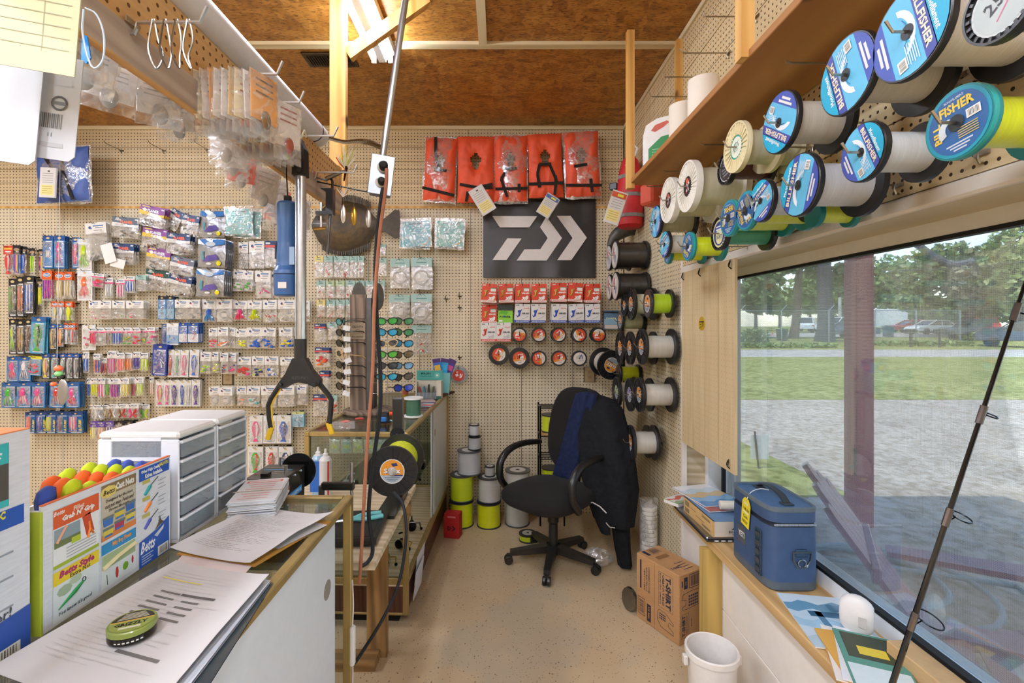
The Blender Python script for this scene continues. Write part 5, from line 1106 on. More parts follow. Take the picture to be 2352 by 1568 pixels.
# ---- life vests
def vest(x0, x1, y0, y1, tilt, col, lab, wrap, straps, hole=True, dep=.11):
    Yv = YB - dep; k = F/Yv; w, h = (x1-x0)/k, (y1-y0)/k; t = thing('life_vest', lab, 'life vest', P((x0+x1)/2, y0, Yv), 0, 'orange life vests on the back wall', (0, R(tilt), 0))
    nu, nv = 20, 28; rnd = random.Random(x0)
    def inh(u, v):
        a = (u-.5)/.13; b = (v-.37)/.125
        return hole and (a*a + b*b < 1 or (abs(u-.5) < .02 and .2 < v < .3))
    def fn(sg):
        def f(u, v):
            ex = min(u, 1-u, .18)/.18; ey = min(v, 1-v, .12)/.12; a = math.hypot((u-.5)/.13, (v-.37)/.125); eh = min(max(a-1, 0)/.9, 1) if hole else 1
            puff = (max(ex, .02)*max(ey, .02)*max(eh, .05))**.45; seam = 1 - .35*math.exp(-((v-.42)/.02)**2) - .3*(v > .45)*math.exp(-((u-.5)/.025)**2)
            cr = .006*math.sin(math.atan2(v-.37, u-.5)*13)*math.exp(-(a-1)**2/1.5) if hole else 0
            return ((u-.5)*w*(1 - .05*math.sin(v*math.pi)) , sg*(.034*puff*seam + cr) + .004*math.sin(u*17 + v*11), -v*h)
        return f
    m = MB()
    for sg in (-1, .6):
        g = fn(sg); vs = [g(i/nu, j/nv) for j in range(nv+1) for i in range(nu+1)]
        m.add(vs, [(j*(nu+1)+i, j*(nu+1)+i+1, (j+1)*(nu+1)+i+1, (j+1)*(nu+1)+i) for j in range(nv) for i in range(nu) if not inh((i+.5)/nu, (j+.5)/nv)], col)
    m.build('body', 'nylon', t, smooth=1.2)
    for p in straps:
        p = [(V(((a-.5)*w, -.042 - (.004 if q else 0), -b*h))) for q, (a, b) in enumerate(p)]
        m = MB(); wd = .011
        for a, b in zip(p, p[1:]):
            d = (b-a).normalized(); nn = V((-d.z, 0, d.x))*wd; m.prism([a-nn, b-nn, b+nn, a+nn], (0, .003, 0), '#2c2623')
        m.build('strap', 'cloth', t)
    hook((t.location.x, YB - .001, t.location.z - h*.1), (0, -1, 0), dep - .03, 'wire peg hook behind a life vest', 'hooks behind the life vests', '#5a4c38')
    if wrap: pouch_mesh(w*1.05, .01, -h*1.03, .05, x0).build('plastic_cover', 'pouch', t, smooth=True)
    return t
OR = '#e8552e'; H_ = [(0, .83), (1, .86)]
vest(978, 1052, 317, 462, 3, OR, 'orange life vest in clear plastic, first in the row', True, [[(0, .82), (1, .92)], [(.33, .02), (.36, .3), (.47, .5), (.35, .53)], [(.35, .53), (.72, .54)]])
vest(1050, 1136, 314, 466, 0, OR, 'orange life vest without plastic, second in the row, round neck hole', False, [[(.08, .74), (.55, .79), (.95, .74)], [(.6, .79), (.95, .79)], [(.25, 1.0), (.3, .85)]])
vest(1134, 1211, 312, 463, 0, OR, 'orange life vest in shiny clear plastic in the middle of the row', True, [[(.05, .83), (1, .82)], [(.3, .52), (.68, .52)], [(.4, .53), (.22, .68), (.4, .95)], [(.75, .75), (.75, .88)]])
vest(1210, 1290, 308, 454, -2, OR, 'orange life vest without plastic and with a hanging black cord, fourth in the row', False, [[(0, .8), (1, .8)], [(.3, .5), (.65, .5)], [(.6, .5), (.78, .75), (.72, .98)], [(.32, .5), (.25, .65), (.3, .86)], [(.76, .68), (.76, .86)]])
vest(1292, 1373, 303, 452, -3, OR, 'orange life vest in wrinkled plastic, last in the row', True, [[(0, .83), (1, .86)], [(.25, .55), (.62, .53)], [(.7, .75), (.72, .96)]])
vest(82, 205, 338, 465, -2, '#3f5a9c', 'blue life vest in clear plastic high at the far left of the back wall', True, [[(.15, .05), (.42, .45)], [(.55, .2), (.6, .5), (.75, .98)], [(.5, .45), (.6, .45)]], False, .2)['group'] = 'vests elsewhere'
def booklet(px, py, Yb, w, h, tilt, c2, lab, rot=None, n=6):
    t = thing('hang_tag', lab, 'tag', P(px, py, Yb), 0, None, rot or (0, R(tilt), 0))
    for k in range(n): MB().box(-w/2 + .001*k, w/2 + .001*k, -.004 + .0016*k, -.0028 + .0016*k, -h, 0, '#ece8e2' if k % 2 else '#d8d4ce').build('page', 'paper', t)
    m = MB(); y = -.0044; m.rect(0, -h*.75, w*.8, h*.34, '#ecd88c', y)
    for k in range(5): m.rect(0, -h*(.2 + .075*k), w*.7, h*.014, '#8c8880', y)
    for k in range(4): m.rect(0, -h*(.64 + .07*k), w*.66, h*.012, '#9c8a4c', y - .0003)
    if c2: m.rect(0, -h*.12, w*.96, h*.16, c2, y); m.rect(w*.1, -h*.12, w*.4, h*.08, '#e8d84a', y - .0003)
    else: m.rect(w*.05, -h*.12, w*.14, h*.05, '#3a3632', y)
    m.build('print', 'print', t); return t
booklet(1090, 432, YB - .2, .115, .215, -32, None, 'white paper booklet tag hanging below the second life vest')
booklet(1272, 450, YB - .2, .105, .17, 32, '#4a6ab0', 'paper booklet tag with a blue and yellow head below the fourth life vest')
booklet(112, 385, YB - .29, .115, .22, 3, None, 'white tag with a yellow block on the blue life vest')
# ---- braid line boxes
def jbox(px, py, style, n, tilt, lab, d0=None):
    d0 = d0 or .04 + .03*n; Yj = YB - d0; k = F/Yj; w, h = 34/k, 43/k; c = P(px, py, Yj)
    base = dict(red='#d9431f', white='#e9e6e0', wred='#e9e6e0', green='#2e3a33', blue='#5f7f9c')[style]
    root = MB().box(-w/2, w/2, -.012, .012, -h, -h*.16, base).box(-w/2, w/2, -.0125, -.0105, -h*.17, 0, base).build('line_box', 'print'); y = -.0128; m = MB()
    if style in ('red', 'white', 'wred'):
        jc, lo, tx = {'red': ('#c2a24a', '#efe6da', '#f8f4ee'), 'white': ('#1f4fb0', '#2d56b4', '#3a3a3c'), 'wred': ('#d8402c', '#d8503c', '#4a4a4c')}[style]
        m.text('DW', -w*.34, -h*.08, h*.07, '#f2eee6' if style == 'red' else '#44413e', y, bold=.06)
        m.tube([(w*a, y, -h*b) for a, b in ((-.06, .28), (-.2, .42), (-.24, .62), (-.34, .68), (-.42, .58))], [.001, w*.07, w*.06, w*.05, .001], jc, 4); m.ball((-w*.24, y, -h*.4), w*.1, jc, 8, 4, (1, .1, 1))
        m.text('-BRAID', w*.2, -h*.5, h*.09, tx, y - .0004, w=w*.52, bold=.05)
        if style != 'white': m.text('x8', w*.16, -h*.74, h*.26, '#faf6f0' if style == 'red' else '#c9c6c2', y - .0004, w=w*.5, bold=.06, shear=.25)
        else: m.tube([(-w*.05, y, -h*.8), (w*.2, y, -h*.74), (w*.4, y, -h*.62)], w*.012, '#8a8c90', 3)
        m.rect(0, -h*.93, w, h*.12, lo, y + .0002); m.text('MADE IN JAPAN', 0, -h*.93, h*.06, '#d8402c' if style == 'red' else '#f4f4f4', y - .0004, w=w*.84, bold=.04)
        m.rect(w*.26, -h*.32, w*.36, h*.16, '#ece8e0', y); m.rect(w*.26, -h*.23, w*.36, h*.03, '#2a8c6c' if style == 'red' else '#d8503c', y - .0003)
    elif style == 'green':
        m.rect(0, -h*.66, w, h*.66, '#8ccf3a', y); m.poly([(-w*.45, y-.0003, -h*.5), (-w*.2, y-.0003, -h*.3), (w*.2, y-.0003, -h*.38), (w*.1, y-.0003, -h*.55)], '#5fb82c'); m.text('POWER', 0, -h*.66, h*.12, '#203018', y - .0004, w=w*.75, bold=.05); m.rect(-w*.3, -h*.88, w*.25, h*.1, '#e8ecd8', y - .0004); m.ball((-w*.08, y, -h*.64), w*.07, '#28608c', 8, 4, (1, .1, 1))
    else:
        m.rect(0, -h*.1, w, h*.1, '#26282c', y); m.rect(0, -h*.6, w, h*.3, '#8fb4c8', y); m.text('POWER', 0, -h*.42, h*.1, '#d4e2b4', y - .0004, w=w*.7, bold=.05); m.rect(0, -h*.86, w*.9, h*.2, '#d8c8bc', y)
    m.build('print', 'print', root)
    tag(root, lab, 'line box', 'boxed braid line on the back wall'); root.location = c; root.rotation_euler = (0, R(tilt), 0)
    for j in range(1, n): dup(root, c + V((rng.uniform(-.003, .003), .027*j, rng.uniform(-.004, .002))), (0, R(tilt + rng.uniform(-4, 4)), 0))
    hook((c.x, YB - .001, c.z - .014), (0, -1, 0), d0 + .03, 'wire peg hook holding boxed line', 'hooks holding boxed line', '#4a453c', .014, .0024)
ORD = ('first', 'second', 'third', 'fourth', 'fifth', 'sixth', 'last')
for k, px in enumerate((1125, 1162, 1200, 1238, 1284, 1323, 1361)): jbox(px, 652 - (k in (4, 5))*2, 'red', 3 if k else 4, (3, -1, 0, 0, 0, 4, 0)[k], 'red braid line box, %s in the row under the banner' % ORD[k])
jbox(1124, 700, 'red', 1, 0, 'red braid line box starting the second box row'); jbox(1161, 699, 'green', 1, 1, 'green and black braid line box in the second box row')
for k, px in enumerate((1201, 1237, 1285, 1323, 1361)): jbox(px, 698, 'white', 3, (2, 1, 1, -2, 0)[k], 'white and blue braid line box, %s of five in the second box row' % ORD[k if k < 4 else 6])
jbox(1122, 741, 'wred', 2, 0, 'white box with a red hook logo, starting the third box row'); jbox(1157, 741, 'wred', 2, 1, 'white box with a red hook logo, beside the round spools')
jbox(1404, 713, 'blue', 2, 1, 'pale blue braid line box by the corner', .09)
# outlet on the back wall, and a second one behind the packets
for px, py, lab in ((1354, 860, 'tan wall outlet under the round braid spools'), (524, 866, 'dark outlet plate half hidden behind packets')):
    o = thing('wall_outlet', lab, 'outlet', P2(px, py, .001)); MB().box(-.047, .047, -.004, 0, -.062, .062, '#7d6d55' if px > 1000 else '#4a3d30').build('surround', 'plastic', o); MB().box(-.036, .036, -.009, -.004, -.057, .057, '#b9a27c', .002).build('plate', 'plastic', o)
    for s in (-1, 1):
        m = MB().lathe([(.016, 0), (.016, .002), (0, .002)], 14, '#b39b74', (0, -.009, s*.02), (0, -1, 0)); m.build('socket', 'plastic', o)
        MB().box(-.007, -.005, -.0118, -.011, s*.02 - .003, s*.02 + .006, '#3a3024').box(.005, .007, -.0118, -.011, s*.02 - .003, s*.02 + .006, '#3a3024').build('slot', 'plastic', o)
# ---- mounted flounder
Yf = YB - .06; kf = F/Yf; fl_ = thing('mounted_flounder', 'brown mounted flounder on the back wall behind the hanging grabber tool', 'mounted fish', P(790, 517, Yf))
OUT = [(-.60, -.10), (-.55, -.2), (-.46, -.32), (-.3, -.5), (-.05, -.6), (.2, -.56), (.42, -.42), (.58, -.2), (.66, -.09), (.66, .09), (.58, .2), (.42, .46), (.2, .6), (-.05, .66), (-.3, .58), (-.46, .42), (-.55, .22), (-.62, .02)]
sc = 120/kf; ring = [bez([(a*sc, 0, -b*sc*.82) for a, b in OUT] + [(OUT[0][0]*sc, 0, -OUT[0][1]*sc*.82)], 3)][0][:-1]
m = MB(); n = len(ring)
for k in range(6):
    a, b = 1 - k/6, 1 - (k+1)/6; fy = lambda t: -.05*(1 - t*t)
    m.add([(p.x*a, fy(a), p.z*a) for p in ring] + [(p.x*b, fy(b), p.z*b) for p in ring], [(i, (i+1) % n, n+(i+1) % n, n+i) for i in range(n)], ('#3c2f16', '#4a3818', '#55401a', '#5e481e', '#54401a', '#463618')[k])
m.build('body', 'fish', fl_, smooth=True)
MB().prism([(a*sc, -.006, b*sc) for a, b in ((.64, .07), (.78, .13), (.98, .30), (1.06, .28), (1.09, .02), (1.06, -.22), (.98, -.26), (.78, -.13), (.64, -.07))], (0, .012, 0), '#3e3018').build('tail_fin', 'fish', fl_)
for s, nm in ((1, 'dorsal_fin'), (-1, 'anal_fin')):
    m = MB()
    for k in range(26):
        t = -.42 + k*.036; e = .62*math.sqrt(max(0, 1 - (t/.72)**2)); m.prism([(t*sc, -.006, s*e*sc*.72), ((t+.034)*sc, -.006, s*e*sc*.72), ((t+.03)*sc, -.006, s*(e*.86 + .05)*sc), ((t+.006)*sc, -.006, s*(e*.86 + .04)*sc)], (0, .01, 0), ('#4a3c1c', '#362a12')[k % 2])
    m.build(nm, 'fish', fl_)
m = MB(); m.ball((-.42*sc, -.05, .1*sc), .014, '#2a2418', 8, 5); m.ball((-.40*sc, -.055, .22*sc), .014, '#2a2418', 8, 5); m.build('eye', 'gloss', fl_)
# ---- mounted bonito on the right wall and red rescue bag
bo = thing('mounted_bonito', 'small dark striped mounted fish on the corner of the right wall', 'mounted fish', P(1446, 538, 3.52)); m = MB()
pts = bez([(-.15, 0, -.09), (-.10, 0, -.01), (0, 0, .045), (.09, 0, .03), (.15, 0, -.03)], 4); m.tube(pts, [.012 + .045*math.sin(math.pi*(i+1)/(len(pts)+1)) for i in range(len(pts))], '#55524a', 10); m.build('body', 'fish', bo, smooth=True)
MB().prism([(.14, -.004, -.03), (.18, -.004, .02), (.17, -.004, -.03), (.19, -.004, -.10)], (0, .008, 0), '#4a463e').build('tail_fin', 'fish', bo); MB().prism([(.0, -.004, .08), (.04, -.004, .13), (.05, -.004, .08)], (0, .008, 0), '#4a463e').build('dorsal_fin', 'fish', bo)
rb = thing('rescue_bag', 'red throw bag with grey straps and a white clip behind the shelf end', 'bag', P(1447, 360, 3.32), R(-25))
m = MB(); nb = 14; m.lathe([(.03, 0), (.055, -.03), (.075, -.10), (.088, -.22), (.092, -.36), (.088, -.48), (.06, -.50)], nb, '#c8282c'); m.build('body', 'nylon', rb, smooth=True)
for zz, rr in ((-.15, .083), (-.28, .092), (-.42, .094)): MB().lathe([(rr, -.012), (rr + .003, -.012), (rr + .003, .012), (rr, .012)], nb, '#8c8886', (0, 0, zz)).build('strap', 'cloth', rb)
MB().tube([(.03, 0, .0), (.05, 0, .05), (.02, 0, .085), (-.005, 0, .05), (.0, 0, .0)], .008, '#e8e6e2', 6).build('clip', 'plastic', rb, smooth=True)
MB().box(-.14, -.085, -.02, .01, -.22, -.17, '#3a3a3c', .006).build('buckle', 'plastic', rb); MB().prism([(-.02, -.087, -.08), (.03, -.087, -.06), (.02, -.087, -.075), (.04, -.087, -.09), (-.01, -.087, -.115), (.01, -.087, -.095)], (0, .004, 0), '#e6dedc').build('logo', 'print', rb)
booklet(1425, 440, 3.12, .10, .22, 18, '#cf5a3a', 'thick booklet tag with an orange square on the red rescue bag')
ob = MB().box(-.06, .06, -.05, .05, 0, .12, '#d4553a', .012).build('foam_block', 'nylon', loc=P(1500, 472, 2.75), rot=(0, 0, .5)); tag(ob, 'orange wrapped package hung under the end of the pine shelf', 'package')
hook((XR - .001, 2.75, ob.location.z + .09), (-1, 0, 0), .13, 'wire hook through the orange package', 'hooks holding spools on the right wall', '#7d776b')
# ---- sunglasses rack on the far counter
CZ = .97
rk = thing('sunglasses_rack', 'weathered wood countertop rack for sunglasses with grey metal side panels', 'display rack', (-.80, 2.93, CZ + .001))
MB().lathe([(.005, 0), (.15, 0), (.155, .008), (.155, .018), (.14, .024), (.005, .024)], 30, '#574a40').build('base', 'barnwood', rk, smooth=True)
MB().box(-.098, .0, -.06, -.04, .024, .72, '#8a7868').build('front_board', 'barnwood', rk)
MB().box(.001, .03, -.058, .08, .024, .70, '#5e6266').build('side_panel', 'steel', rk); MB().box(-.098, .0, -.035, .08, .024, .70, '#4a4038').build('core', 'barnwood', rk)
MB().box(-.094, -.004, -.066, -.0602, .575, .70, '#5a4634').build('photo_panel', 'barnwood', rk)
m = MB(); m.box(-.094, -.004, -.0665, -.0602, .45, .55, '#9a8a74')
m.text('CALCUTTA', -.049, .525, .013, '#2c2620', -.0672, w=.066); m.text('POLARIZED', -.049, .465, .011, '#2c2620', -.0672, w=.07); m.tube(arc((-.049, -.067, .495), .014, .3, 2.8, 6), .0015, '#4a4034', 3); m.build('sign', 'print', rk)
for x, yy, c_ in ((-.05, -.045, '#4a4742'), (.058, .0, '#7c8084')):
    MB(Matrix.Translation((x, yy, .71)) @ Matrix.Rotation(R(0 if x < 0 else 50), 4, 'Z')).prism([(.042*math.cos(R(a)), 0, .085*math.sin(R(a)) + .0) for a in range(0, 360, 20)], (0, .008, 0), c_).build('crown_oval', 'steel', rk)
for x in (.035, .075, .115): MB().tube([(x, -.04 + x*.3, .024), (x, -.04 + x*.3, .62)], .002, '#b8bcc0', 5).build('wire', 'metal', rk)
for k in range(8): MB().tube([(.03, -.04, .12 + k*.066), (.18, .0, .12 + k*.066)], .0018, '#b8bcc0', 4).build('wire', 'metal', rk)
for x in (-.14, -.12): MB().tube([(x, -.03, .024), (x, -.03, .64)], .002, '#b8bcc0', 5).build('wire', 'metal', rk)
def shades(px, py, Yg, rz, frame, lens, lab, grp):
    t = thing('sunglasses', lab, 'sunglasses', P(px, py, Yg), 0, grp, (R(rng.uniform(-6, 6)), R(rng.uniform(-4, 4)), R(rz)))
    f = MB(); l = MB()
    for s in (-1, 1):
        o = [(s*.033 + .029*math.cos(R(a)) * (1.06 if math.sin(R(a)) > 0 else .9), -.006*(math.cos(R(a))*s) - .004, .0205*math.sin(R(a)) + (.003 if math.cos(R(a))*s > 0 else 0)) for a in range(0, 360, 24)]
        f.tube(o, .0035, frame, 5, closed=True); l.poly(o if s > 0 else o, lens); l.poly([(a, b + .002, c) for a, b, c in o][::-1], lens)
    f.tube([(-.008, -.006, .006), (0, -.009, .009), (.008, -.006, .006)], .0035, frame, 5); f.build('frame', 'gloss', t, smooth=True); l.build('lens', 'gloss', t)
    for s in (-1, 1): MB().tube([(s*.064, .0, .006), (s*.068, .03, .006), (s*.066, .10, .0), (s*.062, .13, -.02)], .0035, frame, 5).build('temple', 'gloss', t, smooth=True)
    return t
for k, (c1, c2, n1, n2) in enumerate((('#3fae4a', '#5a9c6c', 'green', 'green'), ('#36a8d8', '#3c8a5a', 'sky blue', 'green'), ('#3a3c40', '#2f9ccc', 'dark', 'sky blue'), ('#4fae3a', '#6a5a40', 'green', 'brown'), ('#454a50', '#7ab0d8', 'smoke', 'pale blue'), ('#38a8cc', '#4a4440', 'sky blue', 'brown'), ('#4a4a50', '#2a48c0', 'grey', 'deep blue'))):
    fr = '#d9b988' if k == 2 else '#1e1e20'; y = 738 + k*25.5
    if k < 6: shades(889, y, 2.86, 18, fr, c1, '%s lens sunglasses with %s frame, row %d of the inner rack column' % (n1, 'tan' if k == 2 else 'dark', k + 1), 'sunglasses on the rack')
    shades(926, y, 2.92, 30, '#232326', c2, '%s lens sunglasses, row %d of the outer rack column' % (n2, k + 1), 'sunglasses on the rack')
for k in range(7):
    tan = k == 3; shades(786, 739 + k*25, 2.84, -48, '#d9b988' if tan else '#1c1c1e', '#3c8a8c' if k == 0 else '#26261f', '%s sunglasses on the wood side of the rack, row %d' % ('tan-framed' if tan else 'black', k + 1), 'sunglasses on the rack')
    g = P(797, 748 + k*25, 2.78); tag(MB().box(-.02, .02, 0, .001, -.028, 0, '#e4e6e8').build('price_tag', 'paper', loc=g, rot=(0, R(rng.uniform(-25, 25)), 0)), 'small white price tag dangling from black sunglasses', 'tag', 'price tags on sunglasses')
# ================================================================ glass showcase counters and what stands on them
GO = '#b39a62'
def Pz(px, py, z): return P(px, py, (CAMZ - z)*F/(py - VY))
def showcase(loc, rz, L, lab, doors, wd=.525, z1=.97, z0=.235, zb=.063):
    t = thing('glass_counter', lab, 'counter', loc, rz); r = .013
    def bar(x0, x1, y0, y1, a, b): MB().box(x0, x1, y0, y1, a, b, GO, .003).build('rail', 'gold', t)
    for x0, x1 in ((-wd, -wd + 2*r), (-2*r, 0)):
        for y0, y1 in ((0, 2*r), (L - 2*r, L)): bar(x0, x1, y0, y1, zb, z1 - .02)
        bar(x0, x1, 0, L, z1 - .02, z1 + .002); bar(x0 + .001, x1 - .001, 2*r, L - 2*r, z0 - .02, z0 + .012)
    for y0, y1 in ((0, 2*r), (L - 2*r, L)): bar(-wd + 2*r, -2*r, y0, y1, z1 - .02, z1 + .002); bar(-wd + 2*r, -2*r, y0, y1, z0 - .02, z0 + .012); bar(-wd + 2*r, -2*r, y0, y1, zb, zb + .012)
    MB().box(-wd + .012, -.012, .012, L - .012, z1 - .007, z1 - .001, '#ffffff').build('glass_top', 'glass', t)
    for y in (.01, L - .016): MB().box(-wd + 2*r, -2*r, y, y + .005, z0, z1 - .02, '#ffffff').build('glass_end', 'glass', t)
    MB().box(-wd + .008, -wd + .013, 2*r, L - 2*r, z0, z1 - .02, '#ffffff').build('glass_front', 'glass', t)
    MB().box(-wd + 2*r, -2*r - .02, 2*r, L - 2*r, .585, .591, '#ffffff').build('glass_shelf', 'glass', t)
    MB().box(-wd + .006, -.006, .006, L - .006, z0 - .03, z0 - .001, '#d9cdb8').build('deck', 'plywood', t)
    m = MB(); m.box(-wd + .006, -.008, .006, .012, zb, z0 - .03).box(-wd + .006, -.008, L - .012, L - .006, zb, z0 - .03).box(-wd + .004, -wd + .01, .01, L - .01, zb, z0 - .03); m.box(-.03, -.012, .012, L - .012, zb, z0 - .03); m.build('skirt', 'walnut', t)
    MB().box(-wd + .05, -.06, .06, L - .06, 0, zb, '#1a1815').build('plinth', 'rubber', t)
    for k, (a, b, dx, hy) in enumerate(doors):
        MB().box(dx - .018, dx - .012, a, b, z0 + .012, z1 - .02, '#dfe3e8').build('sliding_door', 'paint', t)
        if hy is not None: MB().lathe([(.001, 0), (.026, 0), (.026, .001), (.001, .001)], 20, '#8c857c', (dx - .0125, hy, .785), (1, 0, 0)).build('finger_hole', 'plastic', t)
    return t
LA = 1.9
ca = showcase((-.46, 1.507 - LA, 0), 0, LA, 'gold-framed glass display counter with white sliding doors, papers on top', [(1.165, LA - .145, .003, LA - .205), (.3, 1.18, -.006, None)])
cb = showcase((-.452, 2.365, 0), R(-2.2), 1.40, 'gold-framed glass counter with reels inside, running to the back wall', [(.80, 1.35, .003, .83), (.75, 1.3, -.006, None)])
for o in list(ca.children):
    if o.name.startswith('plinth'): pass
# papers taped under the far counter, cords with light switches in the near one
for k, (px, py) in enumerate(((968, 1335), (958, 1362))): tag(MB().box(-.001, .001, -.09, .09, -.075, .075, '#dfe2ea').build('loose_paper', 'paper', loc=(-.435 + .004*k, 2.62 - .06*k, .15 + .05*(1-k)), rot=(0, R(6), R(-4))), 'white paper sheet tucked under the far counter rail', 'paper', 'papers under the far counter')
for k, (z, y) in enumerate(((.53, 1.455), (.33, 1.45))):
    t = thing('cord_switch', 'white inline light switch %s on a thin cord at the counter corner' % ('hanging higher', 'hanging lower')[k], 'switch', (-.448, y, z))
    MB().box(-.006, .008, -.011, .011, -.06, .06, '#e6e4de', .004).build('body', 'plastic', t); MB().tube(bez([(0, 0, .06), (.002, .004, .12), (0, 0, .2)], 5), .0022, '#d8d2cc', 5).build('cord', 'plastic', t)
# fishing reels and small tackle inside the far counter
def reel(x, y, z, rz, c1, c2, lab):
    t = thing('fishing_reel', lab, 'reel', (x, y, z), rz, 'reels inside the far counter')
    MB().lathe([(.0, 0), (.024, 0), (.026, .006), (.018, .01), (.018, .03), (.026, .034), (.022, .042), (0, .046)], 16, c1, (0, 0, .03), (0, -1, .1), ['#2a2a2c', c1, c1, c2, c2, c1, c1]).build('spool', 'metal', t, smooth=True)
    MB().ball((0, .02, .035), .024, c1, 10, 6, (.8, 1.1, .9)).build('body', 'gloss', t, smooth=True)
    MB().tube(bez([(0, .02, .055), (0, .01, .08), (0, -.01, .09), (0, -.03, .092)], 4), .005, c1, 6).build('foot', 'gloss', t)
    MB().tube(bez([(-.03, -.03, .03), (-.02, -.04, .062), (.02, -.04, .062), (.03, -.03, .03)], 4), .002, '#c8c8c4', 5).build('bail', 'metal', t)
    m = MB().tube([(.02, .02, .035), (.05, .02, .035), (.055, -.01, .012)], .004, c2, 6); m.ball((.058, -.012, .012), .009, '#222224', 8, 5); m.build('handle', 'metal', t)
RL = [(-.60, 2.52, 0, 'gold'), (-.72, 2.55, .8, 'black'), (-.86, 2.6, .3, 'silver'), (-.55, 2.72, -.5, 'black and gold'), (-.70, 2.82, 1.2, 'silver'), (-.54, 2.95, .2, 'black')]
RC = {'gold': ('#8a7440', '#c8a24a'), 'black': ('#1e1e20', '#3a3a3c'), 'silver': ('#9a9a98', '#c4c4c0'), 'black and gold': ('#1c1c1e', '#b8923c')}
for k, (x, y, a, c) in enumerate(RL):
    reel(x, y, .236, a, *RC[c], '%s spinning reel %s on the counter deck' % (c, ('by the end glass', 'beside the end glass', 'in the far front corner', 'midway along the sliding side', 'in the middle', 'closest to the sliding door')[k]))
    reel(x + .03, y + .05, .592, a + 1, *RC[RL[(k+2) % 6][3]], '%s spinning reel on the glass shelf, %s' % (RL[(k+2) % 6][3], ('first', 'second', 'third', 'fourth', 'fifth', 'last')[k] + ' from the end glass'))
for k in range(5):
    c = P(765 + k*27, 1008, 2.40); t = tag(pouch_mesh(.055, 0, -.075, .006, k).build('hook_packet', 'pouch', loc=(c.x, 2.42, .93 - .0)), 'small pale green hook packet hanging inside the end glass', 'packet', 'hook packets inside the far counter')
    q = MB().box(-.024, .024, -.001, .001, -.07, -.005, ('#b4c8a4', '#9cc4b0', '#c4d08c')[k % 3]); q.rect(0, -.04, .03, .02, '#c8d832', -.0015); q.build('card', 'print', t); hook((c.x, 2.4365, .93), (0, -1, 0), .012, 'tiny rod hook inside the end glass', 'hooks inside the far counter', '#b4b4b0', .002, .0012)
# things laid inside the near counter, seen through its top
for k, (px, py, w, h, c, lab) in enumerate(((660, 1160, .10, .05, '#c9b8b0', 'red and white lure card'), (690, 1165, .08, .05, '#7f9c9c', 'grey-green lure card'), (720, 1160, .12, .07, '#a4b4c4', 'pale blue lure bag'), (740, 1190, .09, .03, '#d8d0c0', 'cream lure pack'), (640, 1300, .14, .03, '#d4ccbc', 'white soft lure'))):
    p = Pz(px, py, .60); t = tag(MB().box(-w/2, w/2, -h/2, h/2, 0, .008, c, .002).build('lure_card', 'gloss', loc=(max(-.93, min(-.55, p.x)), min(p.y, 1.42), .592), rot=(0, 0, .4*k)), '%s on the glass shelf of the near counter' % lab, 'lure card')
# ---- sheets of paper
def sheet(name, lab, c, z, col, lines=0, curl=.0, lcol='#bab5af', mat='paper', bars_=(), cat='paper', title=None, thick=.0006):
    """c: four pixel corners (near-left, far-left, far-right, near-right) lying at height z"""
    q = [Pz(a, b, z) for a, b in c]; o = sum(q, V())/4
    def s(u, v, d=0):
        p = (q[0]*(1-u) + q[3]*u)*(1-v) + (q[1]*(1-u) + q[2]*u)*v - o
        return p + V((0, 0, d + curl*((2*abs(u-.5))**3*(.4 + .6*v) + .35*math.sin(u*5 + v*4 + 1)**2*(1 - abs(2*v-1)))))
    t = thing(name, lab, cat, o)
    m = MB(); m.grid(lambda u, v: s(u, v), 12, 12, col); m.grid(lambda u, v: s(u, v, -thick), 12, 12, col); m.build('sheet', mat, t, smooth=1.0)
    if lines or bars_:
        m = MB(); rnd = random.Random(len(lab))
        for k in range(lines):
            v = .9 - .78*k/lines; x1 = .1 + rnd.uniform(.35, .8)
            if rnd.random() < .12: continue
            for j in range(6):
                u0 = .1 + (x1-.1)*j/6; u1 = .1 + (x1-.1)*(j+.82)/6; m.add([s(u0, v, .0009), s(u1, v, .0009), s(u1, v + .0042, .0009), s(u0, v + .0042, .0009)], [(0, 1, 2, 3)], lcol)
        for u0, v0, u1, v1, cc in bars_:
            for j in range(8): 
                a, b = u0 + (u1-u0)*j/8, u0 + (u1-u0)*(j+1)/8; m.add([s(a, v0, .001), s(b, v0, .001), s(b, v1, .001), s(a, v1, .001)], [(0, 1, 2, 3)], cc)
        m.build('print', 'print', t)
    return t
sheet('magazine', 'dark glossy magazine under the near papers on the counter', [(60, 1640), (440, 1315), (628, 1338), (400, 1700)], .9735, '#3a4448', 0, 0, mat='gloss', cat='magazine', thick=.002)
sheet('magazine', 'white-edged catalog under the near papers on the counter', [(20, 1610), (440, 1305), (622, 1332), (360, 1670)], .980, '#c9ced4', 0, .0, mat='gloss', cat='magazine', thick=.005)
gb = [(.26 + .0*k + i*.25, .50 + .05*k, .44 + i*.22, .515 + .05*k, '#6d6862') for k in range(5) for i in range(2)]
sheet('paper_sheet', 'large printed form with grey bars, under the round tin', [(-30, 1540), (405, 1292), (618, 1324), (330, 1660)], .9875, '#c6c1bc', 26, .006, bars_=gb + [(.12, .82, .5, .828, '#e8d84a'), (.45, .7, .75, .72, '#5c5854'), (.5, .25, .8, .27, '#6c6864')])
sheet('envelope', 'manila envelope under the handwritten letter', [(405, 1272), (560, 1172), (762, 1196), (585, 1300)], .974, '#d9a24a', 0, .0, cat='envelope', thick=.002)
sheet('paper_sheet', 'white form peeking out below the manila envelope', [(395, 1300), (430, 1262), (600, 1275), (555, 1325)], .9725, '#dcc9c0', 6)
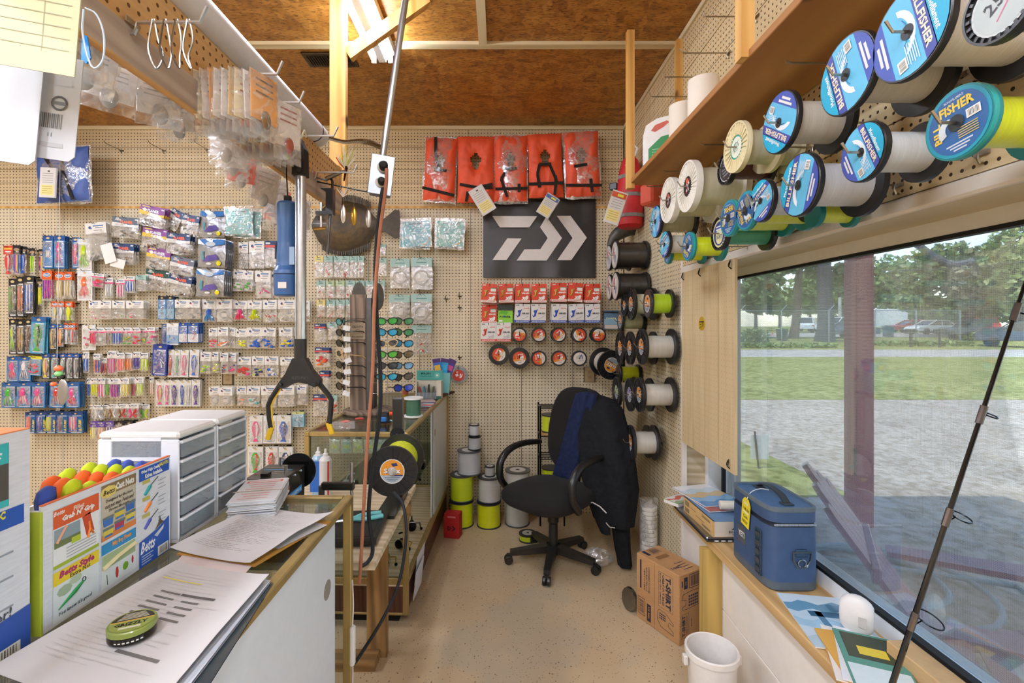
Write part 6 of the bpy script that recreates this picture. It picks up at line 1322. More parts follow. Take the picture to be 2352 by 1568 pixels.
sheet('paper_sheet', 'handwritten letter lying on the manila envelope', [(390, 1262), (600, 1166), (768, 1186), (575, 1298)], .982, '#cfcbc7', 30, .016, '#9a9290')
sheet('paper_sheet', 'white sheet sticking out beside the letter toward the counter edge', [(520, 1235), (575, 1165), (752, 1205), (640, 1260)], .9765, '#dedbd8', 12, .0)
st = thing('receipt_stack', 'thick stack of white receipts with red print beside the drawer unit', 'paper stack', (-.70, 1.395, .9725), R(14)); rnd = random.Random(3)
for k in range(22):
    a, b = rnd.uniform(-.004, .004), rnd.uniform(-.006, .006); MB().box(-.06 + a, .06 + a, -.095 + b, .095 + b, k*.0026, k*.0026 + .0018, ('#dcdad8', '#cfd0d4', '#e4e2de')[k % 3]).build('receipt', 'paper', st)
m = MB(); m.box(-.05, .05, .06, .078, .0566, .0568, '#d8604a'); m.box(-.044, .044, .064, .074, .0568, .0569, '#e8e0dc')
for k in range(7): m.box(-.04 + .01*(k % 2), .035, .04 - .02*k, .045 - .02*k, .0566, .0568, '#d89c90')
m.build('print', 'print', st); MB().tube([(-.066, -.02, .003), (.066, -.02, .003), (.066, -.02, .058), (-.066, -.02, .058)], .0012, '#b9a48c', 4, closed=True).build('rubber_band', 'rubber', st)
# round tin
p = P(315, 1452, .80); tn = thing('round_tin', 'green and gold round tobacco tin on the printed form', 'tin', (-.612, .795, .9945), R(25))
MB().lathe([(.001, 0), (.0335, 0), (.034, .003), (.034, .011)], 36, '#39342c').build('base', 'metal', tn, smooth=True)
MB().lathe([(.034, .011), (.0345, .0115), (.0345, .019), (.033, .021), (.031, .0205), (.001, .0205)], 36, '#7d8a3c').build('lid', 'paint', tn, smooth=True)
m = MB(Matrix.Translation((0, 0, .0209)) @ Matrix.Rotation(R(-90), 4, 'X') @ Matrix.Scale(-1, 4, (0, 1, 0))); disc2(m, .0305, '#8a9648', 0); sg(m, .0305, .15, 1, '#34342c', .0001); m.rect(0, .003, .06, .003, '#c9a040', .0002); m.text('GRIZZLY', 0, -.007, .009, '#20241c', .0003, w=.046, bold=.05)
for k in range(5): m.rect(0, .009 + .0038*k, .044 - .004*k, .0022, '#b8b49c', .0003)
m.rect(0, -.018, .03, .006, '#c9c6a8', .0003); m.build('lid_print', 'print', tn)
m = MB()
for k in range(7):
    a = R(-120 + 10*k); b = R(-112 + 10*k); m.add([(.0347*math.cos(x), .0347*math.sin(x), z) for x, z in ((a, .002), (b, .002), (b, .010), (a, .010))], [(0, 1, 2, 3)], ('#1c1a18', '#e0ddd4')[0]); m.add([(.0349*math.cos(x), .0349*math.sin(x), z) for x, z in ((a, .004), (b-.03, .004), (b-.03, .006), (a, .006))], [(0, 1, 2, 3)], '#dcd9d0')
m.build('side_print', 'print', tn)
# ---- white plastic drawer units
def drawers(y0, y1, n, lab):
    t = thing('drawer_unit', lab, 'drawer unit', (-.888, (y0+y1)/2, .9725)); L = (y1-y0)/2; H = .272; c = '#e4e6ea'; x0, x1 = -.10, .10
    MB().box(x0, x1, -L, L, H - .018, H, '#e9e7e2', .006).build('top', 'plastic', t); MB().box(x0, x1, -L, L, 0, .008, c).build('bottom', 'plastic', t)
    for s in (-1, 1):
        a, b = (-L, -L + .006) if s < 0 else (L - .006, L); m = MB()
        for xa, xb in ((x0, x0 + .035), (x1 - .045, x1)): m.box(xa, xb, a, b, .008, H - .018, c, .002)
        for k in range(n + 1): z = .008 + (H - .03)*k/n; m.box(x0 + .034, x1 - .044, a, b, z, z + .009, c)
        m.build('side_frame', 'plastic', t); MB().box(x0 + .035, x1 - .045, a + .001, b - .001, .01, H - .02, '#b8bcc0').build('side_window', 'frosted', t)
    MB().box(x0, x0 + .006, -L + .006, L - .006, .008, H - .018, c).build('back', 'plastic', t)
    for k in range(n):
        z0 = .010 + (H - .032)*k/n; z1 = .010 + (H - .032)*(k+1)/n
        d = MB().box(x1 - .004, x1 + .002, -L + .012, L - .012, z0 + .006, z1 - .006, '#d4dae0').build('drawer', 'frosted', t)
        MB().box(x1 - .006, x1 + .005, -L + .007, L - .007, z1 - .008, z1 - .001, '#eceef2', .002).build('drawer_lip', 'plastic', d)
        m = MB(); rn = random.Random(k*7 + n)
        for _ in range(90): a = V((rn.uniform(x0 + .03, x1 - .008), rn.uniform(-L + .016, L - .016), z0 + rn.uniform(.007, .6*(z1-z0)))); m.tube([a, a + V((rn.uniform(-.02, .02), rn.uniform(-.02, .02), rn.uniform(-.004, .006)))], .0012, rn.choice(['#3c4650', '#59646e', '#8c949a', '#2c343c']), 3)
        o = m.build('hooks_inside', 'steel', d); o['kind'] = 'stuff'
drawers(1.172, 1.328, 5, 'white plastic unit of five clear drawers beside the knife display box'); drawers(1.334, 1.49, 5, 'white plastic unit of five clear drawers farther from the knife display')
# ---- cardboard knife display
kb = thing('knife_display', 'printed white cardboard display box full of bright fillet knives on the counter', 'display box', (-.79, .824, .9725)); KW, KH = .32, .222
m = MB(); m.box(-.006, 0, 0, KW, 0, KH, '#e6e8ec'); m.box(-.19, -.006, 0, .006, 0, KH*.96, '#e6e8ec'); m.box(-.19, -.006, KW - .006, KW, 0, KH*.85, '#e6e8ec'); m.box(-.196, -.19, 0, KW, 0, KH*.7, '#e6e8ec'); m.box(-.19, -.006, .006, KW - .006, 0, .01, '#e6e8ec'); m.build('carton', 'card', kb)
MB().box(-.19, .0015, -.004, -.0005, 0, KH*.96, '#b4c43c').build('lime_edge', 'print', kb); MB().box(-.0062, .0006, 0, KW, KH, KH + .002, '#e0703c').build('top_edge', 'print', kb)
m = MB(Matrix.Translation((.0008, 0, 0)) @ Matrix.Rotation(R(90), 4, 'Z')); e = -.0004     # local x -> +Y, read from +X
def PR(x0, x1, z0, z1, c, k=0): m.rect((x0+x1)/2*KW, (z0+z1)/2*KH, (x1-x0)*KW, (z1-z0)*KH, c, e*(k))
PR(.06, .36, .46, .93, '#f4f4f2'); PR(.06, .36, .78, .93, '#e0602c', 1); m.text('Betts', .095*KW, .90*KH, .008, '#f6efe8', 2*e, bold=.03, shear=.3); m.text("Grab N' Grip", .22*KW, .835*KH, .013, '#f8f4ee', 2*e, w=.07, bold=.05, shear=.2); m.text('Fillet', .22*KW, .885*KH, .009, '#f4d8c4', 2*e, bold=.04)
PR(.065, .23, .62, .77, '#8fa4ac', 1); PR(.065, .23, .62, .67, '#6f7c4c', 2); m.tube([(.08*KW, 2*e, .66*KH), (.11*KW, 2*e, .72*KH), (.14*KW, 2*e, .77*KH)], .0025, '#c88c6c', 4); PR(.17, .23, .60, .65, '#b8cc34', 3)
m.rect(.285*KW, .70*KH, .018, .04, '#c84c2c', e, .25); m.tube([(.29*KW, 2*e, .72*KH), (.295*KW, 2*e, .66*KH), (.28*KW, 2*e, .58*KH)], .0022, '#e07c2c', 4); m.tube([(.295*KW, 2*e, .66*KH), (.32*KW, 2*e, .6*KH)], .0022, '#e07c2c', 4); PR(.06, .36, .455, .485, '#a8bc34', 1)
for k in range(4): PR(.14, .34, .58 - .025*k, .588 - .025*k, '#b0b4b8', 1)
PR(.06, .36, .02, .43, '#e9efee'); PR(.06, .36, .32, .43, '#f0d42c', 1); m.text('Betts Style', .21*KW, .385*KH, .016, '#b82c6c', 2*e, w=.075, bold=.05, shear=.25); m.text('Extra Net', .23*KW, .342*KH, .008, '#5a4a2c', 2*e)
m.ball((.13*KW, e, .25*KH), .012, '#a8bc9c', 8, 4, (1.3, .02, .8)); m.ball((.2*KW, e, .29*KH), .010, '#bcccb0', 8, 4, (1.4, .02, .8)); m.tube([(.09*KW, 2*e, .12*KH), (.19*KW, 2*e, .19*KH), (.25*KW, 2*e, .235*KH)], [.0008, .004, .002], '#2c8c4c', 5); m.tube(arc((.255*KW, 2*e, .245*KH), .004, 0, 6.28, 8), .001, '#30343c', 3); m.text('You know it\'s good', .2*KW, .075*KH, .009, '#4c5054', 2*e, w=.07, shear=.2)
PR(.38, .66, .47, .97, '#c9bfa8'); PR(.38, .66, .87, .97, '#8c744c', 1); m.text('Cast Nets', .565*KW, .92*KH, .015, '#f6f2ea', 2*e, w=.05, bold=.05); m.ball((.435*KW, e, .90*KH), .017, '#e8cf6c', 12, 4, (1.25, .02, .72)); m.text('Betts', .435*KW, .90*KH, .010, '#3c3420', 3*e, shear=.3)
for k, tx in enumerate(('Designed by the best', 'cast net man. Feels and', 'throws like a pro.')): m.text(tx, .52*KW, (.815 - .045*k)*KH, .0085, '#4c4434', 2*e, w=(.07, .075, .055)[k], shear=.15)
for k, (a, b, c1) in enumerate(((.43, .63, '#3c74c0'), (.52, .65, '#e0c83c'), (.61, .675, '#3c6cb4'), (.43, .53, '#e0cc48'), (.52, .55, '#b83c5c'), (.61, .58, '#e8d04c'))): m.prism([(a*KW - .011, e, b*KH - .008), (a*KW + .011, e, b*KH - .008), (a*KW + .013, e, b*KH + .009), (a*KW - .013, e, b*KH + .009)], (0, -.0003, 0), c1); m.rect(a*KW, b*KH + .008, .027, .005, '#6c7c7c', 3*e); m.rect(a*KW, b*KH - .006, .02, .004, '#3c74c0', 3*e)
PR(.38, .66, .47, .525, '#e0843c', 1); PR(.38, .66, .04, .44, '#eef2ee'); PR(.38, .66, .345, .44, '#2c90c8', 1); m.text('Billy Boy Floats', .54*KW, .40*KH, .011, '#f0a04c', 2*e, w=.05, bold=.05); PR(.385, .655, .21, .335, '#a8bc8c', 1); m.tube([(.39*KW, 2*e, .22*KH), (.5*KW, 2*e, .26*KH), (.65*KW, 2*e, .29*KH)], .005, '#d8cc9c', 4)
m.ball((.57*KW, e, .13*KH), .008, '#7cac2c', 8, 4, (1, .05, 1.1)); m.ball((.5*KW, e, .12*KH), .004, '#c83c34', 8, 4, (1, .05, 3)); m.ball((.63*KW, e, .15*KH), .003, '#c83c54', 8, 4, (1, .05, 3)); m.tube([(.425*KW, e, .06*KH), (.42*KW, e, .15*KH)], .001, '#4c5c2c', 3)
PR(.69, .985, .86, .985, '#2458b4'); m.text('Other High Quality', .80*KW, .945*KH, .010, '#f4f4f4', e, w=.06, bold=.05); m.text('HALOTEC', .93*KW, .955*KH, .009, '#e8d83c', e, w=.03, bold=.05); m.text('Knives Available.', .83*KW, .895*KH, .010, '#f4f4f4', e, w=.055, bold=.05)
for k, (zz, c1) in enumerate(((.77, '#1c9c9c'), (.60, '#e8842c'), (.43, '#4c54a8'))): m.tube([(.74*KW, e, (zz - .06)*KH), (.785*KW, e, zz*KH), (.80*KW, e, (zz + .015)*KH)], [.003, .004, .002], c1, 5); m.tube([(.80*KW, e, (zz + .015)*KH), (.87*KW, e, (zz + .07)*KH)], .0012, '#5c6468', 3); PR(.72, .79, zz + .05, zz + .085, '#c8bc5c', 1); [PR(.87, .95 - .02*(j % 2), zz + .02 - .04*j, zz + .028 - .04*j, '#a4aab4', 1) for j in range(3)]
m.poly([(.69*KW, e, 0), (.985*KW, e, 0), (.985*KW, e, .37*KH), (.86*KW, e, .30*KH), (.69*KW, e, .26*KH)], '#2458b4'); m.text('Betts', .77*KW, .19*KH, .026, '#f6f6f6', 2*e, w=.045, bold=.03, shear=.35); [PR(.71, .82 - .02*(j % 2), .10 - .025*j, .11 - .025*j, '#c8d4ec', 2) for j in range(4)]; barcode(m, .92*KW, .06*KH, .035, .022, 2*e); m.poly([(.84*KW, 2*e, .30*KH), (.88*KW, 2*e, .36*KH), (.885*KW, 2*e, .43*KH), (.90*KW, 2*e, .37*KH), (.93*KW, 2*e, .34*KH), (.89*KW, 2*e, .33*KH)], '#5c4c38'); m.poly([(.83*KW, 2*e, .25*KH), (.93*KW, 2*e, .31*KH), (.92*KW, 2*e, .27*KH), (.86*KW, 2*e, .22*KH)], '#d4d8dc')
m.build('print', 'print', kb)
def knife(px, py, X, c, cn, lab):
    Yk = X*F/(px - VX); q = P(px, py, Yk); t = thing('fillet_knife', lab, 'knife', (X, Yk, .985), R(20), 'fillet knives in the display box'); h = q.z - .985; col = {'o': '#f06a28', 'y': '#c8d824', 'b': '#3c54a8'}[c]
    mm = MB(); pr = [(0, .010), (h*.3, .012), (h - .05, .014), (h - .02, .018), (h - .006, .015), (h, .006)]; vs = []; n = 8
    for z, r_ in pr: vs += [(r_*.75*math.cos(2*math.pi*i/n), r_*1.45*math.sin(2*math.pi*i/n) + .010*(z/h)**3, z) for i in range(n)]
    mm.add(vs, [(k*n+i, k*n+(i+1) % n, (k+1)*n+(i+1) % n, (k+1)*n+i) for k in range(len(pr)-1) for i in range(n)] + [tuple(range((len(pr)-1)*n, len(pr)*n))], col); mm.build('handle', 'rubber', t, smooth=1.2)
    MB().lathe([(.0045, 0), (.0045, .001), (.0001, .001)], 10, '#2c2c20', (.0115, .008, h - .022), (1, 0, 0)).build('lanyard_hole', 'plastic', t)
KN = [(100, 1122, -.82, 'b'), (112, 1098, -.85, 'o'), (138, 1103, -.825, 'o'), (150, 1080, -.87, 'y'), (160, 1106, -.81, 'y'), (184, 1085, -.85, 'o'), (198, 1110, -.81, 'y'), (200, 1066, -.89, 'y'), (215, 1088, -.835, 'o'), (226, 1070, -.87, 'y'), (250, 1088, -.815, 'o'), (260, 1070, -.85, 'y'), (258, 1058, -.88, 'b'), (288, 1060, -.863, 'b'), (292, 1074, -.818, 'y'), (320, 1062, -.842, 'b'), (330, 1072, -.81, 'y'), (350, 1064, -.817, 'b')]
for k, (px, py, X, c) in enumerate(KN): knife(px, py, X, c, '', {'o': 'orange', 'y': 'lime', 'b': 'blue'}[c] + ' handled fillet knife standing in the printed display box')
kb2 = thing('display_box', 'taller printed white and blue display box next to the knife display', 'display box', (-.79, .45, .9725)); W2, H2 = .352, .362
m = MB(); m.box(-.19, 0, 0, W2, 0, H2, '#e4e6ec'); m.box(-.19, .0005, 0, W2, H2, H2 + .002, '#e8905c'); m.build('carton', 'card', kb2)
m = MB(Matrix.Translation((.0008, 0, 0)) @ Matrix.Rotation(R(90), 4, 'Z'))
def PQ(x0, x1, z0, z1, c, k=0): m.rect((x0+x1)/2*W2, (z0+z1)/2*H2, (x1-x0)*W2, (z1-z0)*H2, c, e*k)
PQ(.3, .90, .68, .96, '#54504c'); PQ(.3, .90, .87, .96, '#3cb8bc', 1); PQ(.3, .90, .68, .71, '#3cb8bc', 1); m.text('Grandad\'s', .7*W2, .915*H2, .02, '#f4f8f8', 2*e, w=.12, shear=.3); m.ball((.82*W2, e, .895*H2), .012, '#f0f4f4', 10, 4, (1, .05, 1)); PQ(.45, .72, .74, .83, '#dfe6e6', 1); PQ(.5, .62, .77, .8, '#3ca8ac', 2)
for k in range(3): PQ(.4, .84 - .05*k, .855 - .02*k, .865 - .02*k, '#d8d8d4', 2)
PQ(.1, .97, .58, .665, '#2458b4'); m.text('Quality', .55*W2, .635*H2, .014, '#f4f4f4', e, bold=.05); m.text('HALOTEC', .80*W2, .645*H2, .014, '#e8d83c', e, w=.06, bold=.05); m.text('Available.', .62*W2, .605*H2, .014, '#f4f4f4', e, bold=.05)
for k in range(9): PQ(.62, .80 + .06*(k % 3), .545 - .03*k - .02*(k//2), .553 - .03*k - .02*(k//2), '#9aa0ac', 1)
m.text('it better!', .80*W2, .205*H2, .016, '#4c5058', e, w=.08, shear=.1); m.poly([(0, e, 0), (W2, e, 0), (W2, e, .19*H2), (0, e, .12*H2)], '#2c54ac'); barcode(m, .88*W2, .03*H2, .05, .018, 2*e); m.build('print', 'print', kb2)
# ---- work table between the counters
wt = thing('work_table', 'plywood work table with lumber legs between the two glass counters', 'table', (-.70, 1.95, 0))
MB().box(-.285, .292, -.385, .39, .703, .725, '#c8b088').build('table_top', 'plywood', wt)
for x in (-.27, .10): MB().box(x, x + .09, .21, .25, 0, .703).build('leg', 'treated', wt)
MB().box(-.27, -.18, -.37, -.33, 0, .703).build('leg', 'treated', wt); MB().box(-.27, .16, .12, .209, 0, .04).build('stretcher', 'treated_x', wt); MB().box(-.285, .292, .25, .268, .62, .703).build('apron', 'treated_x', wt)
lw = thing('line_winder', 'black metal line winding machine with a large black disc on the work table', 'line winder', (-.775, 1.652, .726))
MB().box(-.066, .066, -.085, .086, 0, .274, '#211f1e', .002).build('housing', 'paint', lw)
m = MB(Matrix.Translation((.0668, 0, 0)) @ Matrix.Rotation(R(90), 4, 'Z')); m.rect(.0, .20, .12, .022, '#2f8fd8', 0); m.text('TRIANGLESPOOL', 0, .20, .013, '#dfeefa', -.0004, w=.11, bold=.03, shear=.2); m.poly([(-.05, -.0002, .218), (-.044, -.0002, .218), (-.036, -.0002, .238), (-.042, -.0002, .238)], '#d84848'); m.text('2.5', .025, .165, .026, '#c8ccd0', -.0004); m.build('side_print', 'print', lw)
m = MB(Matrix.Translation((0, 0, .2746)) @ Matrix.Rotation(R(-90), 4, 'X')); m.rect(0, .02, .10, .008, '#4c9ccc', 0); m.rect(-.02, .045, .07, .01, '#8c8478', 0)
for k in range(3): m.rect(-.02 + .02*k, -.04 + .02*k, .05, .003, '#c8bca8', 0)
m.rect(-.05, -.03, .02, .008, '#a83430', 0); m.build('top_print', 'print', lw)
for x, y in ((.045, -.02), (-.02, .075)): MB().tube([(x, y, .274), (x, y, .302)], .006, '#b8bcc0', 8).build('knob', 'metal', lw)
MB().box(-.025, .0, -.055, -.03, .274, .284, '#161616').build('switch', 'plastic', lw)
MB().lathe([(.002, 0), (.064, 0), (.064, .006), (.002, .006)], 40, '#121212', (.035, .105, .245), (0, 1, 0)).build('disc', 'gloss', lw, smooth=True); MB().tube([(.035, .08, .245), (.035, .11, .245)], .008, '#a4a8ac', 8).build('axle', 'metal', lw)
for y, z in ((-.06, .18), (.0, .262), (.05, .262)): MB().ball((.067, y, z), .005, '#c8ccd0', 6, 4).build('screw', 'metal', lw)
MB().box(.10, .225, .15, .17, .155, .185, '#141414', .004).build('guide_arm', 'paint', lw); MB().tube([(.215, .16, .0), (.215, .16, .26)], .006, '#b4b8bc', 8).build('guide_rod', 'metal', lw); MB().tube([(.10, .16, 0), (.10, .16, .17)], .012, '#26282a', 8).build('guide_post', 'paint', lw)
bs = P(901, 1082, 1.87)
sp_ = spool(bs, (-.03, 1, .0), .21, 58/F*1.87, BLK, '#dfe62a', lab_sufix, 0, label='large black line spool of bright yellow line with an orange label on the winder stand', lr=.49, ribs=20, br=.72, ft=.012, mat='monov')
MB().lathe([(.0, -.026), (.008, -.026), (.009, -.02), (.018, -.004), (.018, 0)], 14, '#b4aea6').build('spindle_cone', 'plastic', sp_, smooth=True).rotation_euler = (R(-90), 0, 0)
sd = thing('spool_stand', 'black steel spool stand with a small roller at the end of the work table', 'stand', (-.452, 2.17, .726))
MB().box(-.012, .012, -.012, .012, 0, .34, '#161616').build('upright', 'paint', sd); MB().box(-.03, .016, -.02, .02, .30, .45, '#2a2826', .003).build('head', 'paint', sd)
MB().lathe([(.003, 0), (.032, 0), (.032, .012), (.003, .012)], 20, '#191919', (-.005, -.035, .29), (0, 1, 0)).build('roller', 'rubber', sd); MB().tube([(-.005, -.037, .29), (-.005, -.01, .29)], .005, '#b8b4ac', 6).build('axle', 'metal', sd); MB().box(-.05, .03, -.25, .04, 0, .012, '#161616').build('foot', 'paint', sd); MB().tube([(-.008, -.21, .199), (.0, .0, .199)], .006, '#2a2a2a', 6).build('spindle', 'paint', sd)
sdr = thing('screwdriver', 'screwdriver with an orange handle lying across the counter by the black stand', 'screwdriver', (-.676, 2.79, CZ + .0165), 0, None, (0, 0, R(4)))
MB().lathe([(.003, 0), (.012, .002), (.013, .05), (.009, .062), (.003, .064)], 10, '#e85a2c', (0, 0, 0), (1, 0, 0)).build('handle', 'rubber', sdr, smooth=True); MB().tube([(.06, 0, 0), (.12, 0, 0)], .004, '#3a3a3c', 6).build('shaft', 'metal', sdr)
for x, y, c, c2, lab in ((-.79, 2.17, '#dcd9d6', '#c83434', 'white and red spray can on the work table'), (-.835, 2.2, '#9cc0dc', '#2c6cc8', 'blue spray can beside the white and red one')):
    t = thing('spray_can', lab, 'spray can', (x, y, .726)); MB().lathe([(.001, 0), (.026, 0), (.027, .004), (.027, .168), (.020, .182), (.012, .186)], 20, c, cols=['#c8c8c8', '#c8c8c8', c, c, '#d8d8d8']).build('can', 'paint', t, smooth=True); MB().lathe([(.012, .186), (.012, .196), (.006, .2), (.005, .218), (.0, .218)], 12, '#ecebe6').build('nozzle', 'plastic', t, smooth=True)
    MB().box(-.027, .018, -.0275, -.02, .02, .16, c2 if 'blue' in lab else c).build('label', 'print', t) if 'blue' in lab else MB().box(.016, .022, -.0225, -.014, .004, .166, c2).build('label', 'print', t)
ty = thing('black_tray', 'black plastic tray on the near end of the work table', 'tray', (-.56, 1.80, .726), R(3)); MB().box(-.12, .12, -.13, .14, 0, .03, '#1b1a19', .008).build('body', 'plastic', ty); MB().box(-.10, .10, -.11, .12, .0302, .031, '#262422').build('mat', 'rubber', ty)
pl_ = thing('pliers', 'pliers with pale teal handles lying on the black tray', 'pliers', (-.55, 1.83, .7575), R(25))
for s in (-1, 1): MB().tube(bez([(-.03, s*.002, .008), (0, s*.006, .008), (.03, s*.022, .008), (.10, s*.016, .008)], 5), .0085, '#7fcfd0', 6).build('handle', 'rubber', pl_, smooth=True); MB().tube([(-.03, s*.002, .008), (-.075, s*.003, .008)], [.007, .003], '#b8bcc0', 6).build('jaw', 'metal', pl_)
# items on the far counter
gs = Pz(953, 957, CZ + .001); spool((gs.x - .008, gs.y, CZ + .0035), (0, 0, 1), .112, .056, '#e9e8e2', '#3f7058', None, 0, label='green line spool with white flanges standing on the far counter', br=.76, ft=.009, mat='monov', hub=False)
ma = thing('wire_display', 'teal and cream counter display of wire leader coils', 'display box', (-.51, 3.52, CZ + .001), R(-3))
MB().box(-.095, .095, .0, .006, .0, .20, '#ded6c4').build('back_card', 'card', ma); MB().box(-.095, -.085, -.06, .0, 0, .12, '#e4dcc8').box(.06, .095, -.062, .0, 0, .13, '#e4dcc8').build('side', 'card', ma); MB().box(-.085, .06, -.062, -.055, 0, .045, '#d8dcdc').build('tray', 'frosted', ma)
m = MB(); m.box(-.096, .096, -.006, -.0005, .13, .20, '#4ba49a'); m.text('MALIN', -.03, .178, .014, '#20302c', -.0066, w=.07, bold=.03); m.text('STAINLESS WIRE', -.03, .157, .007, '#2c5c54', -.0066, w=.085); disc2(m, .022, '#6cb8ac', -.0064, 20, .055, .165); disc2(m, .008, '#eceae2', -.0068, 14, .055, .165); m.box(.06, .095, -.0635, -.0622, 0, .02, '#2c6c5c'); m.build('header', 'print', ma)
for k in range(6): MB(Matrix.Rotation(R(-25 + 9*k), 4, 'Y')).box(-.075 + k*.022, -.066 + k*.022, -.05, -.012, .004, .09 + .01*(k % 2), ('#3c5c3c', '#b44c4c', '#4c9cb4', '#2c2c2c', '#5c7048', '#7c4c5c')[k]).build('coil_pack', 'plastic', ma)
tb = thing('teal_bin', 'teal plastic bin holding blue and purple packets behind the wire display', 'bin', (-.43, 3.66, CZ + .001)); MB().prism([(-.05, -.04, 0), (.05, -.04, 0), (.06, -.04, .17), (-.06, -.04, .17)], (0, .08, 0), '#7cc0c0').build('body', 'plastic', tb)
for k, (a, c1) in enumerate(((-8, '#3c6cc0'), (8, '#2c9cd0'), (22, '#4c3c8c'))):
    g = MB(Matrix.Translation((-.03 + .03*k, -.03 + .012*k, .15)) @ Matrix.Rotation(R(a), 4, 'Y')); g.box(-.03, .03, 0, .003, -.02, .13, c1); g.rect(0, .115, .06, .03, '#4c2c6c', -.0004); g.rect(0, .06, .045, .04, ('#e8b83c', '#3cb0e0', '#c84c8c')[k], -.0004); tag(g.build('lure_packet', 'print', loc=tb.location), ('blue packet with a yellow patch', 'bright blue packet', 'purple and pink packet')[k] + ' standing in the teal bin', 'packet')
t = thing('oil_bottle', 'small amber bottle with a cream cap left of the wire display', 'bottle', (-.66, 3.36, CZ + .001)); MB().lathe([(.001, 0), (.020, 0), (.021, .006), (.021, .085), (.012, .098), (.011, .102)], 16, '#b48a28').build('body', 'gloss', t, smooth=True); MB().lathe([(.012, .102), (.012, .122), (.001, .124)], 12, '#e4d8b4').build('cap', 'plastic', t, smooth=True); MB().lathe([(.0214, .05), (.0216, .05), (.0216, .075), (.0214, .075)], 16, '#b4503c').build('label', 'print', t)
tag(MB().box(-.12, .12, -.015, .015, 0, .018, '#9c5a3a', .003).build('wood_block', 'walnut', loc=(-.40, 3.62, CZ + .003), rot=(0, 0, R(70))), 'reddish wood strip overhanging the counter end by the back wall', 'wood strip')
for k in range(5): tag(MB().box(-.07, .07, -.045, .045, 0, .006, ('#b8ccd8', '#c85c60', '#d8d4cc', '#5c6c9c', '#c8a8a4')[k], .001).build('lure_card', 'gloss', loc=(-.50, 3.18, CZ + .001 + .0065*k), rot=(0, 0, .15*k - .3)), 'flat lure card in the little pile in front of the wire display', 'lure card', 'pile of lure cards')
for k, (px, py, c, nm, lab) in enumerate(((792, 972, '#d8482c', 'snap_ring', 'orange-red coiled ring'), (825, 965, '#b83c34', 'sinker', 'small red tool'), (890, 970, '#8cc4bc', 'multi_tool', 'pale teal multi tool'))):
    p = Pz(px, py, CZ); tag(MB().tube(bez([(-.02, 0, .006), (0, .012, .008), (.025, .0, .006), (.0, -.012, .008), (-.018, -.002, .006)], 4), .006, c, 6).build(nm, 'plastic', loc=(p.x, p.y, CZ + .002)), lab + ' lying on the far counter', 'tool')
for x, y, z, nm in ((-.80, 2.0, .7265, 'on the work table'), (-.70, 2.62, CZ + .0025, 'on the far counter')):
    t = thing('tape_measure', 'dark tapered spool base with a blue face ' + nm, 'tool', (x + .07, y, z)); MB().lathe([(.001, 0), (.04, 0), (.042, .006), (.03, .012), (.026, .055), (.001, .06)], 16, '#23262a').build('body', 'plastic', t, smooth=True); MB().box(-.02, .02, -.045, -.028, .01, .035, '#2c78c4', .004).build('face', 'plastic', t)
tag(pouch_mesh(.13, 0, -.10, .012, 77).build('clear_bag', 'pouch', loc=(-.84, 2.55, CZ + .02), rot=(R(-78), 0, .3)), 'crumpled clear bag lying on the far counter', 'bag')
# round clear reel of leader with red label on the back wall
rl = thing('leader_reel', 'clear round leader reel with a red label on the back wall beside the counter', 'reel', P2(1053, 860, .04)); MB().lathe([(.03, 0), (.068, 0), (.07, .004), (.07, .02), (.03, .02)], 28, '#c9ccc8', (0, .0, 0), (0, 1, 0)).build('reel', 'frosted', rl, smooth=True)
m = MB(); disc2(m, .046, '#d8402c', -.001, 24, 0, -.006); m.rect(-.012, -.004, .022, .02, '#efe9e4', -.0014, .3); m.rect(.014, -.01, .008, .036, '#efe9e4', -.0014, -.1); m.rect(.026, -.008, .008, .03, '#efe9e4', -.0014, -.3); m.rect(-.01, .018, .012, .012, '#efe9e4', -.0014, .2); m.build('label', 'print', rl); hook((rl.location.x, YB - .001, rl.location.z + .05), (0, -1, 0), .06, 'wire hook holding the clear leader reel', None, '#5a4c38')
# ================================================================ office chair with jacket
CX, CY = .345, 3.03; fv, sv = V((-.70, -.714, 0)), V((.714, -.70, 0))
oc = thing('office_chair', 'black fabric office chair on casters with loop armrests', 'chair', (CX, CY, 0)); BK = '#232120'
MB().lathe([(.001, .06), (.045, .06), (.05, .075), (.05, .10), (.03, .115), (.028, .25), (.035, .26), (.035, .36), (.001, .36)], 20, '#201f1e').build('column', 'plastic', oc, smooth=True)
for k in range(5):
    a = R(184 + 72*k); d = V((math.cos(a), math.sin(a), 0)); n_ = V((-d.y, d.x, 0)); m = MB()
    A, B = d*.04, d*.275; m.add([A - n_*.03 + V((0, 0, .115)), A + n_*.03 + V((0, 0, .115)), A + n_*.03 + V((0, 0, .07)), A - n_*.03 + V((0, 0, .07)), B - n_*.02 + V((0, 0, .085)), B + n_*.02 + V((0, 0, .085)), B + n_*.02 + V((0, 0, .056)), B - n_*.02 + V((0, 0, .056))],
        [(0, 1, 5, 4), (1, 2, 6, 5), (2, 3, 7, 6), (3, 0, 4, 7), (4, 5, 6, 7), (0, 3, 2, 1)], BK); lg = m.build('base_leg', 'plastic', oc)
    w = d*.285; ca_ = MB()
    for s in (-1, 1): ca_.lathe([(.001, 0), (.024, 0), (.027, .004), (.027, .018), (.022, .022), (.001, .022)], 16, '#191918', w + n_*(.002 if s > 0 else -.024) + V((0, 0, .0275)), n_)
    ca_.box(w.x - .012, w.x + .012, w.y - .012, w.y + .012, .045, .062, '#191918'); ca_.build('caster', 'plastic', lg, smooth=True)
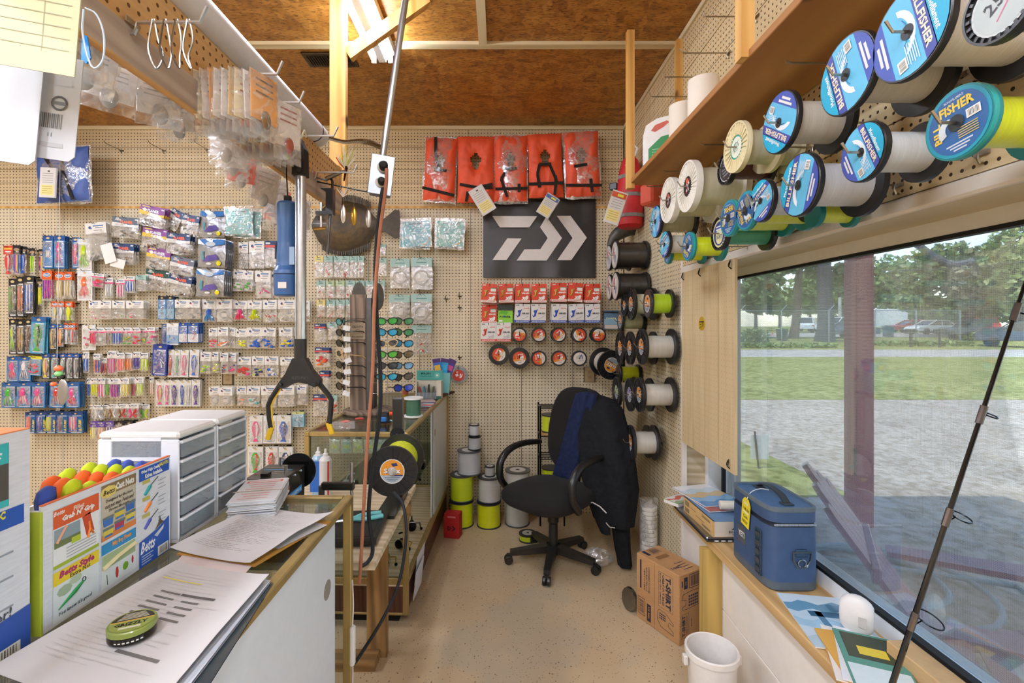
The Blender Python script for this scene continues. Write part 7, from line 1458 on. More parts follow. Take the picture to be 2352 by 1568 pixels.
def pad(c, ux, uy, uz, a, b, h, n=4.0, col=BK, name='seat', mat='fabric', crown=.02, taper=lambda v: 1.0):
    m = MB(); L = [(.0, -1), (.72, -1), (.93, -.8), (1, -.3), (1, .3), (.93, .75), (.75, .97), (.4, 1.0 + crown/h), (0, 1.0 + crown*1.4/h)]; N_ = 36; vs = []
    for r_, hz in L:
        for i in range(N_):
            t = 2*math.pi*i/N_; cx, cy = math.cos(t), math.sin(t); x = math.copysign(abs(cx)**(2/n), cx)*a*max(r_, .001); y = math.copysign(abs(cy)**(2/n), cy)*b*max(r_, .001)
            x *= taper(y/b); vs.append(V(c) + ux*x + uy*y + uz*(hz*h))
    m.add(vs, [(k*N_+i, k*N_+(i+1) % N_, (k+1)*N_+(i+1) % N_, (k+1)*N_+i) for k in range(len(L)-1) for i in range(N_)], col)
    return m.build(name, mat, oc, smooth=1.2)
Z = V((0, 0, 1))
pad(fv*.05 + Z*.445, sv, fv, (Z + fv*.05).normalized(), .255, .265, .05, 3.2)
pad(V((0, 0, .385)), sv, fv, Z, .12, .12, .018, 4, '#161615', 'seat_plate', 'plastic', .001)
bu = (Z*.98 - fv*.16).normalized(); bf = (fv*.98 + Z*.16).normalized()
pad(fv*-.265 + Z*.80, sv, bu, bf, .235, .285, .04, 3.0, BK, 'backrest', 'fabric', .012, lambda v: 1 - .10*max(v, 0) - .02*min(v, 0))
MB().tube([fv*-.1 + Z*.385, fv*-.24 + Z*.41, fv*-.30 + Z*.55], [.025, .025, .02], '#171716', 8).build('back_bracket', 'plastic', oc, smooth=True)
for s in (-1, 1):
    o = sv*(s*.285); pts = bez([o*.75 + fv*.06 + Z*.40, o*.98 + fv*.12 + Z*.43, o + fv*.19 + Z*.52, o + fv*.185 + Z*.62, o + fv*.10 + Z*.685, o + fv*-.04 + Z*.70, o*.95 + fv*-.20 + Z*.685], 6)
    MB().tube(pts, [.018 + .006*math.sin(math.pi*min(1, i/(len(pts)-1))) for i in range(len(pts))], '#1a1918', 10).build('armrest', 'plastic', oc, smooth=True)
def Yb(px, d): k = (px - VX)/F; B = V((CX, CY, 0)) + fv*-.265; return (.70*B.x + .714*B.y - d)/(.70*k + .714)
def loft(rings, col, name, mat, parent, nr=18, fold=.12, seed=1):
    """rings: (px, py, Y, half width m, half depth m, lean)"""
    m = MB(); vs = []; o = parent.location
    for j, (px, py, Yy, a, b, _) in enumerate(rings):
        c = P(px, py, Yy) - o
        for i in range(nr):
            t = 2*math.pi*i/nr; q = 1 + fold*math.sin(5*t + seed + j*.35) * (.3 + .7*j/len(rings))
            vs.append(c + sv*(a*math.cos(t)*q) + fv*(b*math.sin(t)*q))
    n = len(rings); m.add(vs, [(j*nr+i, (j+1)*nr+i, (j+1)*nr+(i+1) % nr, j*nr+(i+1) % nr) for j in range(n-1) for i in range(nr)] + [tuple(range(nr)), tuple(range(n*nr-1, (n-1)*nr-1, -1))], col)
    return m.build(name, mat, parent, smooth=1.3)
jk = thing('black_jacket', 'black fleece jacket with thin white piping draped over the chair back', 'jacket', P(1400, 1300, 3.0))
J = lambda px, py, d, a, b: (px, py, Yb(px, d), a, b, 0)
loft([J(1366, 906, .02, .05, .03), J(1372, 914, .02, .12, .07), J(1376, 935, .03, .16, .085), J(1380, 985, .03, .185, .095), J(1388, 1050, .05, .195, .10), J(1396, 1110, .06, .19, .10), J(1402, 1160, .06, .16, .09), J(1408, 1200, .06, .13, .075)], '#1a1b1e', 'body', 'drape', jk, 34, .13, 2)
loft([J(1402, 1000, .0, .05, .05), J(1418, 1060, .0, .075, .06), J(1424, 1130, .02, .075, .06), J(1424, 1200, .03, .06, .05), J(1430, 1260, .04, .05, .04), J(1434, 1285, .04, .045, .036), J(1436, 1300, .04, .043, .034)], '#191a1d', 'sleeve', 'drape', jk, 16, .14, 4)
loft([J(1352, 1040, .11, .04, .03), J(1362, 1100, .12, .07, .035), J(1372, 1150, .12, .07, .035), J(1385, 1200, .12, .045, .03), J(1392, 1225, .12, .03, .022)], '#1b1c1f', 'sleeve', 'drape', jk, 16, .14, 7)
m = MB(); o = jk.location
m.tube([P(x, y, Yb(x, .215)) - o for x, y in ((1346, 1153), (1362, 1154), (1378, 1163), (1393, 1178))], .0035, '#cfcac4', 5); m.tube([P(x, y, Yb(x, .16)) - o for x, y in ((1392, 1200), (1400, 1210), (1412, 1212))], .003, '#cfcac4', 5); m.build('piping', 'cloth', jk, smooth=True)
nc = thing('navy_cloth', 'folded navy blue cloth hung over the front of the chair back', 'cloth', P(1300, 1120, 3.05)); o = nc.location
def ncl(u, v, off=0):
    L = [(1322, 903, 1372, 905), (1312, 935, 1366, 940), (1298, 990, 1355, 1000), (1284, 1040, 1343, 1045), (1270, 1085, 1330, 1085), (1268, 1105, 1316, 1108), (1282, 1118, 1305, 1122)]
    t = v*(len(L)-1); i = min(int(t), len(L)-2); t -= i; a = [L[i][k]*(1-t) + L[i+1][k]*t for k in range(4)]; px = a[0] + (a[2]-a[0])*u; py = a[1] + (a[3]-a[1])*u + (1-v)*4*math.sin(u*3.1)*-1
    return P(px, py, Yb(px, .095 + .02*math.sin(math.pi*u) + .006*math.sin(u*16 + v*3) + off - (.05 if v < .02 else 0))) - o
m = MB(); m.grid(lambda u, v: ncl(u, v), 18, 26, '#1e2847'); m.grid(lambda u, v: ncl(u, v, -.018), 18, 26, '#1e2847'); m.build('fabric', 'drape', nc, smooth=1.3)
# ================================================================ spools stacked on the floor
def fspool(px, z0, Yq, r, h, bar, lab, fl='#3a3a3c', br=.93):
    x = (px - VX)/F*Yq; t = spool((x, Yq, z0), (0, 0, 1), h, r, fl, bar, None, 0, label=lab, grp='line spools stacked on the floor', br=br, ft=.008, mat='monov', cat='line spool')
    m = MB().lathe([(.001, 0), (r*.62, 0), (r*.62, .0008), (.001, .0008)], 24, '#dcd8d0', (0, 0, h)).lathe([(.001, .0009), (r*.16, .0009), (.001, .001)], 14, '#2a2826', (0, 0, h)); m.build('paper_disc', 'print', t)
LS = []
for a in ((1060, .001, 3.60, .092, .185, YEL, 'lime line spool at the bottom of the stack behind the red box', '#2c2c2e'), (1061, .190, 3.61, .090, .19, '#cfe622', 'lime line spool second from the bottom in the stack above the red box', '#4c4c4e'), (1078, .384, 3.62, .092, .175, '#c9ccce', 'wide clear line spool on top of the lime ones', '#55565a'),
          (1090, .563, 3.62, .048, .10, '#c9ccce', 'small clear line spool on the wide clear one', '#202022'), (1089, .667, 3.62, .041, .085, '#cfd0d0', 'smallest clear line spool topping the tall stack', '#202022'),
          (1123, .001, 3.59, .092, .18, '#dfe41c', 'lime line spool at the bottom of the shorter stack', '#2c2c2e'), (1124, .185, 3.60, .089, .18, '#d0d0cc', 'clear line spool on the lime one in the shorter stack', '#3c3c40'), (1125, .369, 3.60, .040, .075, '#bcbcbc', 'small grey line spool topping the shorter stack', '#202022'),
          (1188, .001, 3.62, .094, .19, '#c9c9c2', 'pale clear line spool on the floor nearest the chair', '#4a4a4c'), (1189, .195, 3.63, .097, .21, '#d4d2c8', 'wide clear line spool with a cream paper disc, nearest the chair', '#57534c'),
          (1212, .001, 3.34, .062, .05, '#cfe02a', 'low lime line spool on the floor under the chair seat', '#2c2c2e')):
    fspool(*a)
rb_ = thing('red_box', 'small red cardboard reel box with a black arrow logo on the floor', 'box', (-.327, 3.40, .001), R(-12)); MB().box(-.055, .055, -.04, .04, 0, .172, '#b81f22', .002).build('carton', 'card', rb_)
m = MB(); m.text('D', -.015, .07, .03, '#2a1414', -.0406, bold=.04); m.poly([(.0, -.0406, .052), (.012, -.0406, .052), (.03, -.0406, .07), (.012, -.0406, .088), (.0, -.0406, .088), (.018, -.0406, .07)], '#2a1414'); m.rect(0, .15, .06, .012, '#d8807c', -.0406); m.build('print', 'print', rb_)
wr_ = thing('wire_rack', 'black wire shelf rack behind the office chair', 'rack', (.40, 3.66, 0)); W_ = .09
for x in (-W_, W_):
    for y in (-.09, .09): MB().tube([(x, y, 0), (x, y, .90)], .006, '#191817', 6).build('upright', 'metal', wr_)
for z in (.25, .5, .67, .88):
    for y in (-.09, -.03, .03, .09): MB().tube([(-W_, y, z), (W_, y, z)], .004, '#1c1b1a', 5).build('wire', 'metal', wr_)
    for x in (-W_, W_): MB().tube([(x, -.09, z), (x, .09, z)], .004, '#1c1b1a', 5).build('wire', 'metal', wr_)
tag(MB().box(-.085, .085, -.08, .08, 0, .015, '#a4713c', .002).build('wood_plank', 'rail_wood', loc=(.40, 3.66, .675)), 'small wood plank lying on the black wire rack', 'plank')
spool((.40, 3.66, .6915), (0, 0, 1), .13, .075, '#2a2a2c', '#d6e22a', None, 0, label='lime line spool standing on the black wire rack', br=.92, ft=.008, mat='monov'); spool((.40, 3.66, .255), (0, 0, 1), .16, .075, '#2a2a2c', '#d6e22a', None, 0, label='lime line spool low in the wire rack behind the chair', br=.92, ft=.008, mat='monov')
fc = thing('foam_cup_sleeve', 'clear sleeve of stacked white foam cups leaning by the right wall', 'cups', (.925, 2.94, .002)); m = MB()
for k in range(15): m.lathe([(.045, 0), (.05, .008), (.05, .024), (.046, .026)], 16, '#d8d2c8', (0, 0, k*.026)); 
m.build('cups', 'paper', fc, smooth=True); pouch_mesh(.115, .44, .0, .056, 5).build('wrapper', 'pouch', fc, smooth=True)
rn = random.Random(4); m = MB(); m.ball((0, 0, .05), .085, '#dedad4', 14, 9, (1.1, .8, .62)); m.v = [(a*(1 + rn.uniform(-.16, .16)), b*(1 + rn.uniform(-.16, .16)), max(0, c*(1 + rn.uniform(-.15, .15)))) for a, b, c in m.v]; tag(m.build('plastic_bag', 'pouch', loc=(.62, 2.99, .001)), 'crumpled clear plastic bag on the floor under the jacket', 'bag')
t = tag(MB().lathe([(.001, 0), (.055, 0), (.058, .006), (.055, .02), (.001, .022)], 18, '#8c8a86', (0, 0, .06), (-.9, -.35, .15)).build('grey_disc', 'metal', loc=(.70, 2.52, .0)), 'grey metal disc leaning behind the cardboard box', 'disc')
# ================================================================ cardboard T-shirt bag box
A = (.845, 2.232); bx = thing('cardboard_box', 'brown cardboard carton of shirt bags printed in navy, on the floor', 'box', (A[0], A[1], .001), math.atan2(.494, .869)); bw_, bd_, bh_ = .163, .269, .33
MB().box(0, bw_, 0, bd_, 0, bh_, '#b4885a', .003).build('carton', 'card', bx); NVY = '#2c2c3c'
m = MB(Matrix.Translation((-.0006, bd_, 0)) @ Matrix.Rotation(R(-90), 4, 'Z')); y = 0
def frame(m, x0, x1, z0, z1, c, w=.0014):
    for a, b, cw, ch in (((x0+x1)/2, z0, x1-x0, w), ((x0+x1)/2, z1, x1-x0, w), (x0, (z0+z1)/2, w, z1-z0), (x1, (z0+z1)/2, w, z1-z0)): m.rect(a, b, cw, ch, c, 0)
m.rect(.03, .235, .010, .145, NVY, 0); m.text('CONVENIENT TO STORE', .085, .225, .011, NVY, 0, w=.13, rot=R(-90)); m.text('RESTAURANT TAKE-OUT', .069, .222, .010, NVY, 0, w=.12, rot=R(-90)); m.text('CARRY-OUT BAGS', .055, .215, .010, NVY, 0, w=.11, rot=R(-90))
frame(m, .012, .058, .03, .115, NVY, .003); bars(m, .035, .072, .03, .07, NVY, 0, 14, False); m.rect(.084, .06, .026, .085, NVY, 0); m.text('1/6 BBL', .084, .06, .01, '#c08a50', -.0004, w=.06, rot=R(-90))
m.rect(.121, .165, .0015, .33, '#7a5028', 0); frame(m, .146, .232, .13, .30, NVY); m.text('T-SHIRT', .205, .215, .032, NVY, 0, w=.155, rot=R(-90), bold=.05); m.text('CARRY-OUT BAGS', .175, .218, .013, NVY, 0, w=.15, rot=R(-90), bold=.03); m.text('BOLSAS TIPO CAMISETA', .157, .218, .009, NVY, 0, w=.15, rot=R(-90))
m.tube([(a, 0, b) for a, b in ((.14, .10), (.15, .115), (.19, .112), (.235, .085), (.235, .075), (.21, .08), (.205, .06), (.236, .045), (.236, .03), (.16, .035), (.14, .06), (.14, .10))], .0011, NVY, 3); [m.rect(.155 + .01*(k % 4), .075 + .011*(k//4), .008, .007, NVY, 0) for k in range(12)]; m.build('side_print', 'print', bx)
m = MB(Matrix.Translation((0, -.0006, 0))); m.rect(.045, .285, .026, .055, NVY, 0); m.text('1/6', .045, .285, .012, '#b4885a', -.0004, rot=R(90)); frame(m, .07, .15, .255, .318, NVY, .003); bars(m, .11, .287, .066, .05, NVY, 0, 16); m.rect(.02, .285, .008, .03, NVY, 0)
m.tube([(a, 0, b) for a, b in ((.02, .225), (.03, .235), (.08, .24), (.15, .238), (.15, .165), (.05, .16), (.02, .165), (.02, .175), (.045, .18), (.045, .205), (.02, .21), (.02, .225))], .0011, NVY, 3); [m.rect(.07 + .014*(k % 5), .175 + .014*(k//5), .011, .009, NVY, 0) for k in range(20)]
frame(m, .012, .065, .03, .14, NVY); m.text('T-SHIRT', .03, .085, .022, NVY, 0, w=.1, rot=R(90), bold=.05); m.text('CARRY-OUT BAGS', .052, .085, .008, NVY, 0, w=.09, rot=R(90)); m.text('BOLSAS', .085, .09, .008, NVY, 0, rot=R(90)); m.build('end_print', 'print', bx)
m = MB(Matrix.Translation((0, 0, bh_ + .0006)) @ Matrix.Rotation(R(-90), 4, 'X')); m.rect(.035, .235, .02, .05, NVY, 0); frame(m, .06, .12, .21, .258, NVY, .002); bars(m, .09, .234, .05, .036, NVY, 0, 14); m.rect(.08, .17, .08, .03, '#8a6038', 0); m.text('T-SHIRT', .05, .06, .016, NVY, 0, w=.07, bold=.04); [m.rect(.1, .03 + .02*k, .06, .004, NVY, 0) for k in range(4)]; m.build('top_print', 'print', bx)
# wall stud in front of the knee wall, buckets
struct(MB().box(.912, .998, 2.13, 2.168, 0, .503).build('trim_13', 'greenpine'))
bk = thing('white_bucket', 'white plastic bucket on the floor in front of the wall stud', 'bucket', (.80, 1.79, .001)); MB().lathe([(.001, 0), (.072, 0), (.074, .004), (.088, .27), (.096, .272), (.096, .292), (.092, .296), (.087, .294), (.084, .27), (.07, .008), (.001, .008)], 32, '#e6e0d8').build('body', 'plastic', bk, smooth=True)
for s in (-1, 1): MB().box(s*.1 - .008, s*.1 + .008, -.012, .012, .235, .27, '#e2dcd4', .003).build('ear', 'plastic', bk)
cl_ = thing('clear_tub', 'low translucent plastic tub in front of the white bucket', 'tub', (.82, 1.595, .001)); MB().lathe([(.001, 0), (.07, 0), (.082, .19), (.088, .192), (.088, .204), (.08, .204), (.068, .006), (.001, .006)], 28, '#d8d4cc').build('body', 'frosted', cl_, smooth=True)
# ================================================================ on the window sill
SZ_ = .545
cs = thing('soft_cooler', 'navy blue soft cooler with grey base, zipper and top handle on the window sill', 'cooler', (1.071, 1.868, SZ_)); N_ = 40
def rrect(a, b, r, z, n=N_):
    out = []
    for i in range(n):
        t = 2*math.pi*i/n; c, s = math.cos(t), math.sin(t); k = 5.5; x = math.copysign(abs(c)**(2/k), c)*a; yy = math.copysign(abs(s)**(2/k), s)*b; out.append(V((x, yy, z)))
    return out
def stack(mb, secs, col):
    for (s0, s1) in zip(secs, secs[1:]): mb.add(s0 + s1, [(i, (i+1) % N_, N_ + (i+1) % N_, N_ + i) for i in range(N_)], col)
a_, b_ = .096, .15
m = MB(); stack(m, [rrect(a_*.96, b_*.97, 0, 0), rrect(a_, b_, 0, .006), rrect(a_, b_, 0, .034)], '#59626a'); m.add(rrect(a_*.96, b_*.97, 0, 0), [tuple(range(N_-1, -1, -1))], '#59626a'); m.build('base', 'rubber', cs, smooth=True)
m = MB(); stack(m, [rrect(a_, b_, 0, .034), rrect(a_*1.0, b_, 0, .15), rrect(a_*.985, b_*.99, 0, .232)], '#3b547a'); stack(m, [rrect(a_*.985, b_*.99, 0, .248), rrect(a_*.985, b_*.99, 0, .285)], '#3b547a'); m.build('body', 'nylon', cs, smooth=True)
m = MB(); stack(m, [rrect(a_*.975, b_*.98, 0, .232), rrect(a_*.955, b_*.965, 0, .236), rrect(a_*.955, b_*.965, 0, .244), rrect(a_*.975, b_*.98, 0, .248)], '#1c2430'); m.build('zipper_tape', 'rubber', cs, smooth=True)
m = MB()
for k in range(34): m.box(-.075 + k*.0045, -.0725 + k*.0045, -b_*.99, -b_*.965, .2365, .2435, '#aab4c0')
m.build('zipper_teeth', 'plastic', cs)
m = MB(); stack(m, [rrect(a_*.985, b_*.99, 0, .285), rrect(a_*1.0, b_*1.0, 0, .288), rrect(a_*1.0, b_*1.0, 0, .30), rrect(a_*.93, b_*.95, 0, .302), rrect(a_*.91, b_*.93, 0, .296)], '#66727a'); m.build('rim', 'rubber', cs, smooth=True)
m = MB(); m.add(rrect(a_*.92, b_*.94, 0, .2962), [tuple(range(N_))], '#47678f'); m.build('lid', 'nylon', cs)
m = MB(); w = .013; pts = bez([(0, -.095, .299), (0, -.06, .318), (0, 0, .324), (0, .06, .318), (0, .095, .299)], 5)
for p, q in zip(pts, pts[1:]): m.prism([p - V((w, 0, 0)), q - V((w, 0, 0)), q + V((w, 0, 0)), p + V((w, 0, 0))], (0, 0, .005), '#34383c')
m.build('handle', 'rubber', cs, smooth=True)
for s in (-1, 1): MB().box(-.02, .02, s*.095 - .018, s*.095 + .018, .2965, .3015, '#3a4046', .002).build('handle_patch', 'rubber', cs)
m = MB(Matrix.Translation((-a_ - .0012, .045, .13)) @ Matrix.Rotation(R(-90), 4, 'Z')); m.prism([(-.032, 0, -.04), (.032, 0, -.04), (.032, 0, .03), (-.032, 0, .03)], (0, .0012, 0), '#57585a'); m.text('YETI', 0, -.004, .022, '#e4e2de', -.0003, w=.046, bold=.03); m.build('logo_patch', 'rubber', cs)
ml = MB().box(-a_ - .004, -a_ + .002, -.10, -.06, .03, .20, '#30404e', .002).build('webbing_panel', 'rubber', cs)
for k in range(5): MB().box(-a_ - .009, -a_ - .003, -.095, -.065, .04 + k*.032, .062 + k*.032, '#3c4248', .003).build('webbing_loop', 'cloth', ml)
dr = MB().box(-.012 - .02 + .03, .03 + .02 - .01, -b_ - .006, -b_, .128, .155, '#2c4664', .003).build('ring_tab', 'nylon', cs)
m = MB(); m.tube([(x + .019, -b_ - .006, z) for x, z in ((-.032, .145), (.032, .145), (.03, .115), (.016, .092), (-.016, .092), (-.03, .115))], .0042, '#7c8894', 7, closed=True); m.tube(arc((.019, -b_ - .006, .105), .014, 0, 6.28, 12), .003, '#7c8894', 6); m.build('d_ring', 'metal', dr, smooth=True)
tg = thing('price_tag', 'yellow handwritten price tag tied to the cooler handle with white string', 'tag', (1.071 - a_ - .006, 1.868 - .005, SZ_ + .285), R(-90), None, (0, R(8), R(-90)))
m = MB(); m.prism([(-.03, 0, -.115), (.03, 0, -.115), (.03, 0, -.02), (.014, 0, 0), (-.014, 0, 0), (-.03, 0, -.02)], (0, .001, 0), '#ecd62c'); m.build('card', 'paper', tg)
m = MB(); y = -.0004; m.text('SALE', 0, -.022, .010, '#f4f0d8', y, bold=.05); m.text('108.00', .002, -.045, .014, '#5a4c10', y); m.rect(0, -.058, .04, .007, '#f0ecd4', y); m.text('Cash', 0, -.075, .013, '#5a4c10', y); m.text('NEW', 0, -.097, .013, '#5a4c10', y); m.ball((0, y, -.008), .003, '#5a4a10', 8, 4, (1, .1, 1)); m.build('lettering', 'print', tg)
MB().tube(bez([(0, -.001, -.008), (-.01, .02, .02), (-.02, .06, .03), (-.01, .09, .03)], 5), .0015, '#ece8e0', 5).build('string', 'cloth', tg, smooth=True)
lp = thing('laptop', 'closed silver laptop under the phone book on the window sill', 'laptop', (1.045, 2.31, SZ_ - .0005)); MB().box(-.125, .125, -.20, .20, .001, .012, '#2a2a2c', .004).build('base', 'plastic', lp); MB().box(-.125, .125, -.20, .20, .0125, .022, '#b4b8be', .005).build('lid', 'metal', lp)
m = MB()
for k in range(3): m.box(-.09 + k*.03, -.072 + k*.03, -.2012, -.2, .004, .010, '#d0d4d8')
m.build('port', 'plastic', lp)
ph = thing('phone_book', 'thick phone book with tan cover lying on the laptop', 'book', (1.055, 2.27, SZ_ + .0225), R(2)); MB().box(-.105, .11, -.155, .15, .001, .068, '#d8cfc0').build('pages', 'paper', ph); MB().box(-.11, .11, -.156, .15, .068, .070, '#6c8cb0').box(-.1125, -.105, -.156, .15, 0, .070, '#d2ac70').box(-.11, .11, -.156, .15, -.0002, .001, '#d2ac70').build('cover', 'card', ph)
m = MB(Matrix.Translation((-.1131, 0, 0)) @ Matrix.Rotation(R(-90), 4, 'Z')); [m.rect(a, b, w, h, c, 0) for a, b, w, h, c in ((-.11, .05, .05, .025, '#8a7a5c'), (-.11, .018, .05, .02, '#8a7a5c'), (-.04, .045, .06, .003, '#8a6c3c'), (.03, .03, .09, .003, '#8a6c3c'), (.09, .055, .08, .012, '#9a8054'), (.09, .015, .08, .01, '#8a7a5c'))]; m.build('spine_print', 'print', ph)
m = MB(Matrix.Translation((0, -.1562, 0))); m.text('BIG ROCK', -.01, .022, .012, '#3c3a38', 0, w=.06, bold=.03); m.poly([(-.03, 0, .032), (-.01, 0, .046), (.0, 0, .038), (.012, 0, .048), (.03, 0, .032)], '#3c3a38'); m.text('PARK', -.01, .01, .008, '#5c5a56', 0); m.build('page_print', 'print', ph)
def magz(lab, x, y, z, w, l, rz, cols, th=.006, over=()):
    t = thing('magazine', lab, 'magazine', (x, y, z), R(rz)); MB().box(-w/2, w/2, -l/2, l/2, 0, th*.8, '#dcd8d2').build('pages', 'paper', t); m = MB(); m.box(-w/2, w/2, -l/2, l/2, th*.8, th, cols[0])
    for k, c in enumerate(cols[1:]):
        y1 = -l/2 + l*(k+1)/len(cols); n = 8; m.add([(-w/2 + w*i/n, y1 + .012*math.sin(i*1.7 + k), th + .0002*(k+1)) for i in range(n+1)] + [(-w/2 + w*i/n, l/2, th + .0002*(k+1)) for i in range(n+1)], [(i, i+1, n+2+i, n+1+i) for i in range(n)], c)
    for a, b, ww, ll, c in over: m.box(a - ww/2, a + ww/2, b - ll/2, b + ll/2, th + .0012, th + .0016, c)
    m.build('cover', 'gloss', t); return t
magz('magazine with a blue sea cover on top of the phone book', 1.06, 2.35, SZ_ + .096, .21, .27, 8, ['#b04c3c', '#4a8cc0', '#3c78b4', '#7fb4d8', '#d8c8a0', '#ece8e4'])
magz('white magazine with a beach band farther back on the phone book', 1.045, 2.40, SZ_ + .1035, .21, .27, 14, ['#4c8cc0', '#8cb8d8', '#d8b888', '#c8d8e0', '#eceae8'])
magz('magazine with a green leaf cover sliding off the laptop end', .985, 2.545, SZ_ + .0225, .2, .09, 32, ['#8ca878', '#e4e0da', '#d84838', '#e8e4e0'], .02)
tag(MB().lathe([(.012, 0), (.02, 0), (.02, .13), (.012, .13)], 14, '#e8e0cc', (0, 0, .0), (.95, -.2, .05)).build('paper_roll', 'paper', loc=(1.02, 2.2, SZ_ + .132)), 'small cream roll of paper on the magazines beside the cooler', 'paper roll')
magz('magazine with an icy blue boat cover on the sill in front of the cooler', 1.075, 1.545, SZ_, .215, .29, -10, ['#b8d0dc', '#cfe0ea', '#a8cce0', '#c4dce8', '#6c9cb8', '#d4e4ec'], .005, [(.0, .03, .10, .03, '#3c6480'), (-.02, .0, .02, .09, '#507890'), (.05, .07, .05, .04, '#5c88a4')])
wd = thing('white_sensor', 'white rounded plastic gadget standing on the sill by the window', 'gadget', (1.105, 1.472, SZ_ + .0065), R(-40)); m = MB(); m.ball((0, 0, .062), .062, '#e8e4e0', 20, 12, (.72, .42, 1)); m.v = [(math.copysign(min(abs(a)*1.2, .043), a), b, min(max(c, 0), .122)) for a, b, c in m.v]; m.build('body', 'plastic', wd, smooth=1.2); MB().box(.006, .026, -.028, -.0245, .04, .07, '#c8c4c0').build('label', 'print', wd)
for k, (x, y, rz, c, lab) in enumerate(((1.03, 1.36, -20, '#d9a04a', 'manila envelope at the bottom of the sill pile'), (1.035, 1.37, -26, '#e8e4de', 'white envelope in the sill pile'), (1.03, 1.35, -14, '#dca850', 'manila envelope halfway up the sill pile'), (1.05, 1.35, -30, '#e4e6e8', 'white paper in the sill pile under the green flyer'), (1.05, 1.33, -24, '#5c9484', 'green and yellow flyer on top of the sill pile'))):
    t = thing('envelope', lab, 'envelope', (x, y, SZ_ + .005*k), R(rz)); MB().box(-.075, .075, -.13, .13, 0, .0045, c).build('sheet', 'paper', t)
    if k == 4: MB().box(-.06, .06, .0, .12, .0045, .005, '#3c4434').box(-.03, .04, .02, .06, .005, .0054, '#e0c83c').box(-.07, .07, -.12, -.03, .0045, .005, '#d8e4e4').build('print', 'print', t)
cw = tag(MB().box(-.035, .035, -.30, .27, 0, .06, '#c9a878', .003).build('kraft_box', 'card', loc=(1.148, 1.10, SZ_), rot=(0, 0, 0)), 'long tan cardboard box along the glass at the near end of the sill', 'box')
# fishing rod leaning by the window
q0, q1 = P(1985, 1763, 1.03), P(2420, 455, 1.03); rd = thing('fishing_rod', 'black fishing rod with ring guides leaning against the window', 'fishing rod', q0); d = q1 - q0
MB().tube([V(), d*.45, d], [.0062, .005, .003], '#141313', 8).build('blank', 'gloss', rd, smooth=True)
for t_, r_, L in ((.257, .026, .055), (.44, .020, .045), (.62, .013, .03), (.80, .009, .02)):
    c = d*t_; g = MB(); u = V((.92, .30, -.1)); wv = d.normalized(); ctr = c + u*L
    g.tube([c + wv*-.02, c + wv*.02], .0068, '#7c7470', 8); g.tube([c + wv*-.012, ctr - u*r_*.9], .0014, '#2a2a2a', 5); g.tube([c + wv*.012, ctr - u*r_*.9], .0014, '#2a2a2a', 5)
    g.tube(arc(ctr, r_, 0, 6.28, 20, u, V((-.25, .85, .35)).normalized()), .0016, '#23282c', 6); g.build('guide', 'metal', rd, smooth=True)
# ================================================================ overhead rail and what hangs from it
RX, RE = -.695, 2.105                      # rail face, far end
rl2 = thing('overhead_rail', 'overhead pegboard rail with a weathered wood lower board, hung above the near counter', 'rail', (RX, 0, 2.0))
MB().box(-.014, 0, -.35, RE, 0, .072).build('lower_board', 'gray_wood', rl2); MB().box(-.014, -.006, -.35, RE, .0725, .20).build('pegboard', 'peg_rail', rl2); MB().box(-.014, .001, -.35, RE - .001, -.005, -.0005).build('edge_strip', 'rail_wood', rl2); MB().box(-.022, .0, RE - .04, RE, .0725, .20).build('end_block', 'rail_wood', rl2)
MB().box(-.024, .0, -.05, -.012, .2005, ZC - 2.0 - .001).build('hanger', 'pine', rl2)
pt = thing('white_tube', 'long white plastic tube lying along the top of the overhead rail', 'tube', (RX - .01, 0, 2.243)); MB().lathe([(.034, .3), (.041, .3), (.041, 1.86), (.034, 1.86), (.034, .3)], 24, '#e9e9ec', (0, 0, 0), (0, 1, 0)).build('pipe', 'plastic', pt, smooth=True); MB().lathe([(.0415, 1.80), (.0418, 1.80), (.0418, 1.806), (.0415, 1.806)], 24, '#2c3c50', (0, 0, 0), (0, 1, 0)).build('ring_mark', 'print', pt)
def rhook(px, py, L, lab, tip=.03):
    Y_ = -RX*F/(VX - px); z = P(px, py, Y_).z; hook((RX + .001, Y_, max(2.08, min(z, 2.18))), (1, 0, 0), L, lab, 'hooks on the overhead rail', '#d0ccc4', tip, .0034); return V((RX, Y_, max(2.08, min(z, 2.18))))
h1 = rhook(300, 75, .13, 'steel peg hook on the overhead rail holding wire snaps'); h2 = rhook(470, 170, .17, 'steel peg hook on the overhead rail holding lure bags'); h3 = rhook(652, 312, .16, 'steel peg hook on the overhead rail holding the grabber'); h4 = rhook(560, 235, .15, 'steel peg hook on the overhead rail with more lure bags')
h0 = rhook(120, 20, .12, 'steel peg hook nearest the big price cards'); h5 = rhook(720, 410, .15, 'black rod peg near the far end of the overhead rail')
# wire snaps
for k in range(4):
    b = h1 + V((.045 + .022*k, 0, 0)); t = MB().tube(bez([b + V((0, 0, .006)) - b, V((.004, .004, -.03)), V((.012 - .006*k, .006, -.06)), V((.0, .004, -.085)), V((-.012, 0, -.05)), V((-.002, -.003, .004))], 5), .0018, '#9c9890', 5)
    tag(t.build('wire_snap', 'metal', loc=b), 'loop of silver wire snaps on the overhead rail hook', 'wire snap', 'wire snaps')
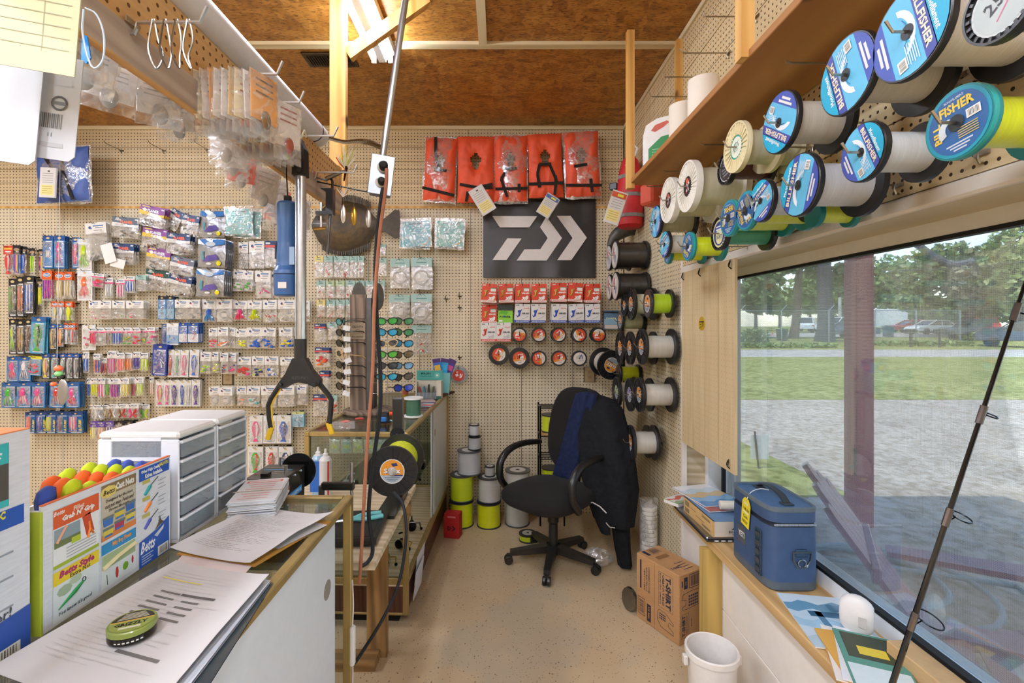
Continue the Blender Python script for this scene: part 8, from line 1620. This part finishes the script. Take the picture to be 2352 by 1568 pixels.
# lure bags hanging edge-on along the rail
def hbag(p, w, h, rz, c1, c2, lab, grp, tilt=0):
    sd = int(abs(p.x*1e5 + p.y*1e4)) + int(w*1e4); t = pouch_mesh(w, .0, -h, .012, sd).build('lure_bag', 'pouch', loc=p, rot=(0, R(tilt), R(rz)), smooth=True); m = MB().box(-w*.45, w*.45, -.0015, .0015, -h*.74, -.002, c1)
    for k in range(3): m.rect(0, -h*(.12 + .1*k), w*.6, h*.03, c2, -.002)
    m.build('card', 'print', t); MB().ball((0, -.006, -h*.72), w*.17, c2, 10, 6, (1.0, .35, 1.5)).build('spoon', 'gloss', t, smooth=True); return tag(t, lab, 'lure bag', grp)
CB = [('#f0e0b8', '#b85c34'), ('#f2eee6', '#8c8880'), ('#f0a850', '#7c5c34'), ('#e8dccc', '#a44c3c'), ('#f4f0e8', '#9ca0a4'), ('#ecc888', '#c8743c')]
CN = ('cream', 'white', 'orange', 'beige', 'ivory', 'yellow')
for k in range(9): hbag(h2 + V((.012 + .016*k, 0, -.002)), .085, .15, 62 + 4*(k % 3), *CB[k % 6], CN[k % 6] + ' carded lure bag in the upright bunch on the second rail hook', 'lure bags bunched on the overhead rail', rng.uniform(-4, 4))
for k in range(7): hbag(h4 + V((.014 + .018*k, .0, -.004)), .085, .16, 60 + 5*(k % 3), *CB[(k + 3) % 6], CN[(k + 3) % 6] + ' carded lure bag in the bunch next to the grabber hook', 'lure bags bunched farther along the rail', rng.uniform(-4, 4))
# bags on the other side, hanging low behind the rail
for k in range(8):
    hbag(V((RX - .05 - .02*(k % 3), .62 + .07*k, 2.04)), .09, .10, 30 + 9*(k % 4), '#ececec', '#a8acb0', 'white-carded lure bag dangling behind the overhead rail', 'bags behind the overhead rail', rng.uniform(-30, 30))
for k in range(7): hbag(V((RX - .05 - .02*(k % 3), 1.30 + .08*k, 2.05 - .012*k)), .085, .15 if k > 2 else .11, 20 + 8*(k % 4), ('#e4dcd4', '#e8604c')[k % 3 == 2], '#b4b0a8', 'clear lure bag hanging behind the rail near the flashlight', 'bags behind the rail by the flashlight', rng.uniform(-10, 10))
for k in range(9): tag(MB().ball((0, 0, 0), .011, ('#c8d832', '#d8342c', '#7cc83c', '#e8d83c')[k % 4], 8, 6).build('float_bead', 'gloss', loc=h3 + V((.012 + .012*(k % 4), -.02 + .006*(k % 3), -.035 - .018*(k//4) - .006*(k % 2)))), 'small bright bead in the bunch beside the grabber handle', 'bead', 'beads by the grabber')
# ---- reacher grabber
gx = (703 - VX)/F*1.53; g0 = V((gx, 1.50, P(703, 316, 1.5).z)); gr = thing('grabber_tool', 'reacher grabber tool with silver shaft, black head and yellow jaws hanging from the rail', 'grabber', g0); s_ = 1.5/F
def G(px, py, dy=0): return V(((px - 703)*s_, dy, -(py - 316)*s_))
m = MB(); m.prism([G(686, 345, -.02), G(700, 318, -.02), G(712, 345, -.02), G(713, 405, -.02), G(685, 405, -.02)], (0, .04, 0), '#1d1b1a'); m.build('grip', 'rubber', gr); MB().box(-.006, .006, -.024, -.02, G(0, 400).z, G(0, 335).z, '#2e2b2a').build('grip_rib', 'rubber', gr)
m = MB(); m.tube([G(701, 404), G(701, 782)], .0145, '#c9ccd2', 14); m.build('shaft', 'metal', gr, smooth=True); MB().box(-.017, -.013, -.012, .012, G(0, 782).z, G(0, 404).z, '#b4b8be').build('shaft_rib', 'metal', gr)
MB().tube([G(699, 778), G(699, 828)], .0185, '#1b1a1a', 14).build('collar', 'plastic', gr, smooth=True)
m = MB(); m.prism([G(685, 822, -.016), G(713, 822, -.016), G(726, 848, -.016), G(746, 872, -.016), G(745, 884, -.016), G(735, 888, -.016), G(718, 880, -.016), G(699, 877, -.016), G(680, 881, -.016), G(664, 891, -.016), G(655, 890, -.016), G(652, 880, -.016), G(668, 858, -.016)], (0, .032, 0), '#1c1b1b'); m.build('head', 'plastic', gr)
m = MB(Matrix.Translation(G(702, 866, -.0165))); m.text('UNGER', 0, 0, .010, '#3c3a38', 0, w=.055, rot=R(180)); m.build('head_lettering', 'print', gr)
for L_, R_ in (([(652, 884), (632, 915), (626, 930), (628, 960), (632, 982)], [(633, 980), (624, 1008)]), ([(742, 880), (762, 905), (770, 918), (768, 950), (765, 972)], [(763, 970), (772, 996)])):
    j = MB().tube([G(*p) for p in bez([(a, b, 0) for a, b in L_], 1) and L_], .0085, '#1d1c1b', 7).build('jaw', 'rubber', gr, smooth=True); ix = 8 if L_[0][0] < 700 else -6
    MB().tube([G(a + ix*.7, b + 2) for a, b in L_], .0035, '#e0b426', 5).build('jaw_pad', 'rubber', j); MB().tube([G(*p) for p in R_], [.009, .008], '#e0b426', 6).build('tip', 'rubber', j)
for px in (660, 739): MB().ball(G(px, 881, -.017), .006, '#4a4a4c', 8, 5).build('rivet', 'metal', gr)
MB().tube(bez([G(700, 318), V((.0, .01, .02)), V((.0, .02, .03)), V((.0, .03, .012))], 4), .003, '#d8d0b0', 5).build('hang_loop', 'cloth', gr)
# ---- blue flashlight
f0 = P(661, 318, 1.53); fl2 = thing('blue_flashlight', 'large blue plastic flashlight hanging from the rail by a black cord', 'flashlight', f0); k_ = 1.53/F
m = MB(); pr = [(.001, 463), (.0, 463)]; prof = [(20, 465), (23, 470), (22, 560), (23, 575), (24, 600), (25, 612), (29, 622), (30, 630), (29.5, 677), (26, 680)]
MB().lathe([(.0005, -(465 - 318)*k_)] + [(r_*k_, -(y - 318)*k_) for r_, y in prof] + [(.0005, -(680 - 318)*k_)], 24, '#2f5c94').build('body', 'plastic', fl2, smooth=True)
MB().lathe([(30.3*k_, -(630 - 318)*k_), (30.4*k_, -(632 - 318)*k_)], 24, '#16283c').build('seam', 'rubber', fl2); MB().tube([(-.004, 0, 0), (-.004, 0, -.12), (0, 0, -.195)], .002, '#151515', 5).build('cord', 'cloth', fl2); MB().box(-.009, .009, -.009, .009, -.207, -.185, '#181818').build('cord_plug', 'rubber', fl2)
m = MB(); m.box(-.012, .014, -.0425, -.0395, -(664 - 318)*k_, -(650 - 318)*k_, '#dedad4'); m.build('price_sticker', 'paper', fl2); MB().box(.018, .034, -.030, -.02, -(610 - 318)*k_, -(570 - 318)*k_, '#9cb8d4').build('side_sticker', 'paper', fl2); MB().box(-.036, -.03, -.012, .012, -(595 - 318)*k_, -(560 - 318)*k_, '#232a34').build('button', 'rubber', fl2)
# ---- fly-tying vise clamped to the rail end
vs0 = P(752, 440, 1.80); vi = thing('tying_vise', 'black fly-tying vise clamped to the far end of the overhead rail', 'vise', vs0); kv = 1.80/F
def U(px, py, dy=0): return V(((px - 752)*kv, dy, -(py - 440)*kv))
m = MB(); m.prism([U(735, 432), U(764, 432), U(764, 492), U(724, 492), U(724, 484), U(748, 484), U(748, 440)], (0, .03, 0), '#1b1b1c'); m.build('clamp', 'paint', vi); MB().tube([U(734, 462, .015), U(734, 520, .015)], .0045, '#b8b4ac', 8).build('clamp_screw', 'metal', vi); MB().tube([U(718, 524, .015), U(745, 522, .015)], .006, '#b89a58', 8).build('wing_nut', 'metal', vi)
MB().tube([U(755, 492, .015), U(749, 582, .015)], .005, '#5c5c5e', 8).build('stem', 'metal', vi); MB().tube([U(745, 408, .015), U(768, 398, .015), U(792, 388, .015)], [.009, .008, .005], '#8c8478', 8).build('head', 'metal', vi, smooth=True); MB().tube([U(716, 402, .015), U(748, 412, .015)], .004, '#a8a4a0', 6).build('lever', 'metal', vi); MB().tube(bez([U(750, 404, .015), U(760, 412, .015), U(760, 432, .015)], 4), .005, '#3c3a38', 6).build('bracket', 'metal', vi)
# feather fly, hanging spoons and rod
fy = thing('feather_fly', 'yellow and white feather fly held in the tying vise', 'lure', P(793, 388, 1.815)); rn = random.Random(9)
for k in range(46):
    a = rn.gauss(.15, .35); L = rn.uniform(.05, .095); e = V((math.sin(a), rn.uniform(-.25, .25), math.cos(a)))*L; MB().tube([V(), e*.6, e + V((rn.uniform(-.008, .008), 0, 0))], [.0026, .0020, .0006], ('#f0e8c8', '#f4f0e4', '#e8d83c', '#f4eedc')[k % 4 if k < 30 else 0], 3).build('feather', 'cloth', fy)
MB().tube([V((.005, 0, .01)), V((-.005, 0, -.045))], [.006, .003], '#3a1414', 6).build('body', 'cloth', fy); MB().tube([V(), V((-.02, 0, .02)), V((-.035, 0, .045))], .002, '#d8502c', 4).build('hackle', 'cloth', fy)
rdp = P(722, 416, 1.82); tag(MB().tube([V(), P(856, 443, 1.82) - rdp], .0028, '#3c3a36', 6).build('lure_rod', 'metal', loc=rdp), 'thin dark rod carrying small lures beside the tying vise', 'rod')
for k, (px, py, c, cn) in enumerate(((813, 445, '#c8a040', 'gold'), (846, 450, '#d8d4cc', 'silver'), (788, 440, '#f0ece0', 'white feathered'))):
    o = P(px, py, 1.82); t = thing('hanging_lure', '%s lure hanging from the thin rod by the vise' % cn, 'lure', o)
    MB().tube([V((0, 0, 0)), V((0, 0, -.05))], .001, '#8c8880', 4).build('leader', 'metal', t); MB().ball((0, 0, -.085), .036, c, 10, 8, (.3, .12, 1)).build('spoon', 'metal', t, smooth=True)
    if k == 2: [MB().tube([V((0, 0, -.02)), V((rn.uniform(-.03, .03), rn.uniform(-.01, .01), rn.uniform(.0, .03)))], [.002, .0004], '#f4f0e8', 3).build('feather', 'cloth', t) for _ in range(14)]
# ---- conduit, outlet box, cords
q = P(876, 402, 1.48); eb = thing('conduit_outlet', 'metal outlet box on a tilted steel conduit hanging from the ceiling', 'outlet', q, 0, None, (0, R(6.5), R(12))); kk = 1.48/F
MB().box(-.033, .033, 0, .045, -.058, .058, '#8c9298', .003).build('box', 'metal', eb); MB().box(-.036, .036, -.004, -.0005, -.062, .062, '#9a9ea2', .002).build('cover_plate', 'metal', eb)
for s in (-1, 1): MB().lathe([(.016, 0), (.016, .003), (.001, .003)], 16, '#cfcabc', (.0, -.004, s*.024), (0, -1, 0)).build('socket', 'plastic', eb)
MB().lathe([(.013, 0), (.014, .02), (.009, .028), (.001, .03)], 12, '#1c1b1a', (.004, -.007, .024), (0, -1, 0)).build('round_plug', 'rubber', eb, smooth=True); MB().lathe([(.011, 0), (.012, .018), (.007, .03), (.001, .03)], 12, '#232220', (.004, -.007, -.024), (0, -1, 0)).build('plug', 'rubber', eb, smooth=True)
tp = P(880, 352, 1.50); tq = P(931, 0, 1.50); dv = (tq - tp).normalized(); tq = tp + dv*((ZC - .001 - tp.z)/dv.z); MBt = MB().tube([tp - q - dv*.012, tq - q], .0105, '#b8bcc0', 12); cdt = tag(MBt.build('steel_conduit', 'metal', loc=q, smooth=True), 'tilted steel conduit pipe running from the outlet box to the ceiling', 'pipe')
s0, s1 = P(760, 318, 2.1), P(882, 340, 1.52); tag(MB().tube(bez([V((0, 0, 0)), (s1 - s0)*.35 + V((0, 0, -.004)), (s1 - s0)*.7 + V((0, 0, .01)), s1 - s0], 5), [.010]*16, '#151414', 8).build('taped_strap', 'gloss', loc=s0, smooth=True), 'black taped strap tying the conduit to the wooden post', 'strap')
def cord(pts, r_, c, lab): pp = bez([P(*p) for p in pts], 8); o = pp[0]; return tag(MB().tube([p - o for p in pp], r_, c, 8).build('extension_cord', 'rubber', loc=o, smooth=True), lab, 'cord')
cord([(880, 432, 1.425), (876, 455, 1.42), (868, 520, 1.43), (862, 620, 1.44), (866, 740, 1.45), (873, 850, 1.46), (872, 950, 1.47), (855, 1080, 1.5), (847, 1180, 1.52), (856, 1260, 1.54), (845, 1290, 1.53), (826, 1302, 1.52)], .0062, '#1b1d20', 'black power cord hanging from the outlet box to the work table')
cord([(888, 388, 1.43), (886, 430, 1.415), (872, 540, 1.42), (860, 700, 1.43), (856, 850, 1.44), (845, 1000, 1.46), (836, 1150, 1.49), (829, 1290, 1.515), (825, 1340, 1.52)], .0055, '#a2694e', 'orange-brown extension cord hanging from the outlet box')
cord([(905, 1130, 1.80), (926, 1160, 1.74), (933, 1230, 1.70), (918, 1330, 1.66), (885, 1410, 1.62), (830, 1500, 1.56), (800, 1540, 1.53)], .0058, '#1a1c20', 'black cord looping off the work table beside its leg')
# ---- big price cards close to the camera, and a hanging spinner
pc1 = thing('price_card', 'pale yellow ruled price card hanging from the near end of the rail', 'card', P(-10, -40, .52), 0, None, (R(4), R(7), R(8))); kz = .52/F
MB().box(0, 178*kz, -.0008, .0008, -180*kz, .03, '#d0cca4').build('card', 'paper', pc1); m = MB()
for k in range(5): m.rect(88*kz, (-20 - 26*k)*kz, 150*kz, 2.2*kz, '#a8a888', -.0012)
m.rect(105*kz, -60*kz, 2.2*kz, 150*kz, '#a8a888', -.0012); m.build('ruling', 'print', pc1)
for k, (px, py, w, h, lab) in enumerate(((-40, 60, 128, 300, 'plain white hang tag behind the yellow price card'), (88, 120, 92, 238, 'white hang tag with a black barcode below the yellow card'))):
    t = thing('hang_tag', lab, 'tag', P(px, py, .56 + .02*k), 0, None, (R(2), R(6), R(10))); kw_ = (.56 + .02*k)/F; c_ = 12*kw_
    MB().prism([(0, 0, 0), (w*kw_, 0, 0), (w*kw_, 0, -h*kw_ + c_), (w*kw_ - c_, 0, -h*kw_), (c_, 0, -h*kw_), (0, 0, -h*kw_ + c_)], (0, .0012, 0), '#c9ccd1').build('card', 'paper', t)
    if k:
        m = MB(); bars(m, 38*kw_, -150*kw_, 46*kw_, 34*kw_, '#5a5c60', -.0004, 12); m.tube(arc((52*kw_, -.0005, -108*kw_), 15*kw_, 0, 6.28, 14), 2.5*kw_, '#6c6e74', 4); m.rect(52*kw_, -108*kw_, 22*kw_, 8*kw_, '#6c6e74', -.0006); m.text('11', 38*kw_, -182*kw_, 9*kw_, '#6c6e74', -.0005); m.rect(42*kw_, -205*kw_, 48*kw_, 10*kw_, '#b4b6ba', -.0005); m.rect(50*kw_, -60*kw_, 50*kw_, 14*kw_, '#c4c6ca', -.0005); m.build('print', 'print', t)
cz_ = thing('cable_tie', 'bright blue tag on a clear cable tie hooked on the rail', 'tag', P(196, 18, .68)); kc = .68/F
MB().tube(bez([V((0, 0, 0)), V((25*kc, 0, -15*kc)), V((42*kc, 0, -60*kc)), V((40*kc, 0, -120*kc)), V((15*kc, 0, -135*kc)), V((-6*kc, 0, -60*kc)), V((-4*kc, 0, -4*kc))], 5), .0013, '#c8d8e4', 5).build('loop', 'gloss', cz_, smooth=True); MB().prism([(-8*kc, 0, -60*kc), (4*kc, 0, -65*kc), (12*kc, 0, -115*kc), (2*kc, 0, -128*kc), (-10*kc, 0, -120*kc)], (0, .002, 0), '#1f7cc0').build('tag', 'gloss', cz_)
sp0 = P(131, 838, .62); sp2 = thing('spinner_lure', 'spinner lure with orange and green beads and a silver blade hanging close by', 'lure', sp0); kq = .62/F
MB().tube([V((0, 0, .0)), V((-.01, .02, .55))], .0004, '#c8c4bc', 4).build('line', 'plastic', sp2)
for dx, dz, r_, c in ((3, -8, 8.5, '#e8683c'), (4, -20, 8, '#7cc878'), (-8, -44, 6.5, '#e8683c')): MB().ball((dx*kq, 0, dz*kq), r_*kq, c, 12, 8, (1.1, 1, .85)).build('bead', 'gloss', sp2, smooth=True)
MB().ball((14*kq, 0, -28*kq), 5*kq, '#2c2a28', 8, 6).build('clevis', 'metal', sp2); MB().ball((13*kq, 0, -62*kq), 30*kq, '#a8a49c', 14, 10, (.42, .1, 1)).build('blade', 'steel', sp2, smooth=True)
